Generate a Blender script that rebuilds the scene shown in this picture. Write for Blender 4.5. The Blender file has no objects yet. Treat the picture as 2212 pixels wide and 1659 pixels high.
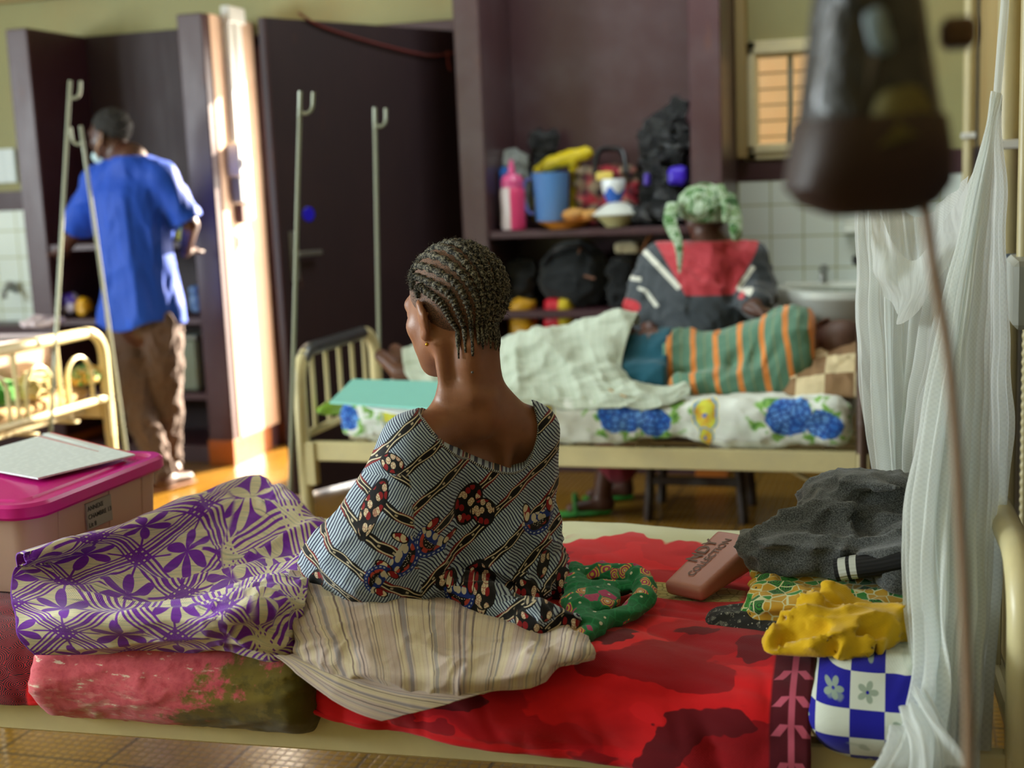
import bpy, math, random
import numpy as np
from math import sin, cos, pi, radians, sqrt, atan2
from mathutils import Vector
random.seed(7)
SC = bpy.context.scene
COL = SC.collection
# ------------------------------------------------------------------ camera geometry (used to read places off the photo)
CAMF, CAMP, CAMR, CAMY, CAMH = 2800.0, 8.9, 2.4, 17.0, 1.38
_p, _r, _y = map(radians, (CAMP, CAMR, CAMY))
_F = np.array([-sin(_y)*cos(_p), cos(_y)*cos(_p), -sin(_p)])
_R0 = np.array([cos(_y), sin(_y), 0.0]); _U0 = np.cross(_R0, _F)
_R = _R0*cos(_r) - _U0*sin(_r); _U = _U0*cos(_r) + _R0*sin(_r)
_C = np.array([0, 0, CAMH])
def W(px, py, **k):
    """world point seen at a photo pixel, on the plane x=, y= or z="""
    d = _F + _R*(px-1106)/CAMF - _U*(py-829.5)/CAMF
    a, v = next(iter(k.items())); a = 'xyz'.index(a)
    return _C + d*(v-_C[a])/d[a]
A = np.array
def nrm(v): v = A(v, float); return v/np.linalg.norm(v)
# ------------------------------------------------------------------ objects
def _tag(o, label=None, cat=None, group=None, kind=None):
    if label: o['label'] = label
    if cat: o['category'] = cat
    if group: o['group'] = group
    if kind: o['kind'] = kind
    return o
def empty(name, loc, label, cat, group=None):
    o = bpy.data.objects.new(name, None); COL.objects.link(o)
    o.empty_display_size = .05
    o.location = Vector([float(c) for c in loc]); o['_w'] = [float(c) for c in loc]
    return _tag(o, label, cat, group)
def mesh(name, V, F, mat, parent=None, uv=None, smooth=True, label=None, cat=None, group=None, kind=None, attr=None, origin=None):
    V = np.asarray(V, float)
    if parent is not None: org = A(list(parent['_w']))
    elif origin is not None: org = A(origin, float)
    else: org = A([V[:, 0].mean(), V[:, 1].mean(), V[:, 2].min()])
    me = bpy.data.meshes.new(name)
    L = V - org
    me.from_pydata(L.tolist(), [], [tuple(int(i) for i in f) for f in F])
    if uv is not None:
        uv = np.asarray(uv, float)
        l = me.uv_layers.new(name='UVMap')
        idx = np.empty(len(me.loops), dtype=np.int32); me.loops.foreach_get('vertex_index', idx)
        l.data.foreach_set('uv', uv[idx].ravel())
    if attr:
        for an, vals in attr.items():
            a = me.attributes.new(an, 'FLOAT', 'POINT'); a.data.foreach_set('value', np.asarray(vals, float))
    if smooth: me.polygons.foreach_set('use_smooth', [True]*len(me.polygons))
    if isinstance(mat, (list, tuple)):
        for m in mat: me.materials.append(m)
    elif mat: me.materials.append(mat)
    me.update()
    o = bpy.data.objects.new(name, me); COL.objects.link(o)
    if parent is not None: o.parent = parent
    else: o.location = Vector(org.tolist())
    o['_w'] = [float(c) for c in org]
    return _tag(o, label, cat, group, kind)
class MB:
    """collects geometry for one mesh"""
    def __init__(s): s.V = []; s.F = []; s.U = []; s.n = 0
    def add(s, V, F, U=None):
        V = np.asarray(V, float)
        s.V.append(V); s.F += [tuple(i+s.n for i in f) for f in F]; s.n += len(V)
        s.U.append(np.asarray(U, float) if U is not None else np.zeros((len(V), 2)))
        return s
    def box(s, lo, hi, bev=0.004, M=None):
        lo = A(lo, float); hi = A(hi, float); c = (lo+hi)/2; h = (hi-lo)/2
        b = min(bev, h.min()*.45)
        V = []; ix = {}
        for sx in (-1, 1):
            for sy in (-1, 1):
                for sz in (-1, 1):
                    for a in range(3):
                        q = A([sx, sy, sz])*h; q = q.copy()
                        for k in range(3):
                            if k != a: q[k] -= b*(sx, sy, sz)[k]
                        ix[(sx, sy, sz, a)] = len(V); V.append(q)
        F = []
        for a in range(3):
            for sg in (-1, 1):
                o = [k for k in range(3) if k != a]
                f = []
                for (u, v) in ((-1, -1), (1, -1), (1, 1), (-1, 1)):
                    t = [0, 0, 0]; t[a] = sg; t[o[0]] = u; t[o[1]] = v
                    f.append(ix[(*t, a)])
                F.append(f if (sg > 0) != (a == 1) else f[::-1])
        for a in range(3):      # edges along axis a
            o = [k for k in range(3) if k != a]
            for u in (-1, 1):
                for v in (-1, 1):
                    t0 = [0, 0, 0]; t0[a] = -1; t0[o[0]] = u; t0[o[1]] = v
                    t1 = list(t0); t1[a] = 1
                    F.append([ix[(*t0, o[0])], ix[(*t1, o[0])], ix[(*t1, o[1])], ix[(*t0, o[1])]])
        for sx in (-1, 1):
            for sy in (-1, 1):
                for sz in (-1, 1): F.append([ix[(sx, sy, sz, 0)], ix[(sx, sy, sz, 1)], ix[(sx, sy, sz, 2)]])
        V = A(V)
        # orient outwards
        FF = []
        for f in F:
            P = V[f]; n = np.cross(P[1]-P[0], P[2]-P[0])
            FF.append(f if n @ P.mean(0) > 0 else f[::-1])
        if M is not None: V = V @ A(M).T
        return s.add(V + c, FF)
    def tube(s, P, r, n=10, closed=False, caps=True, flat=None):
        P = np.asarray(P, float); m = len(P)
        r = np.full(m, r) if np.isscalar(r) else np.asarray(r, float)
        T = np.empty_like(P)
        T[1:-1] = P[2:]-P[:-2]; T[0] = P[1]-P[0]; T[-1] = P[-1]-P[-2]
        if closed: T[0] = P[1]-P[-1]; T[-1] = P[0]-P[-2]
        T /= np.linalg.norm(T, axis=1)[:, None]+1e-12
        up = A([0, 0, 1.0]) if abs(T[0][2]) < .9 else A([1.0, 0, 0])
        N = up - T[0]*(up@T[0]); N /= np.linalg.norm(N)
        V = []; U = []; L = 0
        for i in range(m):
            if i: N = N - T[i]*(N@T[i]); N /= np.linalg.norm(N); L += np.linalg.norm(P[i]-P[i-1])
            B = np.cross(T[i], N)
            for k in range(n):
                a = 2*pi*k/n
                c_, s_ = cos(a)*r[i], sin(a)*r[i]
                if flat: c_ *= flat
                V.append(P[i]+N*c_+B*s_); U.append((k/n, L))
        F = []
        for i in range(m if closed else m-1):
            j = (i+1) % m
            for k in range(n):
                l = (k+1) % n
                F.append((i*n+k, i*n+l, j*n+l, j*n+k))
        if caps and not closed:
            F.append(tuple(range(n))[::-1]); F.append(tuple((m-1)*n+k for k in range(n)))
        return s.add(V, F, U)
    def lathe(s, prof, c, n=28, axis=(0, 0, 1)):
        """prof: list of (radius, height)"""
        ax = nrm(axis); t = A([1.0, 0, 0]) if abs(ax[0]) < .9 else A([0, 1.0, 0])
        e1 = nrm(t-ax*(t@ax)); e2 = np.cross(ax, e1); c = A(c, float)
        V = []; U = []
        for i, (r, h) in enumerate(prof):
            for k in range(n):
                a = 2*pi*k/n
                V.append(c+ax*h+(e1*cos(a)+e2*sin(a))*max(r, 1e-4)); U.append((k/n, h))
        F = []
        for i in range(len(prof)-1):
            for k in range(n):
                l = (k+1) % n
                F.append((i*n+k, i*n+l, (i+1)*n+l, (i+1)*n+k))
        if prof[0][0] > 1e-3: F.append(tuple(range(n))[::-1])
        if prof[-1][0] > 1e-3: F.append(tuple((len(prof)-1)*n+k for k in range(n)))
        return s.add(V, F, U)
    def quad(s, a, b, c, d, nu=1, nv=1):
        a, b, c, d = map(lambda q: A(q, float), (a, b, c, d)); V = []; U = []
        for j in range(nv+1):
            for i in range(nu+1):
                u, v = i/nu, j/nv
                V.append(a*(1-u)*(1-v)+b*u*(1-v)+c*u*v+d*(1-u)*v); U.append((u, v))
        F = [(j*(nu+1)+i, j*(nu+1)+i+1, (j+1)*(nu+1)+i+1, (j+1)*(nu+1)+i) for j in range(nv) for i in range(nu)]
        return s.add(V, F, U)
    def build(s, name, mat, parent=None, smooth=True, auto=True, **k):
        V = np.concatenate(s.V); U = np.concatenate(s.U)
        o = mesh(name, V, s.F, mat, parent, uv=U, smooth=smooth, **k)
        if smooth and auto: sharp(o)
        return o
def sharp(o, ang=35):
    me = o.data; me.update()
    import bmesh
    bm = bmesh.new(); bm.from_mesh(me); t = radians(ang)
    for e in bm.edges:
        if len(e.link_faces) == 2 and e.calc_face_angle(0) > t: e.smooth = False
    bm.to_mesh(me); bm.free()
def solid(o, t, off=-1.0):
    m = o.modifiers.new('thick', 'SOLIDIFY'); m.thickness = t; m.offset = off; return o
def subd(o, n=1):
    m = o.modifiers.new('sub', 'SUBSURF'); m.levels = n; m.render_levels = n; return o
def spline(P, n=40, closed=False):
    """Catmull-Rom through points"""
    P = np.asarray(P, float); m = len(P)
    out = []
    T = np.linspace(0, m if closed else m-1, n, endpoint=not closed)
    for t in T:
        i = int(min(t, (m if closed else m-1)-1e-9)); f = t-i
        if closed: p = [P[(i+k) % m] for k in (-1, 0, 1, 2)]
        else: p = [P[max(i-1, 0)], P[i], P[min(i+1, m-1)], P[min(i+2, m-1)]]
        out.append(.5*((2*p[1])+(-p[0]+p[2])*f+(2*p[0]-5*p[1]+4*p[2]-p[3])*f*f+(-p[0]+3*p[1]-3*p[2]+p[3])*f**3))
    return A(out)
def copy_tree(o, parent=None, children=None):
    c = o.copy(); COL.objects.link(c)
    if parent is not None: c.parent = parent
    for ch in [x for x in COL.objects if x.parent == o and x != c]: copy_tree(ch, c)
    return c
# ------------------------------------------------------------------ numpy noise
def _hash(ix, iy, iz, seed):
    h = (ix*374761393 + iy*668265263 + iz*2147483647 + seed*1274126177) & 0xffffffff
    h = (h ^ (h >> 13))*1274126177 & 0xffffffff
    h = h ^ (h >> 16)
    return (h & 0xffffff)/float(0xffffff)
def vnoise(P, freq=1.0, seed=0):
    P = np.asarray(P, float)*freq
    I = np.floor(P).astype(np.int64); f = P-I; f = f*f*f*(f*(f*6-15)+10)
    r = 0
    for dx in (0, 1):
        wx = f[..., 0] if dx else 1-f[..., 0]
        for dy in (0, 1):
            wy = f[..., 1] if dy else 1-f[..., 1]
            for dz in (0, 1):
                wz = f[..., 2] if dz else 1-f[..., 2]
                r = r + wx*wy*wz*_hash(I[..., 0]+dx, I[..., 1]+dy, I[..., 2]+dz, seed)
    return r*2-1
def fbm(P, freq=1.0, oct=3, seed=0, gain=.5):
    r = 0; a = 1.0
    for o in range(oct): r = r+a*vnoise(P, freq*2**o, seed+o*17); a *= gain
    return r
def ridge(P, freq=1.0, seed=0, oct=2, pw=1.0):
    """creases: warped ridged noise, about -.5..+.5"""
    P = np.asarray(P, float); freq = freq*1.9
    w_ = np.stack([vnoise(P, freq*.55, seed+71), vnoise(P, freq*.55, seed+72), vnoise(P, freq*.55, seed+73)], -1)*(.42/freq)
    P = P+w_; r = 0; a = 1.0
    for o in range(max(oct, 2)): r = r+a*(1-np.abs(vnoise(P, freq*1.9**o, seed+o*31))*1.25)**2; a *= .42
    return (r-.62)*.8
def stretch(P, d, k):
    """squash coordinates along direction d by k (<1 makes features long along d)"""
    d = nrm(d); P = np.asarray(P, float)
    return P + (P@d)[..., None]*d*(k-1)
# ------------------------------------------------------------------ SDF + surface nets
def s_cap(a, b, r1, r2=None):
    a = A(a, float); b = A(b, float); r2 = r1 if r2 is None else r2; ab = b-a; L = ab@ab+1e-12
    def f(P):
        t = np.clip(((P-a)@ab)/L, 0, 1)
        return np.linalg.norm(P-a-t[..., None]*ab, axis=-1)-(r1+(r2-r1)*t)
    return f
def s_ell(c, r, R=None):
    c = A(c, float); r = A(r, float) if not np.isscalar(r) else A([r, r, r], float)
    def f(P):
        Q = P-c
        if R is not None: Q = Q@A(R)       # columns of R = local axes
        k0 = np.linalg.norm(Q/r, axis=-1); k1 = np.linalg.norm(Q/(r*r), axis=-1)+1e-9
        return k0*(k0-1)/k1
    return f
def s_box(c, h, rad=.01, R=None):
    c = A(c, float); h = A(h, float)-rad
    def f(P):
        Q = P-c
        if R is not None: Q = Q@A(R)
        q = np.abs(Q)-h
        return np.linalg.norm(np.maximum(q, 0), axis=-1)+np.minimum(q.max(-1), 0)-rad
    return f
def s_chain(P, r):
    fs = [s_cap(P[i], P[i+1], r[i], r[i+1]) for i in range(len(P)-1)]
    return lambda X: np.minimum.reduce([f(X) for f in fs])
def smin(a, b, k):
    h = np.clip(.5+.5*(b-a)/k, 0, 1); return b+(a-b)*h-k*h*(1-h)
def smax(a, b, k): return -smin(-a, -b, k)
def s_un(k, *fs):
    def f(P):
        d = fs[0](P)
        for g in fs[1:]: d = smin(d, g(P), k)
        return d
    return f
def snets(f, lo, hi, h, proj=2, largest=False):
    lo = A(lo, float); hi = A(hi, float)
    n = np.maximum(np.ceil((hi-lo)/h).astype(int)+1, 3)
    ax = [lo[i]+np.arange(n[i])*h for i in range(3)]
    D = np.empty(n, dtype=np.float32)
    st = max(1, int(400000/(n[1]*n[2])))
    for i in range(0, n[0], st):
        G = np.stack(np.meshgrid(ax[0][i:i+st], ax[1], ax[2], indexing='ij'), -1)
        D[i:i+st] = f(G.reshape(-1, 3)).reshape(G.shape[:3])
    D[0] = np.abs(D[0])+h; D[-1] = np.abs(D[-1])+h; D[:, 0] = np.abs(D[:, 0])+h; D[:, -1] = np.abs(D[:, -1])+h; D[:, :, 0] = np.abs(D[:, :, 0])+h; D[:, :, -1] = np.abs(D[:, :, -1])+h
    S = D < 0
    c = n-1
    acc = np.zeros((*c, 3)); cnt = np.zeros(c)
    corners = [(i, j, k) for i in (0, 1) for j in (0, 1) for k in (0, 1)]
    sl = lambda o: tuple(slice(o[a], o[a]+c[a]) for a in range(3))
    for a in range(3):
        for o in corners:
            if o[a]: continue
            o2 = list(o); o2[a] = 1; o2 = tuple(o2)
            d0 = D[sl(o)]; d1 = D[sl(o2)]; m = (d0 < 0) != (d1 < 0)
            t = np.where(m, d0/np.where(m, d0-d1, 1), 0)
            for q in range(3): acc[..., q] += np.where(m, o[q]+(t if q == a else 0), 0)
            cnt += m
    act = cnt > 0
    ids = -np.ones(c, dtype=np.int64); ids[act] = np.arange(act.sum())
    base = np.stack(np.nonzero(act), -1)
    V = lo+(base+acc[act]/cnt[act][:, None])*h
    F = []
    for a in range(3):
        b, d = (a+1) % 3, (a+2) % 3
        s0 = [slice(0, n[q]) for q in range(3)]; s1 = list(s0)
        s0[a] = slice(0, n[a]-1); s1[a] = slice(1, n[a])
        for q in (b, d): s0[q] = slice(1, n[q]-1); s1[q] = slice(1, n[q]-1)
        e = S[tuple(s0)] != S[tuple(s1)]; ins = S[tuple(s0)][e]
        I = np.stack(np.nonzero(e), -1); I[:, b] += 1; I[:, d] += 1
        def cid(db, dd):
            J = I.copy(); J[:, b] -= db; J[:, d] -= dd; return ids[J[:, 0], J[:, 1], J[:, 2]]
        q = np.stack([cid(1, 1), cid(0, 1), cid(0, 0), cid(1, 0)], -1)
        q[~ins] = q[~ins][:, ::-1]
        F.append(q)
    F = np.concatenate(F)
    for _ in range(proj):
        e = h*.35; d = f(V)
        g = np.stack([f(V+A([e, 0, 0]))-d, f(V+A([0, e, 0]))-d, f(V+A([0, 0, e]))-d], -1)/e
        L = (g*g).sum(-1)[:, None]+1e-6
        V = V-np.clip(g*d[:, None]/L, -h*.6, h*.6)
    if largest:
        par = np.arange(len(V))
        lab = par.copy()
        for _ in range(400):
            m = lab[F].min(1); new = lab.copy(); np.minimum.at(new, F.ravel(), np.repeat(m, 4)); new = new[new]
            if (new == lab).all(): break
            lab = new
        u, ct = np.unique(lab, return_counts=True); k = lab == u[ct.argmax()]
        mp = -np.ones(len(V), dtype=np.int64); mp[k] = np.arange(k.sum()); V = V[k]; F = mp[F[k[F[:, 0]]]]
    return V, F
def sdf_obj(name, f, lo, hi, h, mat, parent=None, uvf=None, attrf=None, proj=2, largest=False, **k):
    V, F = snets(f, lo, hi, h, proj, largest)
    return mesh(name, V, F, mat, parent, uv=uvf(V) if uvf else None, attr=attrf(V) if attrf else None, **k)
# ------------------------------------------------------------------ thin-plate sheets
def tps(uv, X):
    uv = A(uv, float); X = A(X, float); n = len(uv)
    def K(a, b):
        r2 = ((a[:, None]-b[None])**2).sum(-1); return np.where(r2 > 0, r2*np.log(r2+1e-12), 0)
    M = np.zeros((n+3, n+3)); M[:n, :n] = K(uv, uv)+np.eye(n)*1e-6
    M[:n, n] = 1; M[:n, n+1:] = uv; M[n, :n] = 1; M[n+1:, :n] = uv.T
    w = np.linalg.solve(M, np.vstack([X, np.zeros((3, X.shape[1]))]))
    return lambda q: K(A(q, float), uv)@w[:n]+w[n]+A(q, float)@w[n+1:]
def sheet(ctrl, nu, nv, disp=None, uvscale=(1, 1)):
    """ctrl: [(u,v,(x,y,z))]; disp(U,P)->offset along normal"""
    f = tps([(c[0], c[1]) for c in ctrl], [c[2] for c in ctrl])
    u = np.linspace(0, 1, nu+1); v = np.linspace(0, 1, nv+1)
    G = np.stack(np.meshgrid(u, v, indexing='xy'), -1).reshape(-1, 2)
    P = f(G)
    if disp is not None:
        Q = P.reshape(nv+1, nu+1, 3)
        N = np.cross(np.gradient(Q, axis=1), np.gradient(Q, axis=0)).reshape(-1, 3)
        N /= np.linalg.norm(N, axis=1)[:, None]+1e-12
        P = P+N*disp(G, P)[:, None]
    F = [(j*(nu+1)+i, j*(nu+1)+i+1, (j+1)*(nu+1)+i+1, (j+1)*(nu+1)+i) for j in range(nv) for i in range(nu)]
    return P, F, G*A(uvscale)
# ------------------------------------------------------------------ node-expression materials
def lin(h):
    h = h.lstrip('#'); c = [int(h[i:i+2], 16)/255 for i in (0, 2, 4)]
    return tuple(x/12.92 if x <= .04045 else ((x+.055)/1.055)**2.4 for x in c)+(1.0,)
class S:
    def __init__(s, m, sock): s.m = m; s.s = sock
    def _b(s, op, o, rev=False):
        return s.m.math(op, o, s) if rev else s.m.math(op, s, o)
    def __add__(s, o): return s._b('ADD', o)
    __radd__ = __add__
    def __sub__(s, o): return s._b('SUBTRACT', o)
    def __rsub__(s, o): return s._b('SUBTRACT', o, True)
    def __mul__(s, o): return s._b('MULTIPLY', o)
    __rmul__ = __mul__
    def __truediv__(s, o): return s._b('DIVIDE', o)
    def __neg__(s): return s*-1.0
    def __lt__(s, o): return s._b('LESS_THAN', o)
    def __gt__(s, o): return s._b('GREATER_THAN', o)
    def abs(s): return s.m.math('ABSOLUTE', s)
    def sin(s): return s.m.math('SINE', s)
    def cos(s): return s.m.math('COSINE', s)
    def fr(s): return s.m.math('FRACT', s)
    def fl(s): return s.m.math('FLOOR', s)
    def sq(s): return s*s
    def sqrt(s): return s.m.math('SQRT', s)
    def pow(s, e): return s.m.math('POWER', s, e)
    def mn(s, o): return s._b('MINIMUM', o)
    def mx(s, o): return s._b('MAXIMUM', o)
    def pp(s, k): return s.m.math('PINGPONG', s, k)
    def step(s, a, b): return s.m.mr(s, a, b)      # smooth 0..1 from a to b
    def inv(s): return 1.0-s
class Mat:
    def __init__(s, name):
        s.mat = bpy.data.materials.new(name); s.mat.use_nodes = True; s.nt = s.mat.node_tree; s.nt.nodes.clear()
        s._tc = None; s._uv = None
    def node(s, t, **p):
        n = s.nt.nodes.new(t)
        for k, v in p.items(): setattr(n, k, v)
        return n
    def put(s, sock, v):
        if isinstance(v, S): s.nt.links.new(v.s, sock)
        elif v is None: pass
        elif isinstance(v, str): sock.default_value = lin(v)
        else:
            try: sock.default_value = v
            except Exception: sock.default_value = tuple(v)+(1.0,) if len(v) == 3 else tuple(v)[:3]
    def math(s, op, a, b=None, c=None):
        n = s.node('ShaderNodeMath', operation=op); s.put(n.inputs[0], a)
        if b is not None: s.put(n.inputs[1], b)
        if c is not None: s.put(n.inputs[2], c)
        return S(s, n.outputs[0])
    def mr(s, x, a, b, lo=0.0, hi=1.0, it='SMOOTHSTEP'):
        n = s.node('ShaderNodeMapRange', interpolation_type=it)
        s.put(n.inputs[0], x); s.put(n.inputs[1], a); s.put(n.inputs[2], b); s.put(n.inputs[3], lo); s.put(n.inputs[4], hi)
        return S(s, n.outputs[0])
    def mix(s, f, a, b, blend='MIX'):
        n = s.node('ShaderNodeMix', data_type='RGBA', blend_type=blend)
        s.put(n.inputs[0], f); s.put(n.inputs[6], a); s.put(n.inputs[7], b)
        return S(s, n.outputs[2])
    def vec(s, x, y, z=0.0):
        n = s.node('ShaderNodeCombineXYZ'); s.put(n.inputs[0], x); s.put(n.inputs[1], y); s.put(n.inputs[2], z); r = S(s, n.outputs[0]); r.flat = 1; return r
    def sep(s, v):
        n = s.node('ShaderNodeSeparateXYZ'); s.put(n.inputs[0], v); return [S(s, o) for o in n.outputs]
    def obj(s):
        if not s._tc: s._tc = s.node('ShaderNodeTexCoord')
        return S(s, s._tc.outputs['Object'])
    def uvv(s):
        if not s._tc: s._tc = s.node('ShaderNodeTexCoord')
        return S(s, s._tc.outputs['UV'])
    def uv(s): return s.sep(s.uvv())[:2]
    def attr(s, n_):
        n = s.node('ShaderNodeAttribute', attribute_name=n_); return S(s, n.outputs['Fac'])
    def scalev(s, v, k):
        n = s.node('ShaderNodeVectorMath', operation='MULTIPLY'); s.put(n.inputs[0], v); n.inputs[1].default_value = tuple(k); return S(s, n.outputs[0])
    def addv(s, v, w):
        n = s.node('ShaderNodeVectorMath', operation='ADD'); s.put(n.inputs[0], v); s.put(n.inputs[1], w); return S(s, n.outputs[0])
    def noise(s, v=None, scale=5, det=2, rough=.5, dist=0.0, col=False):
        n = s.node('ShaderNodeTexNoise'); s.put(n.inputs['Vector'], v if v is not None else s.obj())
        n.inputs['Scale'].default_value = scale; n.inputs['Detail'].default_value = det; n.inputs['Roughness'].default_value = rough; n.inputs['Distortion'].default_value = dist
        return S(s, n.outputs['Color' if col else 'Fac'])
    def voro(s, v=None, scale=5, feat='F1', out='Distance', rnd=1.0):
        n = s.node('ShaderNodeTexVoronoi', feature=feat, voronoi_dimensions='2D' if getattr(v, 'flat', 0) else '3D'); s.put(n.inputs['Vector'], v if v is not None else s.obj())
        n.inputs['Scale'].default_value = scale; n.inputs['Randomness'].default_value = rnd
        return S(s, n.outputs[out])
    def ramp(s, f, stops, interp='LINEAR'):
        n = s.node('ShaderNodeValToRGB'); s.put(n.inputs[0], f); r = n.color_ramp; r.interpolation = interp
        while len(r.elements) < len(stops): r.elements.new(.5)
        for e, (p, c) in zip(r.elements, stops): e.position = p; e.color = lin(c) if isinstance(c, str) else c
        return S(s, n.outputs[0])
    def rot(s, x, y, a): c_, s_ = cos(a), sin(a); return x*c_+y*s_, y*c_-x*s_
    def out(s, base, rough=.7, metal=0.0, bump=None, bstr=.3, bdist=.01, alpha=None, spec=.5, sheen=0.0, trans=0.0, sss=0.0, emis=None, estr=0.0, coat=0.0, ior=None, transl=None):
        b = s.node('ShaderNodeBsdfPrincipled'); s.put(b.inputs['Base Color'], base); s.put(b.inputs['Roughness'], rough); s.put(b.inputs['Metallic'], metal)
        s.put(b.inputs['Specular IOR Level'], spec)
        if sheen: b.inputs['Sheen Weight'].default_value = sheen; b.inputs['Sheen Roughness'].default_value = .5
        if trans: b.inputs['Transmission Weight'].default_value = trans
        if coat: b.inputs['Coat Weight'].default_value = coat; b.inputs['Coat Roughness'].default_value = .15
        if ior: b.inputs['IOR'].default_value = ior
        if sss: b.inputs['Subsurface Weight'].default_value = sss; b.inputs['Subsurface Radius'].default_value = (1, .35, .2); b.inputs['Subsurface Scale'].default_value = .01
        if alpha is not None: s.put(b.inputs['Alpha'], alpha)
        if emis is not None: s.put(b.inputs['Emission Color'], emis); s.put(b.inputs['Emission Strength'], estr)
        if bump is not None:
            n = s.node('ShaderNodeBump'); n.inputs['Strength'].default_value = bstr; n.inputs['Distance'].default_value = bdist
            s.put(n.inputs['Height'], bump); s.nt.links.new(n.outputs[0], b.inputs['Normal'])
        sh = b.outputs[0]
        if transl is not None:
            t = s.node('ShaderNodeBsdfTranslucent'); s.put(t.inputs[0], base)
            mx = s.node('ShaderNodeMixShader'); mx.inputs[0].default_value = transl
            s.nt.links.new(sh, mx.inputs[1]); s.nt.links.new(t.outputs[0], mx.inputs[2]); sh = mx.outputs[0]
        o = s.node('ShaderNodeOutputMaterial'); s.nt.links.new(sh, o.inputs[0])
        return s.mat
def plain(name, c, rough=.6, metal=0.0, var=.12, scale=8, bump=0.0, **k):
    """a colour with a little uneven wear"""
    m = Mat(name); n = m.noise(None, scale, 4, .6)
    base = m.mix(n*var*2, c, '000000')
    base = m.mix((n-.5)*var, base, 'ffffff')
    return m.out(base, m.math('ADD', n*.15, rough-.07), metal, bump=m.noise(None, scale*12, 3) if bump else None, bstr=bump or .1, bdist=.002, **k)
def fabric(name, c, weave=900, rough=.85, var=.15, sheen=.2, bstr=.25, **k):
    m = Mat(name); n = m.noise(None, 6, 3, .6)
    x, y, z = m.sep(m.obj())
    w = ((x*weave).sin()*(y*weave+z*weave).sin())
    base = m.mix(n*var*1.5, c, '000000')
    return m.out(base, rough, bump=w*.3+m.noise(None, 90, 3)*1.2, bstr=bstr, bdist=.0015, sheen=sheen, spec=.25, **k)
# ------------------------------------------------------------------ room
M = {}
def m_wall(name, c, stain='a8742f', amt=.25):
    m = Mat(name); n = m.noise(None, 1.3, 4, .6); f = m.noise(None, 60, 3)
    base = m.mix(m.mr(n, .45, .8)*amt, c, stain)
    base = m.mix(m.noise(None, 7, 4)*.18, base, '4a4428')
    return m.out(base, .6, bump=f, bstr=.15, bdist=.003, spec=.3)
M['cream'] = m_wall('cream_wall_paint', '9a976a')
M['ochre'] = m_wall('ochre_wall_paint', 'a08a5c', 'b07a35', .5)
M['ceil'] = m_wall('ceiling_paint', 'cfcab0')
M['dado'] = plain('dark_dado_paint', '4b4236', .45, var=.25)
def m_gloss(name, c, rough=.32, hi='6d5a60'):
    m = Mat(name); n = m.noise(None, 1.8, 4, .65); s_ = m.noise(m.scalev(m.obj(), (6, 6, 1)), 4, 4, .6)
    base = m.mix(m.mr(n, .4, .75)*.35, c, hi); base = m.mix(m.mr(s_, .62, .8)*.25, base, '7a4a2a')
    return m.out(base, m.math('ADD', s_*.2, rough-.08), bump=m.noise(None, 35, 3), bstr=.12, bdist=.003, spec=.5)
M['maroon'] = m_gloss('maroon_gloss_paint', '3c1d23', .42, '56444a')
M['maroon_dark'] = m_gloss('dark_maroon_paint', '27141a', .62, '3a2226')
M['maroon_grey'] = m_gloss('greyed_maroon_paint', '4b3236', .3, '6c6468')
def m_floor():
    m = Mat('ochre_mosaic_floor'); x, y, z = m.sep(m.obj())
    def grid(k, w):
        a = (x*k).fr(); b = (y*k).fr(); return a.mn(1.0-a).mn(b.mn(1.0-b)).step(w, w*1.8)
    small = grid(38.0, .07); big = grid(38.0/12, .012)
    cell = m.node('ShaderNodeTexWhiteNoise', noise_dimensions='2D'); m.put(cell.inputs['Vector'], m.vec((x*38.0).fl(), (y*38.0).fl()))
    base = m.mix(S(m, cell.outputs['Value'])*.25, '8e6822', '6e4c18')
    base = m.mix(m.mr(m.noise(None, 1.5, 3), .35, .75)*.4, base, 'a87c38')
    base = m.mix(small.inv()*.55, base, '4c3012'); base = m.mix(big.inv()*.7, base, '33220e')
    return m.out(base, m.mix(small, '909090', '707070'), bump=small, bstr=.3, bdist=.002, spec=.5)
M['floor'] = m_floor()
def m_tiles():
    m = Mat('white_wall_tiles'); x, y, z = m.sep(m.obj())
    k = 1/.152
    a = ((x+z*0.0)*k+y*k).fr(); b = (z*k).fr(); g = a.mn(1.0-a).mn(b.mn(1.0-b)).step(.012, .03)
    base = m.mix(m.noise(None, 3, 3)*.3, 'e4ece6', 'c8d4c4'); base = m.mix(g.inv(), base, 'a8ac7c')
    return m.out(base, .16, bump=g, bstr=.3, bdist=.002)
M['tile'] = m_tiles()
M['peach'] = m_wall('peach_plaster', 'd9b79c', 'a8683a', .45)
M['white'] = plain('white_plastic', 'dcdcd6', .4); M['cream_paint'] = plain('cream_metal_paint', 'e2d6ac', .35, var=.15, scale=14)
M['orange_tile'] = plain('orange_skirting_tile', 'a85e22', .35)
XR, XL, YF, YB, ZC = .30, -6.6, -1.6, 6.35, 3.1
# floor and ceiling
b = MB().box((XL-.2, YF-.2, -.12), (XR+.2, YB, 0), .001); b.build('floor', M['floor'], kind='structure', smooth=False)
b = MB().box((XL-.2, YF-.2, ZC), (XR+.2, YB+.2, ZC+.12), .001); b.build('ceiling', M['ceil'], kind='structure', smooth=False)
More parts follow.
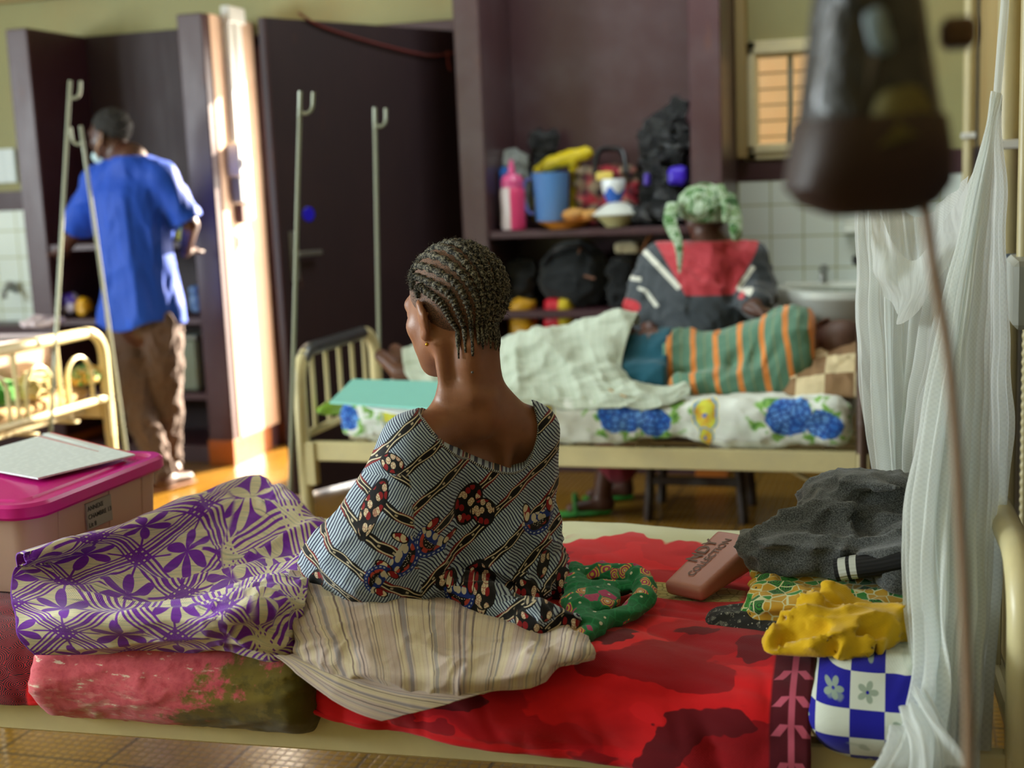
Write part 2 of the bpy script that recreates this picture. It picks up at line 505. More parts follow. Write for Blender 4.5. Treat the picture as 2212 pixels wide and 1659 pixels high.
# wall_back: openings for the door and the small window
DX0, DX1, DZ = -3.20, -2.02, 2.13
WX0, WX1, WZ0, WZ1 = -.68, -.26, 1.49, 1.92
b = MB()
b.box((XL-.2, YB, 0), (DX0, YB+.2, ZC), .001); b.box((DX0, YB, DZ), (DX1, YB+.2, ZC), .001)
b.box((DX1, YB, 0), (WX0, YB+.2, ZC), .001); b.box((WX0, YB, 0), (WX1, YB+.2, WZ0), .001); b.box((WX0, YB, WZ1), (WX1, YB+.2, ZC), .001)
b.box((WX1, YB, 0), (XR+.2, YB+.2, ZC), .001)
wb = b.build('wall_back', M['cream'], kind='structure', smooth=False)
b = MB().box((XR, YF-.2, 0), (XR+.2, YB, ZC), .001); wr = b.build('wall_right', M['ochre'], kind='structure', smooth=False)
b = MB().box((XR-.004, YF, 0), (XR+.01, YB, 1.33), .001); b.build('lower_wall_paint', M['dado'], wr, smooth=False)
# wall_left and wall_front carry tall windows, outside the frame
b = MB(); wins = [(-.6, .8), (1.6, 3.0), (3.8, 5.2)]; y0 = YF-.2
for a_, c_ in wins:
    b.box((XL-.2, y0, 0), (XL, a_, ZC), .001); b.box((XL-.2, a_, 0), (XL, c_, .95), .001); b.box((XL-.2, a_, 2.5), (XL, c_, ZC), .001); y0 = c_
b.box((XL-.2, y0, 0), (XL, YB+.2, ZC), .001); b.build('wall_left', M['cream'], kind='structure', smooth=False)
for i, (a_, c_) in enumerate(wins):
    f = MB(); t = .05
    for q in ((a_, a_+t), (c_-t, c_), ((a_+c_)/2-t/2, (a_+c_)/2+t/2)): f.box((XL-.12, q[0], .95), (XL-.04, q[1], 2.5), .004)
    for q in (.95, 1.7, 2.45): f.box((XL-.12, a_, q), (XL-.04, c_, q+t), .004)
    f.build('window_%d' % (i+2), M['cream_paint'], kind='structure')
b = MB().box((XL-.2, YF-.2, 0), (XR+.2, YF, ZC), .001); b.build('wall_front', M['cream'], kind='structure', smooth=False)
# painted band and tiles on the back wall, each side of the cupboards
for i, (a_, c_) in enumerate(((XL, -4.42), (-.77, XR))):
    MB().box((a_, YB-.008, .30 if i else .3), (c_, YB+.01, 1.33), .001).build('tile_panel', M['tile'], wb, smooth=False)
    MB().box((a_, YB-.012, 1.33), (c_, YB+.01, 1.44), .001).build('painted_band', M['maroon'], wb, smooth=False)
MB().box((XR-.008, YF, 1.33), (XR+.01, YB, 1.44), .001).build('painted_band', M['maroon'], wr, smooth=False)
MB().box((XL, YB-.05, 2.47), (-2.6, YB+.01, 2.62), .004).build('trim_1', M['ochre'], kind='structure')
MB().box((-.76, YB-.09, 1.44), (-.71, YB+.01, ZC), .004).build('trim_2', M['ochre'], kind='structure')   # corner pipe casing
MB().box((DX1, YB-.012, 0), (-.77, YB, .12), .002).build('baseboard_back', M['orange_tile'], kind='structure')
MB().box((XL, YB-.02, 0), (DX0, YB, .12), .002).build('baseboard_left', M['orange_tile'], kind='structure')
# door frame and the open leaf
f = MB(); f.box((DX0-.06, YB-.03, 0), (DX0+.05, YB+.12, DZ+.05), .004); f.box((DX1-.05, YB-.03, 0), (DX1+.04, YB+.12, DZ+.05), .004); f.box((DX0-.06, YB-.03, DZ), (DX1+.04, YB+.12, DZ+.06), .004)
f.build('door_frame_1', M['maroon'], kind='structure')
H0 = A([-2.06, 6.30]); H1 = A([-2.645, 5.19]); dl = H1-H0; Ll = np.linalg.norm(dl); dx = A([*(dl/Ll), 0]); dy = A([-dx[1], dx[0], 0]); Rm = np.stack([dx, dy, A([0, 0, 1.0])], 1)
def leafbox(lo, hi, bev=.003):
    lo = A(lo, float); hi = A(hi, float); c = (lo+hi)/2; h = (hi-lo)/2
    t = MB().box(-h, h, bev, Rm); V = t.V[0]+A([H0[0], H0[1], 0])+Rm@c; return V, t.F
def lb(*boxes):
    t = MB()
    for q in boxes: t.add(*leafbox(*q))
    return t
door = lb(((0, -.022, .014), (Ll, .022, 2.115))).build('door_1', M['maroon_dark'], kind='structure', origin=(H0[0], H0[1], 0))
M['steel'] = plain('brushed_steel', 'a8aaa8', .3, .9)
# which face looks at the camera?
side = 1 if (dy@A([0, -1, 0])) > 0 else -1
def lbs(lo, hi, bev=.003):
    if side > 0: return (lo, hi, bev)
    return ((lo[0], -hi[1], lo[2]), (hi[0], -lo[1], hi[2]), bev)
t = lb(lbs((Ll-.10, .022, .98), (Ll-.055, .030, 1.2)), lbs((Ll-.09, .03, 1.09), (Ll-.068, .07, 1.11)), lbs((Ll-.20, .055, 1.088), (Ll-.068, .072, 1.112)))
t.build('door_handle', M['steel'], door, label='steel lever handle on its plate')
lb(lbs((Ll-.012, .0221, .035), (Ll+.001, .025, 2.11))).build('door_edge_strip', M['maroon'], door)
# blue glow spot on the leaf, painted as a flat disc
m = Mat('deep_blue_glow_paint'); M['blue_dot'] = m.out('1a0ad0', .4)
def leaf_pt(s, z, out=.024): return A([H0[0], H0[1], z])+dx*s+dy*out*side
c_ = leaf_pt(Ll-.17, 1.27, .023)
st = MB().lathe([(0, .003), (.030, .003), (.034, 0)], c_, 24, dy*side); st.build('painted_glow_spot', M['blue_dot'], label='small round deep blue disc painted as a glow spot on the dark door leaf', cat='glow spot')
# red cord across the head of the leaf
P = [leaf_pt(Ll-.18, 2.14, .035), leaf_pt(Ll-.30, 2.09, .035), leaf_pt(Ll-.6, 2.03, .04), leaf_pt(Ll-.9, 1.99, .04), leaf_pt(Ll-1.05, 2.0, .04), leaf_pt(Ll-1.2, 2.04, .04)]
M['red_cord'] = plain('red_brown_cord', '6e2420', .8)
cd = MB().tube(spline(P, 40), .006, 8); k_ = leaf_pt(Ll-1.05, 2.0, .04)
cd.tube(spline([k_, k_+A([0, 0, -.04]), k_+A([.01, 0, -.08])], 8), .006, 8).lathe([(.001, -.014), (.012, -.008), (.014, 0), (.012, .008), (.001, .014)], k_, 12)
cd.build('red_string', M['red_cord'], label='thin red-brown cord knotted and strung along the head of the dark door', cat='string')
# window_1
m = Mat('window_glass'); M['glass'] = m.out('ffe9c8', .1, trans=1.0, ior=1.1, alpha=.35)
f = MB(); t = .045
f.box((WX0-.05, YB-.03, WZ0-.06), (WX0+.012, YB+.05, WZ1+.06), .006); f.box((WX1-.012, YB-.03, WZ0-.06), (WX1+.05, YB+.05, WZ1+.06), .006)
f.box((WX0-.05, YB-.03, WZ0-.06), (WX1+.05, YB+.05, WZ0+.012), .006); f.box((WX0-.05, YB-.03, WZ1-.012), (WX1+.05, YB+.05, WZ1+.06), .006)
f.box((WX0-.02, YB-.045, WZ0-.025), (WX0+.006, YB, WZ1+.025), .004); f.box((WX0-.02, YB-.045, WZ0-.03), (WX1, YB, WZ0+.003), .004); f.box((WX0-.02, YB-.045, WZ1-.003), (WX1, YB, WZ1+.025), .004)
w1 = f.build('window_1', M['cream_paint'], kind='structure')
MB().box((-.53, YB+.03, WZ0), (-.505, YB+.06, WZ1), .003).build('mullion', M['steel'], w1)
MB().quad((WX0, YB+.07, WZ0), (WX1, YB+.07, WZ0), (WX1, YB+.07, WZ1), (WX0, YB+.07, WZ1)).build('pane', M['glass'], w1, smooth=False)
g = MB()
for i in range(6): z = WZ0+.05+i*.075; g.tube([(WX0, YB+.13, z), (WX1, YB+.13, z)], .004, 6)
g.build('security_bars', M['ochre'], w1)
# outside: ground and a sunlit brick wall
m = Mat('orange_brick_wall'); x, y, z = m.sep(m.obj()); r = (z*11.0); q = (x*4.5+r.fl()*.5).fr(); g_ = q.mn(1.0-q)*.6; h_ = r.fr(); g_ = g_.mn(h_.mn(1.0-h_)*.5).step(.02, .05)
M['brick'] = m.out(m.mix(g_.inv()*.35, m.mix(m.noise(None, 9, 3), 'ffe8d0', 'fbd8b4'), 'f4e0c8'), .85)
M['ground'] = plain('pale_ground', 'd8c2a0', .9, var=.2, scale=2)
MB().box((-1.6, 7.7, 0), (.9, 7.85, 4.5), .01).build('exterior_wall', M['brick'], kind='structure', smooth=False)
MB().box((-14, YB+.2, -.14), (14, 30, -.02), .01).build('ground', M['ground'], kind='structure', smooth=False)
MB().box((DX0-.1, YB-.001, -.12), (DX1+.1, YB+.6, 0), .001).build('trim_3', M['floor'], kind='structure', smooth=False)
# ---- built-in cupboards
def cupboard(name, x0, x1, t0, t1, top, zs, mats, label):
    t = empty(name, ((x0+x1)/2, 6.07, 0), label, 'cupboard')
    ms, mbk, mi = mats
    MB().box((x0, 5.80, 0), (x0+t0, 6.345, top), .006).build('side_panel', ms, t)
    MB().box((x1-t1, 5.80, 0), (x1, 6.345, top), .006).build('side_panel', ms, t)
    MB().box((x0+t0, 6.30, 0), (x1-t1, 6.335, top), .002).build('back_panel', mbk, t)
    for z in zs: MB().box((x0+t0, 5.815, z-.035), (x1-t1, 6.30, z), .004).build('shelf', mi, t)
    MB().box((x0+t0, 5.84, 0), (x1-t1, 6.30, .09), .004).build('plinth', mi, t)
    for a_, c_ in ((x0, x0+t0), (x1-t1, x1)): MB().box((a_-.004, 5.79, 0), (c_+.004, 6.30 if a_ == x0 and x0 < -3 else 6.2, .13), .003).build('skirting', M['orange_tile'], t)
    return t
cupL = cupboard('built_in_cupboard', -4.40, -3.27, .13, .14, 2.25, (1.15, .76, .37), (M['maroon'], M['maroon_dark'], M['maroon']), 'dark maroon open cupboard with the man in blue standing before it')
cupR = cupboard('built_in_cupboard', -1.985, -.765, .125, .14, 2.6, (1.15, .775, .37), (M['maroon_grey'], M['maroon_grey'], M['maroon']), 'greyish maroon open cupboard crammed with bags and crockery')
MB().box((-3.271, 5.86, .13), (-3.262, 6.3, 2.25), .001).build('plaster_face', M['peach'], cupL, label='peach plastered outer side by the doorway')
# electrical fittings on the outer side of the left cupboard, by the doorway
F_ = -3.262
def gear(name, boxes, mat, label, cat):
    b = MB()
    for lo, hi in boxes: b.box(lo, hi, .005)
    return b.build(name, mat, label=label, cat=cat)
gear('cable_trunking', [((F_, 5.98, 1.63), (F_+.035, 6.03, 2.22)), ((F_, 6.06, 1.24), (F_+.03, 6.13, 2.22)), ((F_, 5.97, 2.22), (F_+.05, 6.14, 2.30))], M['white'], 'white cable trunking running up the peach wall by the doorway', 'trunking')
br = empty('breaker_box', (F_, 6.0, 1.42), 'pale grey breaker box on the peach wall below the cable trunking', 'electrical box')
MB().box((F_, 5.93, 1.46), (F_+.07, 6.05, 1.62), .008).build('upper_housing', M['white'], br)
MB().box((F_, 5.95, 1.33), (F_+.055, 6.03, 1.455), .006).build('meter', plain('grey_meter', '8a9096', .4), br)
MB().box((F_, 5.98, 1.22), (F_+.04, 6.03, 1.32), .006).build('lower_housing', plain('brown_meter', '6a4a44', .4), br)
for k in range(3): MB().box((F_+.07, 5.95+k*.033, 1.50), (F_+.082, 5.97+k*.033, 1.55), .003).build('switch', M['white'], br)
sw = empty('light_switch', (F_, 6.02, 1.13), 'cream double light switch on the peach wall under the breaker box', 'light switch')
MB().box((F_, 5.95, 1.08), (F_+.012, 6.11, 1.18), .004).build('plate', M['white'], sw)
for k in (0, 1): MB().box((F_+.012, 5.97+k*.07, 1.10), (F_+.02, 6.02+k*.07, 1.16), .004).build('rocker', plain('cream_rocker', 'efe2c0', .35), sw)
# ------------------------------------------------------------------ printed cloths
def weave_bump(m, k=1400):
    x, y = m.uv(); return (x*k).sin()*(y*k).sin()*.25+m.noise(None, 120, 3)*.8
def circle(m, x, y, cx, cy, r, soft=.08):
    d = ((x-cx).sq()+(y-cy).sq()).sqrt(); return d.step(r, r*(1-soft))
def ellm(m, x, y, cx, cy, rx, ry, a=0.0, soft=.1):
    X, Y = m.rot(x-cx, y-cy, a); d = ((X/rx).sq()+(Y/ry).sq()).sqrt(); return d.step(1.0, 1.0-soft)
def m_purple():
    m = Mat('purple_batik_cloth'); u, v = m.uv()
    wob = m.noise(m.vec(u, v), 5, 2)
    a, b = m.rot(u+(wob-.5)*.02, v, .78)
    k = 5.6
    X = a*k; Y = b*k
    fx = X.fr()-.5; fy = Y.fr()-.5
    # triple lines around the cell borders, both ways
    def tri(f, w):
        e = (f.abs()-.5).abs()               # distance to the border
        t = ((e*17.0+.25).fr()-.5).abs().step(.30, .22)
        return t*e.step(.155, .145)
    ln = tri(fx, 0).mx(tri(fy, 0))
    r = (fx.sq()+fy.sq()).sqrt(); th = m.math('ARCTAN2', fy, fx)
    sx, sy = ((X*.5).fl()+(Y*.5).fl()), None
    pet = (th*3.0+.5).cos().abs().pow(.9)*.36+.015
    fl = (r-pet).step(.012, -.012)
    band = u*.9+v*.25+(m.noise(m.vec(u, v), 3.0, 1)-.5)*.5-.03
    invr = band.step(.50, .525)                # purple ground regions
    diag = ((fx+fy).abs()).step(.03, .018).mx(((fx-fy).abs()).step(.03, .018))*r.step(.22, .27)
    mot = ln.mx(fl).mx(diag)
    mask = mot*(1.0-invr)+(1.0-mot)*invr
    st = ((u*.35+v)*420.0+wob*6.0).sin(); fine = m.noise(m.vec(u*8.0, v*260.0), 1, 2)
    crm = m.mix(fine.step(.45, .62)*.5, 'd9ceac', 'a9b3a0'); crm = m.mix(fine.step(.62, .7)*.6, crm, '6a6470')
    pur = m.mix(m.noise(m.vec(u*4.0, v*160.0), 1, 2).step(.4, .7)*.35, '7426a8', '4a1880')
    M['purple'] = m.out(m.mix(mask, crm, pur), .85, bump=weave_bump(m)+fine*.6, bstr=.35, bdist=.002, sheen=.2, spec=.2)
m_purple()
def m_striped():
    m = Mat('striped_homespun_cloth'); u, v = m.uv()
    w = u+(m.noise(m.vec(u, v), 6, 2)-.5)*.012
    n1 = m.noise(m.vec(w*150.0, v*.6), 1, 1); n2 = m.noise(m.vec(w*30.0+7.0, v*.3), 1, 0); n3 = m.noise(m.vec(w*60.0+3.0, v*.3), 1, 0)
    c = m.mix(n2.step(.42, .55)*.6, 'd8c9ab', 'c4afb2')
    c = m.mix(n3.step(.60, .64)*.75, c, '8f8d95')
    c = m.mix(n1.step(.58, .64)*.8, c, '5f4d58')
    c = m.mix((w*95.0+.3).fr().step(.06, .02)*.6, c, '9a4b48')
    c = m.mix((n1.step(.36, .30))*.6, c, 'ece2c6')
    M['striped'] = m.out(c, .9, bump=weave_bump(m)+n1, bstr=.35, bdist=.002, sheen=.2, spec=.2)
m_striped()
def m_tiedye():
    m = Mat('tie_dyed_cloth'); u, v = m.uv(); p = m.vec(u*2.24, v*1.2)
    n = m.noise(p, 4, 7, .66); n2 = m.noise(p, 9, 6, .65); n3 = m.noise(m.vec(u*2.0+5.0, v*2.6), 6.5, 5, .62)
    c = m.ramp(n2, [(.3, 'b23a46'), (.5, 'd45c66'), (.7, 'bc4454')])
    f = (u*1.05-v*.55+(n-.5)*1.1); c = m.mix(f.step(.44, .56)*.95, c, '6b6212')
    c = m.mix((n2*f).step(.28, .42)*.5, c, '3a3a12')
    c = m.mix((n3.step(.60, .67))*(f.step(.60, .35)), c, 'e6cdb8'); c = m.mix(v.step(.5, 0.0)*n3.step(.50, .56)*.5*f.step(.5, .3), c, 'd8b8a6')
    M['tiedye'] = m.out(c, .85, bump=weave_bump(m), bstr=.3, bdist=.002, sheen=.2, spec=.2)
m_tiedye()
def m_redrose():
    m = Mat('red_rose_print_cloth'); u, v = m.uv()       # u along the bed in metres, v down from the back edge
    n = m.noise(m.vec(u, v), 4, 4, .6); n2 = m.noise(m.vec(u+3.0, v), 9, 3)
    def rose(cx, cy, R, k=7.0):
        X = u-cx; Y = v-cy; r = (X.sq()+Y.sq()).sqrt(); th = m.math('ARCTAN2', Y, X)
        s = (r*(k/R)+th*1.6+(n-.5)*3.4)
        t = (s/6.283).fr(); return m.ramp(t, [(0, '3c0612'), (.16, '7c0a1a'), (.30, 'b80f1e'), (.5, 'de1622'), (.8, 'ee1c26'), (.92, 'b00e1c'), (1, '3c0612')]), r
    red = m.mix(n.step(.38, .6), 'd3121d', 'ec1c24'); red = m.mix((n2).step(.62, .70)*.45, red, 'a00d1a')
    c = red
    wv = m.voro(m.vec(u+(n-.5)*.16, v*1.25+(n2-.5)*.10), 6.2, 'F1', rnd=1.0); petal = m.ramp(wv, [(0, 'd8141f'), (.30, 'f01d27'), (.42, 'd4131e'), (.46, 'b40f1b'), (.56, '980d19'), (.60, '6c0a16'), (.75, '3c0612')])
    L = lambda sc, off, w_: m.noise(m.addv(m.vec(u*.8+(n-.5)*w_, v+(n2-.5)*w_*.7), (off, off, off)), sc, 1, .4)
    c = m.mix(L(3.4, 1.0, .10).step(.40, .385), c, 'f2242c')
    c = m.mix(L(4.6, 4.0, .16).step(.575, .59), c, 'c4111e')
    low = v.step(.62, .9)
    c = m.mix(L(6.2, 8.0, .2).step(.595, .605)*(low*.8+.2), c, 'a40e1c')
    c = m.mix(L(8.0, 12.0, .2).step(.63, .64)*low, c, '6e0b19')
    c = m.mix(L(6.0, 15.0, .10).step(.62, .63)*low, c, 'f01e28')
    # pale ground towards the back, with red petals reaching into it
    e = v+(m.noise(m.vec(u, 0.0), 6, 3)-.5)*.36+(m.noise(m.vec(u*2.0, v*2.0), 9, 0)-.5)*.06
    pale = e.step(.335, .325)
    pc = m.mix(m.noise(m.vec(u, v), 3, 2).step(.5, .7)*.4, 'dfe0b8', 'e9eccf')
    pink = m.noise(m.vec(u*1.0+9.0, v), 11, 4).step(.58, .62)*u.step(1.32, 1.22)
    pc = m.mix(pink*.85, pc, 'c2384a')
    c = m.mix(pale, c, pc)
    # pale straw leaf and olive triangle
    lf = ellm(m, u, v, 1.60, .63, .20, .062, .16, .05); cr = m.voro(m.vec(u, v), 55, 'DISTANCE_TO_EDGE').step(.05, .12)
    c = m.mix(lf*u.step(1.70+.02, 1.70), c, m.mix(cr, '8f8440', 'bdb06a'))
    # darker crimson border panel near the pillow, with pink leaves
    bd = u.step(1.798, 1.804)*v.step(.86, .90); X = (v*14.0).fr()-.5; Y = (u-1.835)*26.0
    leaf = ((X-Y.abs()*.5).abs()*2.0+(Y.abs()-.45).abs()).step(.42, .34)
    mid = (Y.abs()).step(.16, .1)
    c = m.mix(bd, c, m.mix(leaf.mx(mid), '5a1020', 'd0607c'))
    # left end : black and red bandana print
    ld = u.step(.475, .468); vv = m.voro(m.vec(u, v), 24, 'F1'); kk = (vv*60.0).sin().step(-.1, .3)
    c = m.mix(ld, c, m.mix(kk, '12080c', 'a01420'))
    M['rose'] = m.out(c, .85, bump=weave_bump(m), bstr=.3, bdist=.002, sheen=.15, spec=.2)
m_redrose()
def m_floral():
    m = Mat('blue_rose_print_cotton'); u, v = m.uv()
    n = m.noise(m.vec(u, v), 14, 3, .6)
    c = m.mix(m.noise(m.vec(u, v), 7, 3).step(.55, .7)*.3, 'e6ece4', 'c9dcc8')
    wx = u+(n-.5)*.05; wy = v+(m.noise(m.vec(u+4.0, v), 14, 3)-.5)*.05
    gr = m.noise(m.vec(u*1.0, v*1.0+2.0), 24, 2)
    P = .56
    for off, r1, r2, cy, cy2 in ((.0, .075, .045, .26, .22),):
        X = ((wx+.225)/P).fr()*P
        near = ellm(m, X, wy, .21, .26, .20, .10, 0.0, .1)
        c = m.mix(near*gr.step(.50, .56)*.9, c, '7cb83a'); c = m.mix(near*gr.step(.60, .66)*.7, c, '3d7a30')
        for cx, cyy, R in ((.15, .265, .078), (.265, .238, .058)):
            r = ((X-cx).sq()+((wy-cyy)*1.15).sq()).sqrt(); pet = m.voro(m.vec(u, v), 42, 'DISTANCE_TO_EDGE').step(.05, .16)
            c = m.mix(r.step(R, R*.93), c, m.mix(pet, '1f3c9a', m.mix(n.step(.35, .65), '2f6fd0', '6fa6ea')))
        # yellow medallions ringed with pale blue
        for cyy, R in ((.27, .052), (.195, .032)):
            rr = (((X-.44)*1.35).sq()+(wy-cyy).sq()).sqrt(); c = m.mix(rr.step(R*1.25, R*1.2), c, 'e6d670'); c = m.mix(rr.step(R*1.15, R*1.1), c, '5f9fd0')
            c = m.mix(rr.step(R, R*.94), c, m.mix(n.step(.45, .6), 'd8d84a', 'd9a43a')); c = m.mix(rr.step(R*.2, R*.15), c, '2f6fd0')
    M['floral'] = m.out(c, .8, bump=weave_bump(m), bstr=.25, bdist=.002, sheen=.1, spec=.25)
m_floral()
def m_check():
    m = Mat('blue_white_check_cotton'); u, v = m.uv(); k = 1/.052
    n = m.noise(m.vec(u, v), 18, 2)
    a = (u*k).fl()+(v*k).fl(); ch = (a*.5).fr().step(.2, .3)
    c = m.mix(ch, '17159a', 'd6ddd2')
    fx = (u*k).fr()-.5; fy = (v*k).fr()-.5; r = (fx.sq()+fy.sq()).sqrt(); th = m.math('ARCTAN2', fy, fx)
    pet = (th*2.5).cos().abs()*.2+.12; pick = m.noise(m.vec((u*k).fl()+.5, (v*k).fl()+.5), 1.7, 0).step(.50, .52)
    c = m.mix(((r-pet).step(.02, -.02))*pick*.9, c, '93a594'); c = m.mix(r.step(.06, .04)*pick, c, '17159a')
    c = m.mix(n.step(.62, .68)*.6, c, '93a594')
    M['check'] = m.out(c, .8, bump=weave_bump(m), bstr=.25, bdist=.002, sheen=.1, spec=.25)
m_check()
# ------------------------------------------------------------------ beds
M['worn'] = plain('worn_grey_metal', '6f7276', .3, .7, var=.3, scale=20)
M['bar_cream'] = plain('cream_bar_paint', 'e6d8a4', .35, var=.18, scale=10)
def bedframe(label, X0, X1, Y0, Y1, ztop, foot='left', arches=False, rot=0.0, rail_z=(.405, .475), leg=.018):
    c = A([(X0+X1)/2, (Y0+Y1)/2, 0]); t = empty('hospital_bed', c, label, 'bed')
    def T(V):
        if not rot: return V
        V = V-A([X0, Y0, 0]); a = rot; return A([V[:, 0]*cos(a)-V[:, 1]*sin(a), V[:, 0]*sin(a)+V[:, 1]*cos(a), V[:, 2]]).T+A([X0, Y0, 0])
    def fin(b, n, m=M['bar_cream'], par=t):
        b.V = [T(v) for v in b.V]; return b.build(n, m, par)
    z0, z1 = rail_z
    for y in (Y0, Y1-.035): fin(MB().box((X0+.02, y, z0), (X1-.02, y+.035, z1), .004), 'side_rail')
    b = MB()
    for k in range(9): x = X0+.12+k*(X1-X0-.24)/8; b.box((x-.02, Y0+.03, z0+.02), (x+.02, Y1-.03, z0+.03), .002)
    for k in range(3): y = Y0+.2+k*(Y1-Y0-.4)/2; b.box((X0+.03, y-.015, z0+.01), (X1-.03, y+.015, z0+.02), .002)
    fin(b, 'bed_base', M['cream_paint'])
    r = .024
    for side_, xx, zt in ((0, X0, ztop if foot == 'left' else ztop+.12), (1, X1, ztop+.12 if foot == 'left' else ztop)):
        R = .11; P = [(xx, Y0+.01, 0.18), (xx, Y0+.01, zt-R)]
        for k in range(1, 7): a = k/6*pi/2; P.append((xx, Y0+.01+R*(1-cos(a)), zt-R+R*sin(a)))
        for k in range(0, 7): a = k/6*pi/2; P.append((xx, Y1-.01-R+R*sin(a), zt-R+R*cos(a)))
        P.append((xx, Y1-.01, .18))
        e = fin(MB().tube(P, r, 14), 'footboard' if (side_ == 0) == (foot == 'left') else 'headboard')
        for y in (Y0+.01, Y1-.01):
            fin(MB().tube([(xx, y, .19), (xx, y, .0)], .016, 12).lathe([(.02, 0), (.022, .015), (.016, .03)], (xx, y, 0), 12), 'leg', M['cream_paint'])
            fin(MB().box((xx-.02, y-.02, z0-.09), (xx+.05 if side_ == 0 else xx+.02, y+.02, z1), .004), 'corner_bracket')
        fin(MB().tube([(xx, Y0+.01, z1+.02), (xx, Y1-.01, z1+.02)], .016, 10), 'lower_crossbar', par=e)
        n = 5
        if not arches:
            for k in range(n):
                y = Y0+(k+1)*(Y1-Y0)/(n+1); fin(MB().box((xx-.004, y-.014, z1+.02), (xx+.004, y+.014, zt-.01), .002), 'bar', par=e)
        else:
            for k in range(3):
                y = Y0+.20+k*(Y1-Y0-.40)/2
                rr = .085; Q = [(xx, y-rr, z1+.02), (xx, y-rr, zt-.18)]+[(xx, y-rr*cos(a), zt-.18+rr*sin(a)) for a in np.linspace(.2, pi-.2, 9)]+[(xx, y+rr, zt-.18), (xx, y+rr, z1+.02)]
                fin(MB().tube(Q, .009, 8), 'arched_bar', par=e)
                if k < 2: yy = Y0+.20+(k+.5)*(Y1-Y0-.40)/2; fin(MB().tube([(xx, yy, z1+.02), (xx, yy, zt-.01)], .009, 8), 'bar', par=e)
    return t, fin
BX0, BX1 = -2.29, .15
ROT1 = .05
def yf(x): return 1.905+.05*(x+1.6)
bed1, fin1 = bedframe('cream metal bed with a wide front rail, the elderly woman sitting on it', BX0, BX1+.03, yf(BX0)+.015, yf(BX0)+.94, .66, rot=ROT1)
bed2, fin2 = bedframe('cream metal bed with a worn grey-topped footboard, a person lying on it', -2.09, -.12, 4.20, 4.93, .80)
fin2(MB().tube([(-2.09, 4.21+.11+.02, .8005), (-2.09, 4.6, .8005), (-2.09, 4.80, .8005)], .0262, 14).tube([(-2.09, 4.215+.11*(1-cos(a)), .69+.11*sin(a)) for a in np.linspace(.7, pi/2, 5)]+[(-2.09, 4.36, .8005)], .0262, 14), 'worn_top_rail', M['worn'])
fin2(MB().box((-.02, -.012, -.003), (.0, .012, .003), .001) if False else MB().tube([W(1662, 992, y=4.26), W(1735, 1030, y=4.3), W(1812, 1070, y=4.34)], .02, 8, flat=.4), 'diagonal_brace')
fin2(MB().tube([(-.11, 4.205, z) for z in (.395, .415)], .031, 12), 'orange_clip', plain('orange_clip', 'd8682a', .5))
M['postdark'] = plain('brown_steel', '5a4438', .35, .5, var=.3, scale=12)
for ch_ in [o for o in COL.objects if o.parent == bed2 and o.name.startswith('headboard')]: ch_.data.materials[0] = M['postdark']; ch_['label'] = 'dark brown worn head end'
bed3, fin3 = bedframe('cream metal bed end with arched bars, behind the pink-lidded box', -5.5, -3.42, 4.02, 4.98, .80, foot='right', arches=True)
# ---- mattresses
def soft_box(name, lo, hi, mat, label, cat, rad=.05, bulge=.01, n=26, rot=0, uvo=0.0, wr=.006, seed=3, **k):
    lo = A(lo, float); hi = A(hi, float)
    f0 = s_box((lo+hi)/2, (hi-lo)/2, rad)
    f = lambda P: f0(P)-bulge*vnoise(P, 4, seed)-wr*ridge(P, 9, seed+1)
    V, F = snets(f, lo-.04, hi+.04, max((hi-lo)[0]/110, .012))
    L = np.where(V[:, 2] > hi[2]-.02, V[:, 1]-lo[1], 0)+(hi[2]-V[:, 2])
    uv = np.stack([V[:, 0]-lo[0]+uvo, .16+V[:, 2]-lo[2] if False else np.where(V[:, 1] < lo[1]+.05, .16+(V[:, 2]-lo[2]), .32+(V[:, 1]-lo[1]))], -1)
    if rot:
        V = V-A([BX0, yf(BX0), 0]); V = A([V[:, 0]*cos(rot)-V[:, 1]*sin(rot), V[:, 0]*sin(rot)+V[:, 1]*cos(rot), V[:, 2]]).T+A([BX0, yf(BX0), 0])
    return mesh(name, V, F, mat, uv=uv, label=label, cat=cat, **k)
soft_box('mattress', (BX0+.04, yf(BX0)+.05, .486), (BX1-.04, yf(BX0)+.89, .548), fabric('foam_cover', '8a8f80'), 'thin foam mattress under the red rose bedspread', 'mattress', rot=ROT1, rad=.03)
soft_box('mattress', (-1.96, 4.215, .482), (-.16, 4.90, .635), M['floral'], 'mattress covered in white cotton printed with blue roses', 'mattress', bulge=.018, wr=.012)
soft_box('mattress', (-5.4, 4.06, .486), (-3.47, 4.95, .56), fabric('stripe_tick', 'b89868'), 'low ochre mattress on the bed with arched bars', 'mattress')
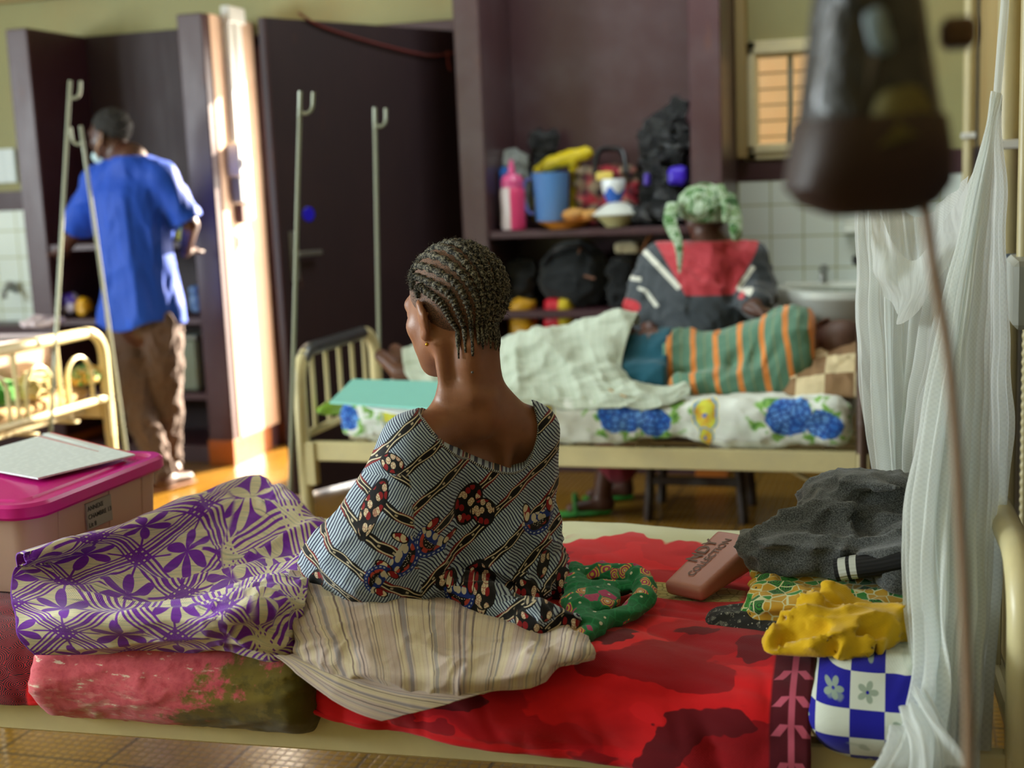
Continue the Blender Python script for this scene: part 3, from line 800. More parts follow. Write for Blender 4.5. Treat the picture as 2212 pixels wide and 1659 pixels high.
# ---- bedspread on the near bed
ctrl = []
prof = [(0, .955, .50), (.06, .94, .565), (.12, .90, .583), (.35, .62, .578), (.6, .30, .583), (.72, .16, .592), (.80, .06, .578), (.87, .0, .545), (.94, -.022, .49), (1, -.018, .44)]
xs = [BX0+.06, -1.5, -.98, -.6, -.3, -.135]
for i, x in enumerate(xs):
    for v, dy_, z in prof:
        z2 = z-(.03 if v == 1 and x > -.5 else 0)+(.03 if v == 1 and x < -.9 else 0)+(.012 if v == 1 and -1.0 < x < -.6 else 0)
        ctrl.append(((x-xs[0])/(xs[-1]-xs[0]), v, (x, yf(x)+dy_, z2)))
def dsp(G, P):
    u, v = G.T; d = .006*fbm(stretch(P, (1, -.5, 0), .35), 7, 3, 5)+.010*ridge(stretch(P, (1, -.35, -.2), .3), 5, 9)*np.clip((v-.1)*2, 0, 1)+.014*ridge(stretch(P, (.5, -.4, -.9), .35), 5, 19)*np.clip((v-.7)*4, 0, 1)
    d += .010*np.sin(u*40+v*5+2*vnoise(P, 3, 2))*np.clip((v-.75)*4, 0, 1)*(u > .45)+.004*np.sin(u*23)
    return d*np.where(v > .98, .6, 1)
V, F, U = sheet(ctrl, 260, 150, dsp)
U = np.stack([V[:, 0]+2.0, U[:, 1]*1.30], -1)
o = mesh('bedspread', V, F, M['rose'], uv=U, label='bright red bedspread printed with roses and a pale back edge, on the near bed', cat='bedspread'); solid(o, .003, 1)
# tie-dyed roll along the left front edge
def roll_f(P):
    x = P[:, 0]; t = np.clip((x+1.52)/.56, -0.2, 1.2)
    cy = yf(x)+.042; cz = .522-.004*t
    q = np.sqrt(((P[:, 1]-cy)/1.25)**2+((P[:, 2]-cz)/1.14)**2)
    d = q-.074-.006*np.clip((x+1.5)*6, -1, 0)
    d = smax(d, np.maximum(-1.515-x, x+.965), .05)
    return (d+.004*vnoise(P, 8, 3)-.004*ridge(stretch(P, (1, -.3, .2), .35), 14, 5))*.8
sdf_obj('rolled_cloth', roll_f, (-1.56, 1.80, .40), (-.93, 2.12, .66), .007, M['tiedye'], uvf=lambda V: np.stack([(V[:, 0]+1.52)/.56, (V[:, 2]-.44)/.15*.6], -1),
        label='rolled pink and olive tie-dyed cloth along the left front edge of the near bed', cat='cloth roll')
# checked pillow at the head end
def pil(c, h, R=None, pw=2.6):
    c = A(c, float); h = A(h, float)
    def f(P):
        Q = P-c
        if R is not None: Q = Q@R
        a = np.abs(Q)/h; e = np.clip(1-(a[:, 0]**4+a[:, 1]**4)*.5, .08, 1)
        q = ((a[:, 0]**6+a[:, 1]**6)+(a[:, 2]/e)**2.2)**(1/3.)
        return (q-1)*h[2]*.7
    return f
def rotz(a): return A([[cos(a), -sin(a), 0], [sin(a), cos(a), 0], [0, 0, 1.0]])
def rotx(a): return A([[1, 0, 0], [0, cos(a), -sin(a)], [0, sin(a), cos(a)]])
def roty(a): return A([[cos(a), 0, sin(a)], [0, 1.0, 0], [-sin(a), 0, cos(a)]])
pf = pil((-.025, 2.145, .53), (.135, .21, .085), rotz(.05))
sdf_obj('pillow', lambda P: pf(P)+.004*vnoise(P, 9, 2)-.007*ridge(stretch(P, (.3, 1, .3), .4), 10, 8)*np.clip((P[:, 0]+.05)*8, 0, 1), (-.20, 1.93, .40), (.14, 2.44, .66), .007, M['check'],
        uvf=lambda V: np.stack([V[:, 0]+.18, (V[:, 2]-.45)*1.25+np.clip(V[:, 1]-2.08, 0, 1)*1.0+.02], -1), label='puffy blue and white checked pillow under the folded clothes at the bed head', cat='pillow')
# ---- purple blanket over the woman's legs
Z = lambda a, b, z: W(a, b, z=z)
rows = [
 (0.0, [(0, 78, 1410, .585), (.2, 200, 1404, .585), (.4, 340, 1406, .585), (.65, 500, 1412, .585), (.85, 620, 1425, .58), (1, 655, 1418, .59)]),
 (.14, [(0, 40, 1365, .625), (.2, 170, 1360, .635), (.4, 320, 1362, .635), (.65, 490, 1372, .64), (.85, 590, 1380, .63), (1, 655, 1370, .61)]),
 (.27, [(0, 24, 1305, .668), (.2, 165, 1318, .672), (.4, 320, 1325, .675), (.65, 480, 1320, .70), (.85, 580, 1310, .69), (1, 660, 1310, .67)]),
 (.42, [(0, 25, 1255, .69), (.2, 165, 1275, .648), (.4, 330, 1300, .618), (.65, 500, 1262, .65), (.85, 600, 1245, .67), (1, 665, 1250, .68)]),
 (.60, [(0, 34, 1215, .715), (.2, 215, 1190, .69), (.4, 350, 1195, .65), (.65, 490, 1195, .635), (.85, 610, 1210, .64), (1, 680, 1212, .66)]),
 (.80, [(0, 55, 1205, .722), (.18, 205, 1154, .725), (.36, 330, 1112, .727), (.5, 440, 1068, .728), (.66, 560, 1027, .728), (.80, 640, 1082, .70), (.9, 715, 1132, .66), (1, 770, 1150, .65)]),
]
ctrl = [(u, v, Z(a, b, z)) for v, r in rows for (u, a, b, z) in r]
for (u, a, b, z) in rows[-1][1]:
    p = Z(a, b, z); k = min(1, max(0, (u-.5)*3))
    ctrl.append((u, .87, p+A([-.03*(1-k)-.01, .03, -.012]))); ctrl.append((u, 1.0, A([p[0]-.05*(1-k)+.0, p[1]+.07, .60 if u < .95 else .60])))
def dsp(G, P):
    u, v = G.T
    return .022*ridge(stretch(P, (1, .1, .1), .3), 5, 4)*np.clip((.85-v)*6, 0, 1)+.020*ridge(stretch(P, (.4, 1, .3), .35), 7, 12)*np.clip((u-.45)*3, 0, 1)+.006*vnoise(P, 10, 6)
V, F, U = sheet(ctrl, 240, 200, dsp, (.78, .86))
o = mesh('blanket', V, F, M['purple'], uv=U, label='purple and cream patterned cloth spread over the woman\'s outstretched legs', cat='blanket'); solid(o, .003, 1)
# ---- striped cloth around her hips
Y = lambda a, b, y: W(a, b, y=y)
rows = [
 (0.0, [(0, 640, 1418, 1.895), (.12, 720, 1455, 1.885), (.3, 850, 1490, 1.875), (.5, 985, 1503, 1.885), (.68, 1100, 1492, 1.90), (.85, 1200, 1455, 1.935), (1, 1284, 1424, 1.98)]),
 (.2, [(0, 636, 1385, 1.90), (.12, 715, 1420, 1.88), (.3, 850, 1455, 1.865), (.5, 985, 1465, 1.87), (.68, 1100, 1462, 1.885), (.85, 1200, 1435, 1.93), (1, 1284, 1412, 1.985)]),
 (.45, [(0, 630, 1330, 1.95), (.12, 705, 1355, 1.93), (.3, 845, 1385, 1.92), (.5, 985, 1402, 1.935), (.68, 1110, 1412, 1.945), (.85, 1200, 1398, 1.965), (1, 1272, 1400, 2.00)]),
 (.7, [(0, 620, 1270, 2.02), (.12, 700, 1290, 2.01), (.3, 840, 1310, 2.01), (.5, 985, 1335, 2.03), (.68, 1110, 1368, 2.03), (.85, 1195, 1376, 2.045), (1, 1262, 1386, 2.05)]),
 (1, [(0, 625, 1232, 2.09), (.12, 700, 1240, 2.14), (.3, 840, 1262, 2.15), (.5, 985, 1290, 2.15), (.68, 1100, 1330, 2.14), (.85, 1180, 1352, 2.12), (1, 1245, 1374, 2.10)]),
]
ctrl = [(u, v, Y(a, b, y)) for v, r in rows for (u, a, b, y) in r]
def dsp(G, P):
    u, v = G.T
    d = .012*ridge(stretch(P, (1, .2, -.25), .3), 7, 14)+.010*ridge(stretch(P, (.3, .2, 1), .4), 9, 21)*np.clip(1-v, 0, 1)
    d += .010*np.sin((u*9+v*2.4)*2+3*vnoise(P, 4, 3))*np.exp(-((u-.9)/.16)**2)
    return d
V, F, U = sheet(ctrl, 260, 120, dsp)
U = np.stack([U[:, 0]*.75+(U[:, 1]-.5)*.10*(1-2*U[:, 0]), U[:, 1]*.4], -1)
wrap = empty('wrap_cloth', V.mean(0)*A([1, 1, 0])+A([0, 0, .58]), 'cream homespun cloth with thin multicoloured stripes wrapped round the woman\'s hips', 'cloth')
o = mesh('upper_layer', V, F, M['striped'], wrap, uv=U); solid(o, .004, 1)
rows = [
 (0, [(0, 592, 1416, 1.885), (.3, 660, 1468, 1.872), (.6, 735, 1520, 1.862), (1, 826, 1556, 1.862)]),
 (.5, [(0, 620, 1415, 1.885), (.3, 700, 1455, 1.872), (.6, 800, 1495, 1.862), (1, 950, 1525, 1.868)]),
 (1, [(0, 650, 1410, 1.895), (.3, 770, 1450, 1.885), (.6, 910, 1480, 1.88), (1, 1075, 1488, 1.892)]),
]
ctrl = [(u, v, Y(a, b, y)) for v, r in rows for (u, a, b, y) in r]
V, F, U = sheet(ctrl, 90, 40, lambda G, P: .004*ridge(stretch(P, (1, 0, -.5), .3), 10, 4)-.002)
U = np.stack([U[:, 1]*.22, U[:, 0]*.5], -1)
o = mesh('lower_layer', V, F, M['striped'], wrap, uv=U, label='flat corner of the cloth hanging over the bed edge'); solid(o, .004, 1)
# a strip of the purple blanket showing under the striped cloth
_c = [(0, 0, Y(870, 1512, 1.886)), (.5, 0, Y(985, 1524, 1.892)), (1, 0, Y(1140, 1500, 1.91)), (0, 1, Y(870, 1480, 1.90)), (.5, 1, Y(985, 1485, 1.905)), (1, 1, Y(1150, 1460, 1.93))]
# ------------------------------------------------------------------ people
IR = A([_R0[0], _R0[1], 0]); IA = A([-sin(_y), cos(_y), 0]); UP = A([0, 0, 1.0])      # to the right, away
def frame(fwd, up=UP):
    f = nrm(fwd); u = nrm(A(up, float)-f*(A(up, float)@f)); r = np.cross(f, u); return np.stack([r, f, u], 1)
def skin(name, c, dark, spot=.25):
    m = Mat(name); n = m.noise(None, 5, 4, .6); f = m.noise(None, 220, 3, .6)
    base = m.mix(n.step(.35, .7)*.6, c, dark); base = m.mix(m.noise(None, 60, 3).step(.6, .8)*spot, base, dark)
    return m.out(base, m.math('ADD', n*.15, .36), bump=f+m.voro(None, 260)*.6, bstr=.16, bdist=.0012, sss=.08, spec=.45)
M['skin_w'] = skin('warm_brown_skin', '9a6648', '5e3a26'); M['skin_m'] = skin('dark_brown_skin', '4a281a', '2c160f'); M['skin_d'] = skin('deep_brown_skin', '5a3628', '36201a')
M['eye'] = Mat('eye_white').out('d8cfc0', .2); M['iris'] = Mat('dark_iris').out('180c06', .1)
def head_sdf(C, R, s=1.0, thin=0.0):
    """x right, y forward, z up; the head is about .23 high"""
    c_ = lambda a, b, r1, r2=None: s_cap(a, b, r1, r2)
    cr = s_ell((0, -.014, .030), (.073, .092, .083)); fc = s_ell((0, .028, -.030), (.058, .060, .082))
    soft = [s_ell((0, .060, -.088), (.026, .022, .020)), c_((.052, .000, -.045), (.018, .055, -.094), .017, .014), c_((-.052, .000, -.045), (-.018, .055, -.094), .017, .014),
            s_ell((.043, .052, -.022), (.019, .020, .017)), s_ell((-.043, .052, -.022), (.019, .020, .017)), c_((-.034, .078, .016), (.034, .078, .016), .012)]
    nose = [c_((0, .088, .006), (0, .107, -.030), .007, .0125), s_ell((.012, .094, -.035), (.009, .010, .008)), s_ell((-.012, .094, -.035), (.009, .010, .008))]
    lips = [c_((-.019, .083, -.058), (.019, .083, -.058), .0075), c_((-.016, .083, -.068), (.016, .083, -.068), .0085)]
    cheek = s_ell((0, .042, -.052), (.046, .044, .046)); lids = [s_ell((.031, .071, -.002), (.0155, .0145, .0115)), s_ell((-.031, .071, -.002), (.0155, .0145, .0115))]
    cut = [s_ell((.031, .092, .000), (.017, .012, .011)), s_ell((-.031, .092, .000), (.017, .012, .011))]
    mouth = c_((-.02, .094, -.063), (.02, .094, -.063), .0022)
    ears = []
    for sx in (-1, 1):
        Re = frame((sx*.35, -.94, 0)); Re = Re
        e = s_ell((sx*.080, -.010, -.006), (.0075, .019, .032), roty(sx*.18)@rotz(sx*.42)); q = s_ell((sx*.088, .000, .002), (.007, .010, .017), rotz(sx*.42)); lobe = s_ell((sx*.075, -.004, -.036), (.006, .009, .011))
        ears.append(lambda P, e=e, q=q, l=lobe: smin(smax(e(P), -q(P), .004), l(P), .008))
    def f(P):
        Q = ((P-C)@R)/s
        d = smin(cr(Q), fc(Q), .035)
        d = smin(d, cheek(Q), .03)
        for g in soft: d = smin(d, g(Q), .022)
        for g in cut: d = smax(d, -g(Q), .012)
        for g in lids: d = smin(d, g(Q), .006)
        for g in nose: d = smin(d, g(Q), .010)
        for g in lips: d = smin(d, g(Q), .005)
        d = smax(d, -mouth(Q), .002)
        for g in ears: d = smin(d, g(Q), .006)
        return d*s
    return f
def eyes(C, R, s, parent):
    for sx in (-1, 1):
        c = C+R@(A([sx*.031, .0735, -.003])*s); o = MB().lathe([(.0118*s*sin(a), -.0118*s*cos(a)) for a in np.linspace(0, pi, 12)], c, 16, R[:, 1]).build('eye', M['eye'], parent)
        MB().lathe([(.0001, .0122*s), (.003*s, .0119*s), (.0056*s, .0106*s)], c, 16, R[:, 1]).build('iris', M['iris'], o)
def hand_sdf(w, d, n, side=1, s=1.0, curl=.5):
    """w wrist, d finger direction, n back-of-hand normal; side=+1: thumb towards cross(d,n)"""
    d = nrm(d); n = nrm(n-d*(A(n)@d)); t = np.cross(d, n)*side; fs = []
    R = np.stack([d, t, n], 1)
    fs.append(s_box(w+d*.048*s, A([.046, .036, .013])*s, .012*s, R)); fs.append(s_cap(w-d*.02*s, w+d*.02*s, .023*s, .021*s))
    fing = []
    for k, (o, L, r) in enumerate(((.027, .072, .0086), (.009, .080, .0088), (-.009, .074, .0084), (-.027, .058, .0076))):
        p = w+d*.088*s+t*o*s; a = curl*(.35+.08*k); P = [p-d*.02*s, p]; aa = 0
        for j, fr_ in enumerate((.45, .3, .25)):
            aa += a; p = p+(d*cos(aa)-n*sin(aa)+t*o*.6)*L*fr_*s; P.append(p)
        fing.append(s_chain(P, [r*s*q for q in (1.05, 1.05, 1, .92, .8)]))
    p = w+d*.022*s+t*.03*s; P = [w+d*.012*s+t*.016*s, p]; q = nrm(d*.7+t*.75-n*.25*curl)
    for L in (.034, .028): p = p+q*L*s; q = nrm(q+d*.3-n*.2*curl); P.append(p)
    fing.append(s_chain(P, [.013*s, .012*s, .0105*s, .0085*s]))
    def f(P):
        x = smin(fs[0](P), fs[1](P), .02*s)
        for g in fing: x = smin(x, g(P), .004*s)
        return x
    return f
def bbox(pts, m): pts = A(pts, float); return pts.min(0)-m, pts.max(0)+m
def ellR(c, r, R): return s_ell(c, r, R)
def polysd(px, poly):
    """2-D signed distance, negative inside"""
    poly = A(poly, float); d = np.full(len(px), 1e9); ins = np.zeros(len(px), bool)
    for i in range(len(poly)):
        a = poly[i]; b = poly[(i+1) % len(poly)]; e = b-a; w = px-a; t = np.clip((w@e)/(e@e), 0, 1)
        d = np.minimum(d, np.linalg.norm(w-t[:, None]*e, axis=1))
        c1 = (a[1] <= px[:, 1]) != (b[1] <= px[:, 1]); xx = a[0]+(px[:, 1]-a[1])/(b[1]-a[1]+1e-12)*e[0]; ins ^= c1 & (px[:, 0] < xx)
    return np.where(ins, -d, d)
def march(f, o, d, n=60, off=0.0):
    P = A(o, float).copy(); d = nrm(d); one = P.ndim == 1
    if one: P = P[None]
    for _ in range(n): P = P+d*np.clip(f(P)-off, -.03, .05)[:, None]*.8
    return P[0] if one else P
# ================= the elderly woman on the near bed
HC = W(982, 670, y=2.29); hf = nrm(-IR*.66+IA*.75-UP*.10); HR = frame(hf); HS = 1.07
PL = W(893, 945, y=2.17); PR = W(1146, 922, y=2.38); C7 = W(1032, 862, y=2.27)
rt = nrm((PR-PL)*A([1, 1, 0])); ft = A([-rt[1], rt[0], 0]); TR = np.stack([rt, ft, UP], 1)
TC = W(1035, 1060, y=2.37)
pel = A([-.80, 2.33, .675]); eL = A([-.985, 2.17, .69]); wL = A([-.96, 2.40, .70]); eR = A([-.75, 2.50, .70]); wR = A([-.90, 2.56, .70])
hd = head_sdf(HC, HR, HS)
HL = lambda x, y, z: HC+HR@(A([x, y, z])*HS)
nape = C7+A([0, .012, 0])
tors = s_un(.035, ellR(TC, (.135, .085, .17), TR), ellR(TC-ft*.0+UP*.10, (.150, .075, .07), TR), s_cap(nape-UP*.03+ft*.02, PL+A([0, 0, -.012])+ft*.01, .048, .040), s_cap(nape-UP*.03+ft*.02, PR+A([0, 0, -.012])+ft*.01, .048, .040),
    ellR(TC+rt*-.070+UP*.045-ft*.060, (.046, .028, .060), TR), ellR(TC+rt*.070+UP*.045-ft*.060, (.046, .028, .060), TR), ellR(pel, (.15, .12, .095), TR), s_cap(TC-UP*.1, pel, .11, .12))
arms = s_un(.02, s_chain([PL-UP*.01, eL, wL], [.042, .032, .024]), s_chain([PR-UP*.01, eR, wR], [.042, .032, .024]))
neck = s_un(.02, s_chain([HL(0, -.022, -.03), HL(0, -.030, -.09), nape-UP*.01+ft*.012], [.048, .041, .048]), s_chain([HL(-.052, -.015, -.055), HL(-.048, -.01, -.12), nape-rt*.055+ft*.05-UP*.055], [.014, .012, .012]),
    s_chain([HL(.046, -.015, -.055), HL(.036, -.01, -.12), nape+rt*.035+ft*.05-UP*.05], [.012, .010, .010]), s_cap(HL(.012, -.03, -.12), PR+rt*-.04+UP*.010, .030, .034), s_cap(HL(-.02, -.06, -.06), nape-rt*.022-UP*.02, .02, .018), s_cap(HL(.02, -.06, -.06), nape+rt*.022-UP*.02, .02, .018))
legs = s_un(.02, s_chain([pel-rt*.07-UP*.015, A([-1.13, 1.93, .612]), A([-1.42, 1.91, .612]), A([-1.465, 1.92, .66])], [.06, .034, .028, .018]), s_chain([pel+rt*.04-UP*.01, A([-1.12, 2.46, .612]), A([-1.33, 2.51, .62]), A([-1.38, 2.515, .67])], [.07, .036, .030, .018]))
hnL = hand_sdf(wL, A([.1, .9, -.1]), UP, 1, .95, .7); hnR = hand_sdf(wR, A([-.9, -.4, -.1]), UP, -1, .95, .7)
spine = s_chain([nape-ft*.028-UP*.0, TC+UP*.11-ft*.098, TC-ft*.100], [.006, .008, .006])
_b0 = lambda P: smin(tors(P), neck(P), .035)
_sc = [march(_b0, W(a, b, y=1.9), IA, 90)+IA*.004 for a, b in ((915, 930), (955, 926), (1010, 934), (1050, 948))]; _sd = [march(_b0, W(a, b, y=1.9), IA, 90)+IA*.006 for a, b in ((1050, 950), (1056, 990), (1040, 1030))]; _se = [march(_b0, W(a, b, y=1.9), IA, 90)+IA*.006 for a, b in ((1128, 945), (1118, 960), (1112, 985))]
scap = s_un(.012, s_chain(_sc, [.012, .014, .014, .008]), s_chain(_sd, [.008, .009, .007]))
def wbody(P):
    d = smin(tors(P), neck(P), .035); d = smin(d, spine(P), .03); d = smin(d, scap(P), .022); d = smin(d, hd(P), .016)
    d = smin(d, arms(P), .03); d = smin(d, legs(P), .04); d = np.minimum(d, np.minimum(hnL(P), hnR(P)))
    return d
wom = empty('elderly_woman', (pel[0], pel[1], .58), 'elderly woman seen from behind with grey cornrows and an off-shoulder striped wax-print dress', 'person')
def upper(P): return wbody(P)
V, F = snets(wbody, (-1.52, 1.95, .56), (-.55, 2.75, 1.32), .0068, 2)
mesh('body', V, F, M['skin_w'], wom)
eyes(HC, HR, HS, wom)
MB().lathe([(.0001, .0025), (.0022, .002), (.003, 0), (.0022, -.002), (.0001, -.0025)], W(1012, 848, y=2.20), 10).add([], []) if False else None
# --- dress
cz = [.56, .62, .70, .80, .87, .93]
cen = A([W(1045, 1370, y=2.31), W(1035, 1295, y=2.31), W(1022, 1190, y=2.33), W(1024, 1075, y=2.33), W(1030, 990, y=2.32), W(1032, 930, y=2.31)])
aw = [.205, .190, .155, .140, .140, .125]; bw = [.215, .195, .14, .115, .10, .08]
def dtorso(P):
    z = P[:, 2]; cx = np.interp(z, cen[::-1, 2] if cen[0, 2] > cen[-1, 2] else cen[:, 2], cen[:, 0]); cy = np.interp(z, cen[:, 2], cen[:, 1])
    a = np.interp(z, cen[:, 2], aw); b = np.interp(z, cen[:, 2], bw)
    q = P-np.stack([cx, cy, z], -1); x = q@rt; y = q@ft
    k0 = np.sqrt((x/a)**2+(y/b)**2)+1e-6; k1 = np.sqrt((x/a/a)**2+(y/b/b)**2)+1e-6
    return smax(k0*(k0-1)/k1, np.maximum(z-.90, .60-z), .02)
slv = s_un(.05, s_cap(W(800, 1225, y=2.07), W(910, 1262, y=2.19), .07, .06), s_cap(PL-UP*.08+rt*.03, W(890, 1230, y=2.15), .05, .07), s_cap(PL+A([0, 0, -.012]), W(738, 1215, y=2.12), .050, .062), s_cap(PL-UP*.06+rt*.02, W(800, 1225, y=2.07), .05, .078), s_cap(W(738, 1215, y=2.12), W(690, 1262, y=2.14), .058, .040), s_cap(PL+A([0, 0, -.02]), PL+rt*.05-UP*.02, .048))
slr = s_un(.04, s_cap(PR+A([0, 0, -.008]), W(1130, 1180, y=2.40), .048, .06), s_cap(W(1130, 1180, y=2.40), W(1160, 1290, y=2.34), .062, .065))
H = lambda px, py: ((px-1030)/1157., .90-(py-950)/1172.)
org_h = W(1030, 950, y=2.30)
def hz(P): return np.stack([(P-org_h)@IR, P[:, 2]], -1)
def px2hz(px, py, y=2.27): p = W(px, py, y=y); return ((p-org_h)@IR, p[2])
ncurve = [(903, 893, 2.16), (925, 912, 2.18), (960, 950, 2.20), (1000, 982, 2.22), (1060, 1013, 2.24), (1105, 1024, 2.26), (1135, 1012, 2.29), (1153, 975, 2.32), (1163, 930, 2.34), (1158, 890, 2.35), (1142, 858, 2.35), (1110, 828, 2.35)]
NP = [px2hz(*q) for q in ncurve]
poly = NP+[px2hz(1090, 780), px2hz(1090, 500), px2hz(905, 500)]
hem_ = s_un(.03, s_cap(W(960, 1290, y=2.18), W(1170, 1345, z=.618), .055, .036), s_cap(W(1170, 1345, z=.618), W(1225, 1352, z=.612), .036, .026))
def dress(P):
    d = smin(np.minimum(smin(tors(P), neck(P), .035), arms(P)+.004)-.009, dtorso(P), .03); d = smin(d, slv(P), .022); d = smin(d, slr(P), .04); d = smin(d, hem_(P), .04)
    z = P[:, 2]
    lowf = np.clip((.86-z)/.12, 0, 1)
    Q = stretch(P, nrm(-IR*.55-UP*.83), .28); Q2 = stretch(P, nrm(IR*.9-UP*.30), .30)
    d = d-lowf*(.012*ridge(Q, 8, 3, 1)+.004*vnoise(Q, 22, 9))
    d = d-np.clip((.74-z)/.08, 0, 1)*.016*ridge(Q2, 10, 5, 1)
    cr = s_chain(CR1, [.004]*len(CR1))(P); d = d+.007*np.exp(-(cr/.016)**2)
    d = smax(d, -polysd(hz(P), poly)*.9-0.0, .003)
    return smax(d, .588-z, .01)
CR1 = [W(880, 1010, y=2.17), W(885, 1100, y=2.14), W(905, 1180, y=2.13), W(915, 1280, y=2.13)]
def duv(V): return hz(V)
V, F = snets(dress, (-1.3, 1.90, .57), (-.45, 2.70, 1.0), .0062, 2, True)
DRESS = (V, F)
def m_dress():
    m = Mat('striped_wax_print_cotton'); u, v = m.uv()
    nz = m.noise(m.vec(u, v), 14, 2)
    X = u*1157.0+1030.0; Yp = 950.0-(v-.90)*1172.0
    Xw = X+(nz-.5)*16.0; Yw = Yp+(m.noise(m.vec(u+5.0, v), 14, 2)-.5)*16.0
    # two cut pieces: back panel and left sleeve
    sl = (X-(895.0+(Yp-1000.0)*.06)).step(4.0, -4.0)*(Yp-985.0).step(-4.0, 4.0)
    # back panel: chains climb to the right
    def chains(x, y, ang, period, off, ph=0.0):
        a, b = m.rot(x, y, ang)              # a along the chain, b across
        e = (b/period+off); t = (e.fr()-.5)*period     # distance across in px
        wv = ((a/11.0).sin())*2.6
        w = t.abs()
        black = w.step(10.0, 9.0)
        cream = ((w-5.2-wv*.7).abs()).step(1.5, .8)*black; red = ((w-8.0).abs()).step(2.4, 1.5)*black*(a/30.0).sin().step(-.3, .1)
        dot = ((w).step(2.2, 1.2))*((a/11.0).sin().abs()).step(.35, .2)
        return black, cream.mx(dot*.8), red, a, b
    b1, c1, r1, a1, p1 = chains(Xw, Yw, -.66, 68.0, .10)
    b2, c2, r2, a2, p2 = chains(Xw, Yw, .60, 62.0, .30)
    st1 = ((a1/5.5*6.283+(nz-.5)*3.0).sin()); st2 = ((a2/5.5*6.283+(nz-.5)*3.0).sin())
    stripe = (st1*(1.0-sl)+st2*sl).step(-.45, -.02)
    blk = b1*(1.0-sl)+b2*sl; cr = c1*(1.0-sl)+c2*sl; rd = r1*(1.0-sl)+r2*sl
    base = m.mix(stripe, '161d44', 'b0bfca')
    base = m.mix(blk, base, '0c0708'); base = m.mix(rd, base, '7c1418'); base = m.mix(cr, base, 'cfc0a2')
    sp = m.voro(m.vec(u, v*.75), 92, 'F1'); spot = sp.step(.46, .40); vein = m.voro(m.vec(u+2.0, v), 210, 'DISTANCE_TO_EDGE').step(.03, .09)
    sc = m.voro(m.vec(u, v*.75), 92, 'F1', 'Color'); scx = m.sep(sc)[0]
    def patch(c, cx, cy, rx, ry, a):
        x, y = m.rot(Xw-cx, Yw-cy, a); d = ((x/rx).sq()+(y/ry).sq()).sqrt()
        edge = d.step(1.0, .95)
        inn = m.mix(spot, '0b0607', m.mix(scx.step(.45, .5), '8f151a', m.mix(vein, '8f151a', 'dccbaa')))
        return m.mix(edge, c, m.mix(d.step(.88, .84), '0b0607', inn))
    def bag(c, cx, cy, r, a):
        x, y = m.rot(Xw-cx, Yw-cy, a); q = (x.sq()+y.sq()).sqrt(); half = y.step(-r*.12, r*.02)
        # blue ring, black pouch with white specks, red flap
        c = m.mix(q.step(r*1.0, r*.96)*half, c, '16307c')
        c = m.mix(((q-r*.86).abs().step(r*.05, r*.02))*half*((m.math('ARCTAN2', y, x)*22.0).sin().step(-.2, .3)), c, 'b9c4cf')
        c = m.mix(q.step(r*.74, r*.70)*half, c, m.mix(spot*q.step(r*.5, r*.55), '0b0607', 'b04030'))
        c = m.mix(m.voro(m.vec(u, v), 260, 'F1').step(.25, .15)*q.step(r*.5, r*.45)*half, c, 'cfc8b4')
        d = ((x/(r*1.05)).sq()+((y+r*.12)/(r*.30)).sq()).sqrt(); c = m.mix(d.step(1.0, .95), c, m.mix(spot, '16307c', 'c9c0aa'))
        x2 = x.abs()-r*.72; d2 = ((x2/(r*.24)).sq()+((y+r*.62)/(r*.55)).sq()).sqrt()
        c = m.mix(d2.step(1.0, .92), c, m.mix(d2.step(.8, .74), '0b0607', m.mix(spot, '8f151a', 'dccbaa')))
        return c
    for q in ((1008, 1072, 30, 50, .35), (1040, 1095, 26, 34, -.3), (818, 1045, 22, 62, .45), (858, 960, 30, 22, .5), (1010, 1250, 34, 62, .5), (905, 1275, 62, 26, .25), (1135, 1290, 26, 60, -.6), (1195, 1325, 50, 34, .3), (690, 1288, 48, 22, -.2), (1070, 1345, 40, 18, .3), (680, 1215, 18, 46, .5), (960, 1215, 24, 20, .2), (1035, 1235, 30, 22, -.5), (1100, 1325, 30, 16, .4), (940, 1318, 44, 14, .1), (1165, 1235, 14, 30, .2), (1215, 1290, 22, 40, -.3)):
        base = patch(base, *q)
    for q in ((875, 1140, 38, -.95), (1160, 1135, 36, -.1), (935, 1125, 34, .9), (985, 1238, 32, .2), (830, 1175, 30, 2.2)):
        base = bag(base, *q)
    M['dress'] = m.out(base, .8, bump=(Xw*2.0).sin()*.1+m.noise(None, 60, 3), bstr=.25, bdist=.002, sheen=.15, spec=.25)
m_dress()
dr = mesh('dress', V, F, M['dress'], wom, uv=duv(V))
# neckline trim lying on the edge
q = spline([np.append(p, 0) for p in NP], 130)
st = org_h+IR*q[:, :1]; st[:, 2] = q[:, 1]; st = st-IA*.35
fb = lambda P: np.minimum(smin(np.minimum(smin(tors(P), neck(P), .035), arms(P)+.004)-.009, dtorso(P), .03), np.minimum(slv(P), slr(P)))
T = march(fb, st, IA, 90); T = T[((T-st)@IA) < .55]
m = Mat('neckline_stitching'); u, v = m.uv(); M['trim'] = m.out(m.mix((v*1500.0).sin().step(-.2, .2), '0d0f1c', 'b9bcb8'), .8)
MB().tube(T, .0024, 8).build('neckline_trim', M['trim'], dr, label='black and white stitched edge')
MB().lathe([(.0026*sin(a), .0026*cos(a)) for a in np.linspace(0, pi, 8)], march(wbody, W(1013, 849, y=2.0), IA, 80), 10).build('mole', plain('grey_mole', '5a5450', .5), wom)
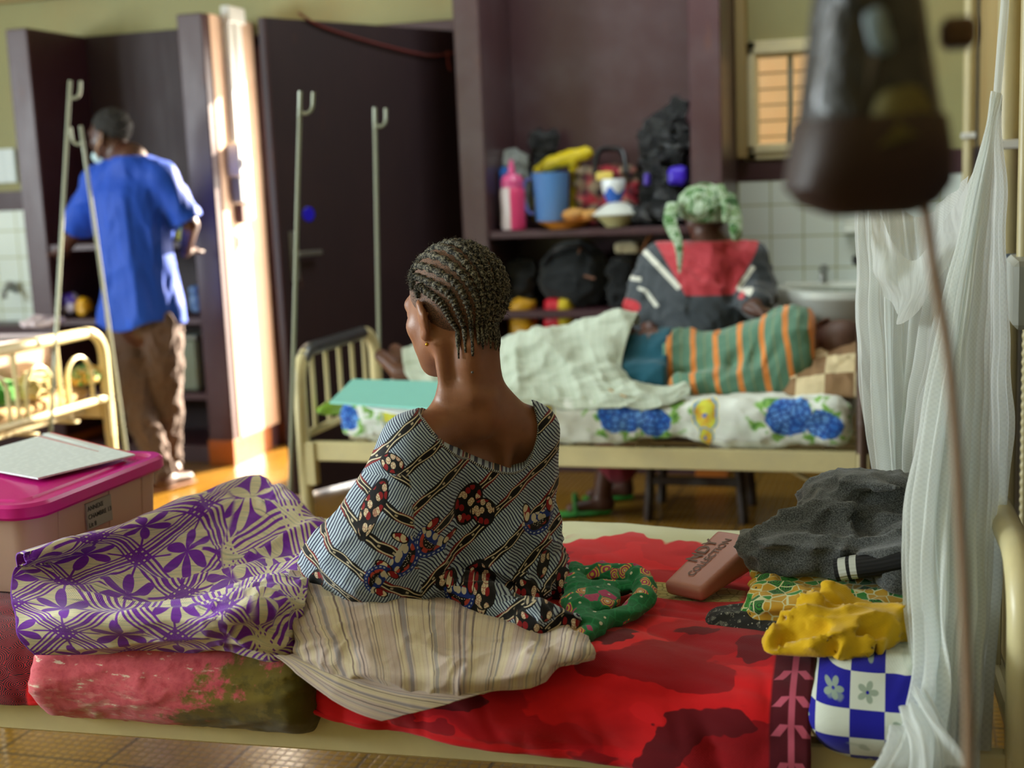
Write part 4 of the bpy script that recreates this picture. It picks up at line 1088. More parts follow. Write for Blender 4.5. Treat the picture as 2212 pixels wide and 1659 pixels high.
# --- hair
m = Mat('greying_plaited_hair'); u, v = m.uv(); n = m.noise(None, 260, 3, .7); n2 = m.noise(None, 30, 3)
c = m.mix(n.step(.42, .66), '0d0b0a', '827b68'); c = m.mix(n2.step(.45, .65)*n.step(.5, .7)*.7, c, 'a49a84')
M['hair_w'] = m.out(c, .75, bump=n+m.noise(None, 700, 2), bstr=.8, bdist=.002, spec=.3)
m = Mat('scalp_with_stubble'); n = m.noise(None, 420, 3, .7); M['scalp'] = m.out(m.mix(n.step(.45, .62), '74503a', '2a201a'), .7, bump=n, bstr=.5, bdist=.001)
# scalp cap: a thin shell of stubble over the skull
crn = s_ell((0, -.014, .030), (.0762, .0952, .0865))
def cap(P):
    Q = ((P-HC)@HR)/HS
    # hairline: above a slanted plane in front, lower at the back
    zl = np.interp(Q[:, 1], [-.12, -.05, -.02, .0, .03, .06, .1], [-.070, -.068, -.05, -.005, .012, .040, .060])
    return smax(crn(Q), zl-Q[:, 2], .006)*HS
V, F = snets(cap, HC-.14, HC+.14, .005, 2)
hair = mesh('hair', V, F, M['scalp'], wom, label='grey cornrows plaited back from the forehead to short tails at the nape')
rows_ = MB(); rx, ry, rz = .0775, .0965, .0878
rng = np.random.default_rng(4); rowpts = []
NR = 13
def sph(az, el): az = radians(az); el = radians(el); return A([sin(az)*cos(el), cos(az)*cos(el), sin(el)])
for i in range(NR):
    f = -1+2*(i+.5)/NR; g = abs(f); sg = 1 if f > 0 else -1
    D = [sph(f*88, np.interp(g, [0, .6, 1], [33, 20, -6])), sph(f*90, np.interp(g, [0, 1], [62, 4])), sph(f*90+sg*6 if g > .08 else 90*sg, np.interp(g, [0, .3, .6, 1], [88, 62, 38, 3])),
         sph(sg*np.interp(g, [0, .3, 1], [178, 150, 108]), np.interp(g, [0, .3, 1], [45, 34, -12])), sph(sg*np.interp(g, [0, .5, 1], [179, 154, 114]), np.interp(g, [0, 1], [5, -28])),
         sph(sg*np.interp(g, [0, .5, 1], [179, 158, 122]), np.interp(g, [0, .5, 1], [-38, -42, -46]))]
    D = spline(D, 70); D /= np.linalg.norm(D, axis=1)[:, None]
    P = [HC+HR@((d*A([rx, ry, rz])+A([0, -.014, .030]))*HS) for d in D]
    L = .034+.02*rng.random(); e = P[-1]; out_ = nrm((e-HC)*A([1, 1, 0]))
    P += [e+A([0, 0, -L*.35])+out_*.002, e+A([0, 0, -L*.7])+out_*.003, e+A([0, 0, -L])+out_*.002]
    P = spline(P, 150); s_ = np.linspace(0, 1, 150); r = .0063*(1+.25*np.sin(s_*170+i))*np.interp(s_, [0, .1, .6, .86, .98, 1], [.6, 1.0, 1.12, .78, .6, .25])
    rows_.tube(P, r, 9); rowpts.append(P)
rows_.build('cornrows', M['hair_w'], hair, auto=False)
def fuzz(name, pts, nrmc, n, L, mat, parent, rad=.00032, seed=1, curl=.6, jit=.004):
    r = np.random.default_rng(seed); b = MB()
    idx = r.integers(0, len(pts), n)
    for i in idx:
        p = pts[i]+r.normal(0, jit, 3); o = nrm(p-nrmc); d = nrm(o*.7+r.normal(0, .8, 3)); l = L*r.uniform(.4, 1.1)
        q = [p-o*.001, p+o*.0012]; 
        for k in range(4): d = nrm(d+r.normal(0, curl, 3)+o*.15); q.append(q[-1]+d*l/4)
        q = A(q); t = nrm(np.cross(d, o)+1e-6); w_ = rad*A([1, 1, 1, .9, .7, .3])
        V = np.concatenate([q+t*w_[:, None], q-t*w_[:, None]*.5+o*w_[:, None]*.8, q-t*w_[:, None]*.5-o*w_[:, None]*.8]); m_ = len(q)
        F = [(a+j, a+j+1, c+j+1, c+j) for a, c in ((0, m_), (m_, 2*m_), (2*m_, 0)) for j in range(m_-1)]
        b.add(V, F)
    return b.build(name, mat, parent, auto=False)
fuzz('loose_curls', np.concatenate([p[:125] for p in rowpts]), HC, 4500, .008, M['hair_w'], hair, seed=5)
# earring
er = HL(-.078, -.012, -.052)
MB().lathe([(.0035*sin(a), .0035*cos(a)) for a in np.linspace(0, pi, 8)], er, 12).tube([er, er+UP*.006], .0008, 6).build('earring', plain('gold', 'd8a030', .25, 1.0), wom, label='small gold stud earring')
# ================= shared clothing helpers
def cloth_sdf(base, off, folds):
    """inflate a body and press folds into it"""
    def f(P):
        d = base(P)-off
        for (dr_, k, fr, am, sd) in folds: d = d-am*ridge(stretch(P, nrm(dr_), k), fr, sd, 1)
        return d
    return f
def zcut(f, lo=None, hi=None, k=.006):
    def g(P):
        d = f(P)
        if lo is not None: d = smax(d, lo-P[:, 2], k)
        if hi is not None: d = smax(d, P[:, 2]-hi, k)
        return d
    return g
# ================= the standing man in blue
MY = 5.33
mc = W(238, 292, y=MY); mR = frame(-IR*.93+IA*.36-UP*.06); ms = 1.03; ML = lambda x, y, z: mc+mR@(A([x, y, z])*ms)
q = lambda px, py, dy=0.0: W(px, py, y=MY+dy)
sL = q(212, 392, .02); sR = q(352, 385, .0); c7 = q(283, 338, -.02); hipL = q(275, 700, .02); hipR = q(345, 698, .0); elL = q(165, 500, .10); elR = q(412, 485, .05); wrL = q(120, 545, .22)+A([0, .06, 0]); wrR = q(400, 545, .24)
kL = q(300, 880, -.05); aL = q(352, 1032, -.08); kR = q(362, 870, .06); aR = q(366, 985, .14)
mt = s_un(.05, s_ell((sL+sR)/2+UP*-.13, (.175, .105, .20), frame(IA)), s_ell((hipL+hipR)/2+UP*.06, (.155, .11, .15), frame(IA)), s_cap(c7-UP*.03, sL, .055, .055), s_cap(c7-UP*.03, sR, .055, .055), s_cap((sL+sR)/2-UP*.2, (hipL+hipR)/2, .12, .12))
ma = s_un(.02, s_chain([sL, elL, wrL], [.052, .040, .028]), s_chain([sR, elR, wrR], [.052, .040, .028]))
ml = s_un(.02, s_chain([hipL, kL, aL, aL-UP*.05], [.085, .056, .042, .036]), s_chain([hipR, kR, aR, aR-UP*.04], [.085, .056, .042, .036]))
mn = s_un(.02, s_chain([ML(0, -.02, -.03), ML(0, -.03, -.09), c7], [.054, .056, .062]))
mh = head_sdf(mc, mR, ms)
mhl = hand_sdf(wrL, IA*.8-IR*.3-UP*.1, UP, -1, 1.0, .6); mhr = hand_sdf(wrR, IA*.9+UP*.1, UP, 1, 1.0, .6)
def mfoot(a, d): d = nrm(d); return s_un(.03, s_cap(A([a[0], a[1], .05])-d*.03, A([a[0], a[1], .035])+d*.14, .042, .030), s_cap(A([a[0], a[1], .04]), A([a[0], a[1], .1]), .04, .038))
fL = mfoot(aL, IR*.4+IA*.5); fR = mfoot(aR, -IR*.5+IA*.6)
def mbody(P):
    d = smin(mt(P), ma(P), .03); d = smin(d, ml(P), .03); d = smin(d, mn(P), .04); d = smin(d, mh(P), .015)
    return np.minimum(np.minimum(d, np.minimum(mhl(P), mhr(P))), np.minimum(fL(P), fR(P)))
man = empty('standing_man', (mc[0], MY, 0), 'man in blue T-shirt and brown trousers with his back turned, face mask under chin', 'person')
ptsm = [mc+.14, mc-.14, aL, aR, wrL-.12, wrR+.14, elL-.05, A([aL[0], MY-.15, 0]), A([aL[0]+.12, MY+.3, 0])]
lo, hi = bbox(ptsm, .06); lo[2] = -.02
V, F = snets(mbody, lo, hi, .0115, 2); mesh('body', V, F, M['skin_m'], man)
eyes(mc, mR, ms, man)
sk = s_ell((0, -.016, .034), (.077, .095, .086))
def mhair(P):
    Q = ((P-mc)@mR)/ms; zl = np.interp(Q[:, 1], [-.12, -.06, -.02, .02, .05, .08], [-.045, -.04, .0, .02, .055, .06])
    return smax(sk(Q)-.005*vnoise(Q, 60, 2), zl-Q[:, 2], .006)*ms
m = Mat('short_black_hair'); n = m.noise(None, 260, 3); M['hair_k'] = m.out(m.mix(n, '080706', '1e1a18'), .8, bump=n, bstr=.8, bdist=.003)
V, F = snets(mhair, mc-.13, mc+.13, .006, 1); mesh('hair', V, F, M['hair_k'], man)
blue = Mat('royal_blue_jersey'); n = blue.noise(None, 7, 3); M['blue'] = blue.out(blue.mix(n, '0a3ca4', '1048b4'), .62, bump=blue.noise(None, 150, 3), bstr=.2, bdist=.002, sheen=.08, spec=.3)
hemz = q(300, 700)[2]
skirt = s_un(.05, s_cap((sL+sR)/2-UP*.12, (hipL+hipR)/2-UP*.02, .15, .165), s_ell((hipL+hipR)/2-UP*.02-IR*.012, (.205, .15, .22), frame(IA)))
slL = s_chain([sL, sL+(elL-sL)*.92], [.068, .078]); slR = s_chain([sR, sR+(elR-sR)*.85], [.066, .070])
def shirt(P):
    d = smin(mt(P)-.014, skirt(P), .06); d = smin(d, slL(P), .035); d = smin(d, slR(P), .035)
    z = P[:, 2]; k = np.clip((1.5-z)/.5, .15, 1); x = (P-c7)@IR
    fold = np.sin(x*38+4*vnoise(P*A([1, 1, .35]), 4, 3)+(1.5-z)*4)*.5+.5
    d = d-k*(.018*fold**2)-.010*ridge(stretch(P, UP, .25), 9, 6, 1)
    d = smax(d, (P@UP)-(c7[2]+.002)-np.clip(np.abs(x)*0, 0, 1), .004)
    # sleeve ends
    for a, b in ((sL, elL), (sR, elR)):
        t = nrm(b-a); s_ = (P-a)@t; L = np.linalg.norm(b-a)*.93
        near = np.linalg.norm(P-a-np.clip(s_, 0, L)[:, None]*t, axis=1) < .16
        d = np.where(near & (np.abs(x-((a-c7)@IR)) < .4) & (((P-c7)@IR*np.sign((a-c7)@IR)) > .19), np.maximum(d, s_-L), d)
    hem = hemz+.018*np.sin(x*20)+x*.03
    return smax(d, hem-z, .004)
V, F = snets(shirt, (mc[0]-.45, MY-.35, hemz-.05), (mc[0]+.62, MY+.45, c7[2]+.05), .0105, 2)
mesh('t_shirt', V, F, M['blue'], man)
tro = cloth_sdf(lambda P: smin(ml(P), s_ell((hipL+hipR)/2+UP*.02, (.15, .10, .12), frame(IA))(P), .03), .016, [((0, 0, 1), .35, 11, .016, 4), ((.5, .2, .8), .5, 16, .010, 8)])
tz = aL[2]-.04
trouser_f = zcut(tro, .075, hemz+.08)
V, F = snets(trouser_f, (lo[0], MY-.4, .03), (hi[0]+.2, MY+.45, hemz+.1), .0105, 2)
mesh('trousers', V, F, fabric('taupe_twill', '5e4a42', var=.3), man)
M['sandal_tan'] = plain('tan_sandal', '8a5a38', .6)
for a, d in ((aL, IR*.4+IA*.5), (aR, -IR*.5+IA*.6)):
    d = nrm(d); MB().tube([A([a[0], a[1], .013])-d*.07, A([a[0], a[1], .013])+d*.03, A([a[0], a[1], .013])+d*.17], [.036, .040, .034], 12, flat=.3).build('shoe', M['sandal_tan'], man)
# the mask under the chin and its loops
def mask_f(P):
    Q = ((P-mc)@mR)/ms; return smax(s_ell((0, .055, -.088), (.048, .050, .038))(Q), -(s_ell((0, .040, -.080), (.040, .045, .030))(Q)), .004)*ms
V, F = snets(mask_f, mc-.17, mc+.17, .006, 1); M['loop'] = plain('tan_loop', 'b89070', .7); mk = mesh('face_mask', V, F, plain('pale_blue_mask', 'b8d4da', .8), man, label='pale blue face mask pulled under the chin')
for sx in (-1, 1):
    for z in (-.07, -.10): MB().tube([ML(sx*.047, .05, z), ML(sx*.07, .025, -.05), ML(sx*.082, -.012, .01 if z > -.09 else -.03), ML(sx*.084, -.022, .0)], .0035, 6).build('ear_loop', M['loop'], mk)
# ================= the seated woman in the red and grey jacket
SY = 5.16
s2 = lambda px, py, dy=0.0: W(px, py, y=SY+dy)
hc = s2(1522, 462, .03); h2R = frame(IA*.95+IR*.1-UP*.22); h2s = 1.0
a7 = s2(1540, 530, .0); tL = s2(1428, 562, .03); tR = s2(1618, 560, .03); pv = s2(1500, 800, .07); eL2 = s2(1388, 655, .04); wL2 = s2(1400, 700, -.06); eR2 = s2(1636, 640, .0); wR2 = W(1628, 668, y=4.76)
sitz = .47
hipc = A([pv[0], 5.22, .55])
knl = A([-1.14, 5.02, .47]); knl = A([-1.12, 5.12, .46]); anl = W(1300, 1075, y=5.10); knr = A([-1.05, 5.30, .46]); anr = A([-1.15, 5.36, .09])
t2 = s_un(.05, s_ell((tL+tR)/2-UP*.16, (.18, .12, .22), frame(IA)), s_ell(hipc+UP*.06, (.19, .15, .13)), s_cap(a7-UP*.04, tL, .055, .06), s_cap(a7-UP*.04, tR, .055, .06), s_cap((tL+tR)/2-UP*.2, hipc, .14, .15))
arm2 = s_un(.02, s_chain([tL, eL2, wL2], [.052, .042, .028]), s_chain([tR, eR2, wR2], [.052, .042, .028]))
leg2 = s_un(.02, s_chain([hipc-IR*.06, knl, anl+UP*.01], [.095, .062, .036]), s_chain([hipc+IR*.04, knr, anr], [.095, .062, .036]))
d_ = nrm(-IR*.9-IA*.15)
ft2 = s_un(.02, s_cap(A([anl[0], anl[1], .045])-d_*.02, A([anl[0], anl[1], .035])+d_*.13, .036, .022), s_cap(anl, A([anl[0], anl[1], .05]), .034, .036)); ft3 = s_un(.02, s_cap(A([anr[0], anr[1], .045]), A([anr[0], anr[1], .035])+d_*.15, .036, .022), s_cap(anr, A([anr[0], anr[1], .05]), .034, .036))
n2_ = s_chain([hc-UP*.06, a7], [.05, .055]); h2 = head_sdf(hc, h2R, h2s)
hh1 = hand_sdf(wR2, nrm(IR*.85-IA*.35-UP*.25), UP, 1, 1.0, .45); hh2 = hand_sdf(wL2, nrm(IR*.2-IA*.6-UP*.3), UP, -1, 1.0, .5)
def b2(P):
    d = smin(t2(P), arm2(P), .03); d = smin(d, leg2(P), .04); d = smin(d, n2_(P), .04); d = smin(d, h2(P), .015)
    return np.minimum(np.minimum(d, np.minimum(hh1(P), hh2(P))), np.minimum(ft2(P), ft3(P)))
sw2 = empty('seated_person', (hipc[0], hipc[1], 0), 'person in red and dark grey jacket and green head wrap seated behind the far bed', 'person')
V, F = snets(b2, (-1.5, 4.55, -.01), (-.25, 5.6, 1.5), .0125, 2); mesh('body', V, F, M['skin_d'], sw2); eyes(hc, h2R, h2s, sw2)
# jacket, colours set by where the panels are sewn
jk = s_un(.05, s_ell((tL+tR)/2-UP*.14, (.215, .155, .22), frame(IA)), s_cap((tL+tR)/2-UP*.2, hipc+UP*.08, .175, .185), s_chain([tL, tL+(eL2-tL)*.6, eL2, wL2+(eL2-wL2)*.3], [.078, .085, .08, .06]), s_chain([tR, tR+(eR2-tR)*.6, eR2, wR2+(eR2-wR2)*.35], [.078, .082, .075, .055]), s_cap(a7-UP*.01, a7-UP*.05, .078, .085))
def jacket(P):
    d = np.minimum(jk(P), t2(P)-.012); d = d-.014*ridge(stretch(P, (.2, 0, 1), .4), 8, 3, 1)-.010*ridge(stretch(P, (1, 0, -.6), .4), 10, 7, 1)
    d = smax(d, P[:, 2]-(a7[2]+.02), .006); return smax(d, (hipc[2]+.03)-P[:, 2], .006)
V, F = snets(jacket, (-1.3, 4.55, .48), (-.25, 5.55, 1.25), .011, 2)
og = W(1540, 620, y=5.0)
JU = np.stack([(V-og)@IR, V[:, 2]], -1)
def pj2(px, py): p = W(px, py, y=5.0); return float((p-og)@IR), float(p[2])
m = Mat('red_and_grey_jersey'); u, v = m.uv()
def seg(a, b, w):
    (x0, y0), (x1, y1) = pj2(*a), pj2(*b); L = math.hypot(x1-x0, y1-y0); ang = math.atan2(y1-y0, x1-x0); X, Y_ = m.rot(u-x0, v-y0, ang)
    return Y_.abs().step(w, w*.8)*X.step(-.004, .002)*X.step(L+.004, L-.002)
def halfp(a, b):
    (x0, y0), (x1, y1) = pj2(*a), pj2(*b); nx, ny = -(y1-y0), (x1-x0); L = math.hypot(nx, ny); return ((u-x0)*(nx/L)+(v-y0)*(ny/L)).step(-.003, .003)
red = halfp((1480, 625), (1420, 525))*halfp((1660, 525), (1596, 632)) if False else None
# red back yoke: right of the left seam, left of the right seam, above the straight one
r1 = halfp((1422, 520), (1478, 632)); r2 = halfp((1594, 632), (1640, 560)); r3 = halfp((1470, 640), (1600, 640))
red = r1*r2*r3
c = m.mix(m.noise(None, 6, 3)*.5, '3a4249', '2b3138'); c = m.mix(red, c, m.mix(m.noise(None, 5, 3), 'b02b38', 'c43a45'))
wh = seg((1402, 548), (1470, 624), .012).mx(seg((1364, 607), (1392, 609), .010)).mx(seg((1386, 628), (1404, 634), .007)).mx(seg((1402, 634), (1424, 666), .009)).mx(seg((1600, 630), (1640, 580), .010))
c = m.mix(wh, c, 'd8d8cc'); cuff = (u-pj2(1352, 0)[0]).abs()
x0, y0 = pj2(1362, 668); ce = (((u-x0)/.05).sq()+((v-y0)/.03).sq()).step(1.0, .8); c = m.mix(ce, c, 'b8202c')
M['jacket'] = m.out(c, .75, bump=m.noise(None, 120, 3), bstr=.25, bdist=.002, sheen=.25)
jo = mesh('jacket', V, F, M['jacket'], sw2, uv=JU)
tg = march(jacket, W(1545, 497, y=4.9), IA, 60)
sdf_obj('collar_tag', s_box(tg+UP*.0, (.032, .006, .012), .004, frame(IA)), tg-.05, tg+.05, .003, M['white'], jo, label='white label at the collar')
# head wrap with hanging ends
m = Mat('green_white_print_scarf'); n = m.noise(None, 12, 4, .6, 1.5); M['wrapg'] = m.out(m.ramp(n, [(.34, '20402a'), (.44, '4c7a3a'), (.5, 'b8c8b4'), (.57, '5a8040'), (.66, 'a4b49c'), (.8, '2c4a34')]), .8, bump=m.noise(None, 30, 4, .6), bstr=.5, bdist=.01)
hwf = s_un(.03, s_ell(hc+UP*.035-IA*.01, (.108, .115, .082), frame(IA)), s_cap(hc+IR*.05+UP*.05-IA*.06, hc+IR*.105-UP*.02-IA*.05, .035, .03))
def hw(P): return smax(hwf(P)-.012*ridge(stretch(P, (1, .2, .4), .4), 9, 3, 1)-.004*vnoise(P, 30, 5), (hc[2]-.035)-P[:, 2], .01)
V, F = snets(hw, hc-.2, hc+.2, .008, 2); sc_ = mesh('head_wrap', V, F, M['wrapg'], sw2, label='green and white printed head wrap')
tl = MB()
for pts, r in (([(1455, 440), (1448, 480), (1466, 530), (1468, 590)], [.03, .028, .018, .004]), ([(1572, 420), (1586, 460), (1590, 500), (1588, 520)], [.03, .03, .026, .012]), ([(1555, 400), (1568, 440), (1566, 480)], [.02, .02, .01])):
    P = spline([W(a, b, y=(5.09, 5.04, 4.97, 4.96)[k]) for k, (a, b) in enumerate(pts)], 24); tl.tube(P, np.interp(np.linspace(0, 1, 24), np.linspace(0, 1, len(r)), r), 10, flat=.45)
tl.build('hanging_end', M['wrapg'], sc_)
# skirt and sandal
skf = s_un(.04, s_ell(hipc-UP*.0, (.21, .175, .10)), s_cap(hipc, knl, .12, .10), s_cap(hipc, knr, .12, .10), s_cap(knl, W(1335, 1000, y=5.12), .09, .085))
sdf_obj('wrap_skirt', lambda P: smax(skf(P)-.012*ridge(stretch(P, UP, .4), 10, 5, 1), .115-P[:, 2], .01)+0.0, (-1.5, 4.9, .08), (-.4, 5.6, .66), .014, fabric('crimson_wrap', '8e2a3a'), sw2)
m = M['green_foam'] = plain('green_foam', '2f9a30', .6, var=.3)
for a, on in ((anl, 1), (anr, 0)):
    c_ = A([a[0], a[1], .014])+d_*.07
    sd = MB().tube([c_-d_*.10, c_, c_+d_*.11], [.034, .042, .036], 14, flat=.32).tube(spline([c_-A([0, .045, 0])+d_*.03, c_+UP*.075+d_*.045, c_+A([0, .045, 0])+d_*.03], 10), .018, 8, flat=.45)
    sd.build('sandal', m, sw2, label='bright green sandal')
# stool
st = empty('wooden_stool', (hipc[0]-.0, 5.2, 0), 'dark wooden stool under the person in the red and grey jacket', 'stool')
wd = M['wood'] = plain('dark_stained_wood', '3a2416', .55, var=.4, scale=5)
sx0, sx1 = -.985, -.60
MB().box((sx0-.0, 5.0, .40), (sx1+.0, 5.36, .435), .008).build('seat', wd, st)
for x in (sx0+.03, sx1-.03):
    for y in (5.03, 5.33):
        b = MB(); ox = -.03 if x < -.8 else .03; b.tube([(x+ox, y, 0), (x, y, .40)], .020, 4, flat=1).build('leg', wd, st, auto=False, smooth=False)
for y in (5.03, 5.33): MB().box((sx0+.02, y-.010, .15), (sx1-.02, y+.010, .185), .003).build('stretcher', wd, st)
# ================= the person lying on the far bed
LY = 4.56
l = lambda px, py, y=LY: W(px, py, y=y)
lh = W(1798, 742, y=4.60); lR = frame(nrm(IA*.80+IR*.35-UP*.05), nrm(IR*.80-IA*.45+UP*.30)); lp = empty('lying_person', (-.8, LY, .63), 'person lying on the far bed in a green shirt with orange stripes, back turned', 'person')
shT = l(1700, 730); shB = l(1690, 820, 4.50); hpT = l(1400, 765); hpz = l(1400, 820)
kneel = A([-1.35, 4.60, .72]); ankl = A([-1.80, 4.62, .69])
ct = s_un(.05, s_chain([l(1690, 760), l(1560, 785), l(1440, 780)], [.115, .095, .105]), s_cap(l(1690, 800, 4.52), l(1450, 815, 4.52), .08, .085))
la = s_un(.02, s_chain([l(1690, 715, 4.6), A([-.45, 4.72, .80]), A([-.30, 4.80, .70])], [.05, .04, .028]), s_chain([l(1690, 830, 4.65), A([-.45, 4.80, .69]), A([-.28, 4.83, .67])], [.045, .036, .026]))
ll = s_un(.03, s_chain([hpT, kneel, ankl, ankl+A([-.04, .02, .0])], [.09, .062, .04, .035]), s_chain([hpz, A([-1.33, 4.56, .70]), A([-1.85, 4.58, .675])], [.085, .055, .038]))
lf = s_un(.02, s_cap(ankl, ankl+A([-.09, .03, .06]), .034, .026), s_cap(A([-1.85, 4.58, .675]), A([-1.93, 4.60, .735]), .034, .026))
lhn = hand_sdf(A([-.30, 4.80, .70]), (.8, .1, -.1), UP, 1, .95, .5); lhn2 = hand_sdf(A([-.28, 4.83, .672]), (.8, -.2, 0), UP, 1, .95, .3)
lhead = head_sdf(lh, lR, 1.0); lneck = s_cap(lh+lR@A([0, -.02, -.05]), l(1700, 765, 4.60), .052, .06)
def lb_(P):
    d = smin(ct(P), la(P), .03); d = smin(d, ll(P), .05); d = smin(d, lneck(P), .04); d = smin(d, lhead(P), .015); return np.minimum(np.minimum(d, lf(P)), np.minimum(lhn(P), lhn2(P)))
V, F = snets(lb_, (-2.05, 4.25, .60), (-.05, 4.95, 1.0), .0125, 2, False); M['skin_l'] = skin('brown_skin', '6e4634', '45291f'); mesh('body', V, F, M['skin_l'], lp); eyes(lh, lR, 1.0, lp)
def lhair(P):
    Q = (P-lh)@lR; zl = np.interp(Q[:, 1], [-.12, -.05, 0, .05, .09], [-.05, -.04, .01, .05, .062]); return smax(s_ell((0, -.014, .032), (.0755, .0945, .0855))(Q), zl-Q[:, 2], .006)
V, F = snets(lhair, lh-.13, lh+.13, .007, 1); mesh('cropped_hair', V, F, plain('cropped_hair', '5e4034', .6), lp)
m = Mat('orange_striped_green_knit'); x, y, z = m.sep(m.obj())
P_ = .083; t = ((x+z*.18+(m.noise(None, 5, 2)-.5)*.03)/P_).fr(); big = (t-.5).abs().step(.13, .11); thin = ((t+.5).fr()-.5).abs().step(.03, .02)
c = m.mix(m.noise(None, 9, 3)*.5, '5f8a72', '48705e'); c = m.mix(thin*.35, c, 'b09a50'); c = m.mix(big, c, 'd9863c'); M['strip_shirt'] = m.out(c, .85, bump=m.noise(None, 90, 3), bstr=.3, bdist=.002, sheen=.2)
ls = s_un(.05, s_chain([l(1712, 762), l(1640, 775), l(1560, 800), l(1470, 795)], [.155, .135, .115, .112]), s_chain([l(1690, 815, 4.44), l(1560, 835, 4.40), l(1475, 835, 4.40)], [.075, .06, .05]), s_cap(l(1700, 712, 4.58), l(1712, 745, 4.52), .065, .07))
def lshirt(P):
    d = np.minimum(ls(P), ct(P)-.014)-.016*ridge(stretch(P, (.35, 0, 1), .35), 8, 11, 1); d = smax(d, P[:, 0]-l(1762, 770)[0], .03); return smax(smax(d, l(1442, 770)[0]+.05*(.75-P[:, 2])-P[:, 0], .008), .632-P[:, 2], .01)
V, F = snets(lshirt, (-1.0, 4.2, .60), (-.20, 4.95, 1.02), .0115, 2); mesh('striped_shirt', V, F, M['strip_shirt'], lp)
lt = s_un(.04, s_chain([l(1500, 795), l(1400, 785), l(1320, 790)], [.10, .118, .11]), s_cap(l(1470, 815, 4.43), l(1350, 815, 4.43), .06, .06))
sdf_obj('teal_shorts', lambda P: smax(smax(np.minimum(lt(P), ct(P)-.016)-.012*ridge(stretch(P, (.4, 0, 1), .35), 10, 15, 1), .632-P[:, 2], .01), P[:, 0]-l(1456, 790)[0], .01), (-1.25, 4.25, .60), (-.6, 4.9, 1.0), .0115, fabric('teal_cotton', '1f5f74', var=.3), lp)
# white sheet over the legs
lo_ = [(0.0, [(0, 905, 845, 4.26), (.25, 1040, 868, 4.24), (.5, 1180, 880, 4.215), (.72, 1330, 884, 4.21), (.88, 1430, 878, 4.215), (1, 1492, 852, 4.26)]),
 (.3, [(0, 880, 815, 4.36), (.25, 1040, 835, 4.33), (.5, 1180, 845, 4.30), (.72, 1310, 845, 4.30), (.88, 1400, 838, 4.30), (1, 1475, 834, 4.31)]),
 (.6, [(0, 870, 785, 4.48), (.25, 1035, 785, 4.43), (.5, 1170, 780, 4.40), (.72, 1280, 780, 4.40), (.9, 1330, 800, 4.395), (1, 1345, 815, 4.39)]),
 (.85, [(0, 868, 758, 4.58), (.25, 1050, 738, 4.55), (.5, 1165, 716, 4.53), (.72, 1270, 698, 4.52), (.9, 1345, 684, 4.52), (1, 1372, 690, 4.52)]),
 (1, [(0, 872, 760, 4.70), (.25, 1055, 748, 4.68), (.5, 1170, 730, 4.66), (.72, 1275, 712, 4.64), (.9, 1350, 700, 4.62), (1, 1380, 702, 4.60)])]
ctrl = [(u, v, W(a, b, y=y)) for v, r in lo_ for (u, a, b, y) in r]
V, F, U = sheet(ctrl, 150, 90, lambda G, P: .030*ridge(stretch(P, (.5, 0, -1), .35), 4, 17)+.016*ridge(stretch(P, (1, 0, .3), .4), 8, 19)+.004)
m = Mat('pale_green_white_cotton'); u, v = m.uv(); c = m.mix(m.noise(None, 5, 3)*.5, 'd2dccc', 'bccab4'); c = m.mix(((u*26.0).fr()-.5).abs().step(.05, .02)*.35, c, '7a9a70'); M['sheetw'] = m.out(c, .85, bump=m.noise(None, 50, 3), bstr=.3, bdist=.003, sheen=.1, transl=.15)
o = mesh('cover_sheet', V, F, M['sheetw'], uv=U, label='crumpled pale sheet over the legs of the person lying on the far bed', cat='bed sheet'); solid(o, .004, 1)
# ------------------------------------------------------------------ things on and around the beds
def leather(name, c, rough=.4):
    m = Mat(name); v = m.voro(None, 320, 'DISTANCE_TO_EDGE'); n = m.noise(None, 5, 3)
    return m.out(m.mix(n*.3, c, '000000'), rough, bump=v.step(0, .1), bstr=.15, bdist=.001, spec=.5)
def text(name, body, size, P, rt_, up_, mat, parent, ext=.0003, sp=1.0, align='LEFT', chs=1.0):
    c = bpy.data.curves.new(name, 'FONT'); c.body = body; c.size = size; c.extrude = ext; c.space_line = sp; c.space_character = chs; c.align_x = align; c.offset = size*.012
    to = bpy.data.objects.new(name+'_curve', c); COL.objects.link(to); bpy.context.view_layer.update()
    me = bpy.data.meshes.new_from_object(to.evaluated_get(bpy.context.evaluated_depsgraph_get())); bpy.data.objects.remove(to)
    me.materials.clear(); me.materials.append(mat); o = bpy.data.objects.new(name, me); COL.objects.link(o)
    rt_ = nrm(rt_); up_ = nrm(up_-rt_*(up_@rt_)); n_ = np.cross(rt_, up_); org = A(list(parent['_w'])); p = A(P)-org
    o.parent = parent; o.matrix_local = Matrix(((rt_[0], up_[0], n_[0], p[0]), (rt_[1], up_[1], n_[1], p[1]), (rt_[2], up_[2], n_[2], p[2]), (0, 0, 0, 1)))
    return o
from mathutils import Matrix
M['ink'] = Mat('black_ink').out('101014', .7)
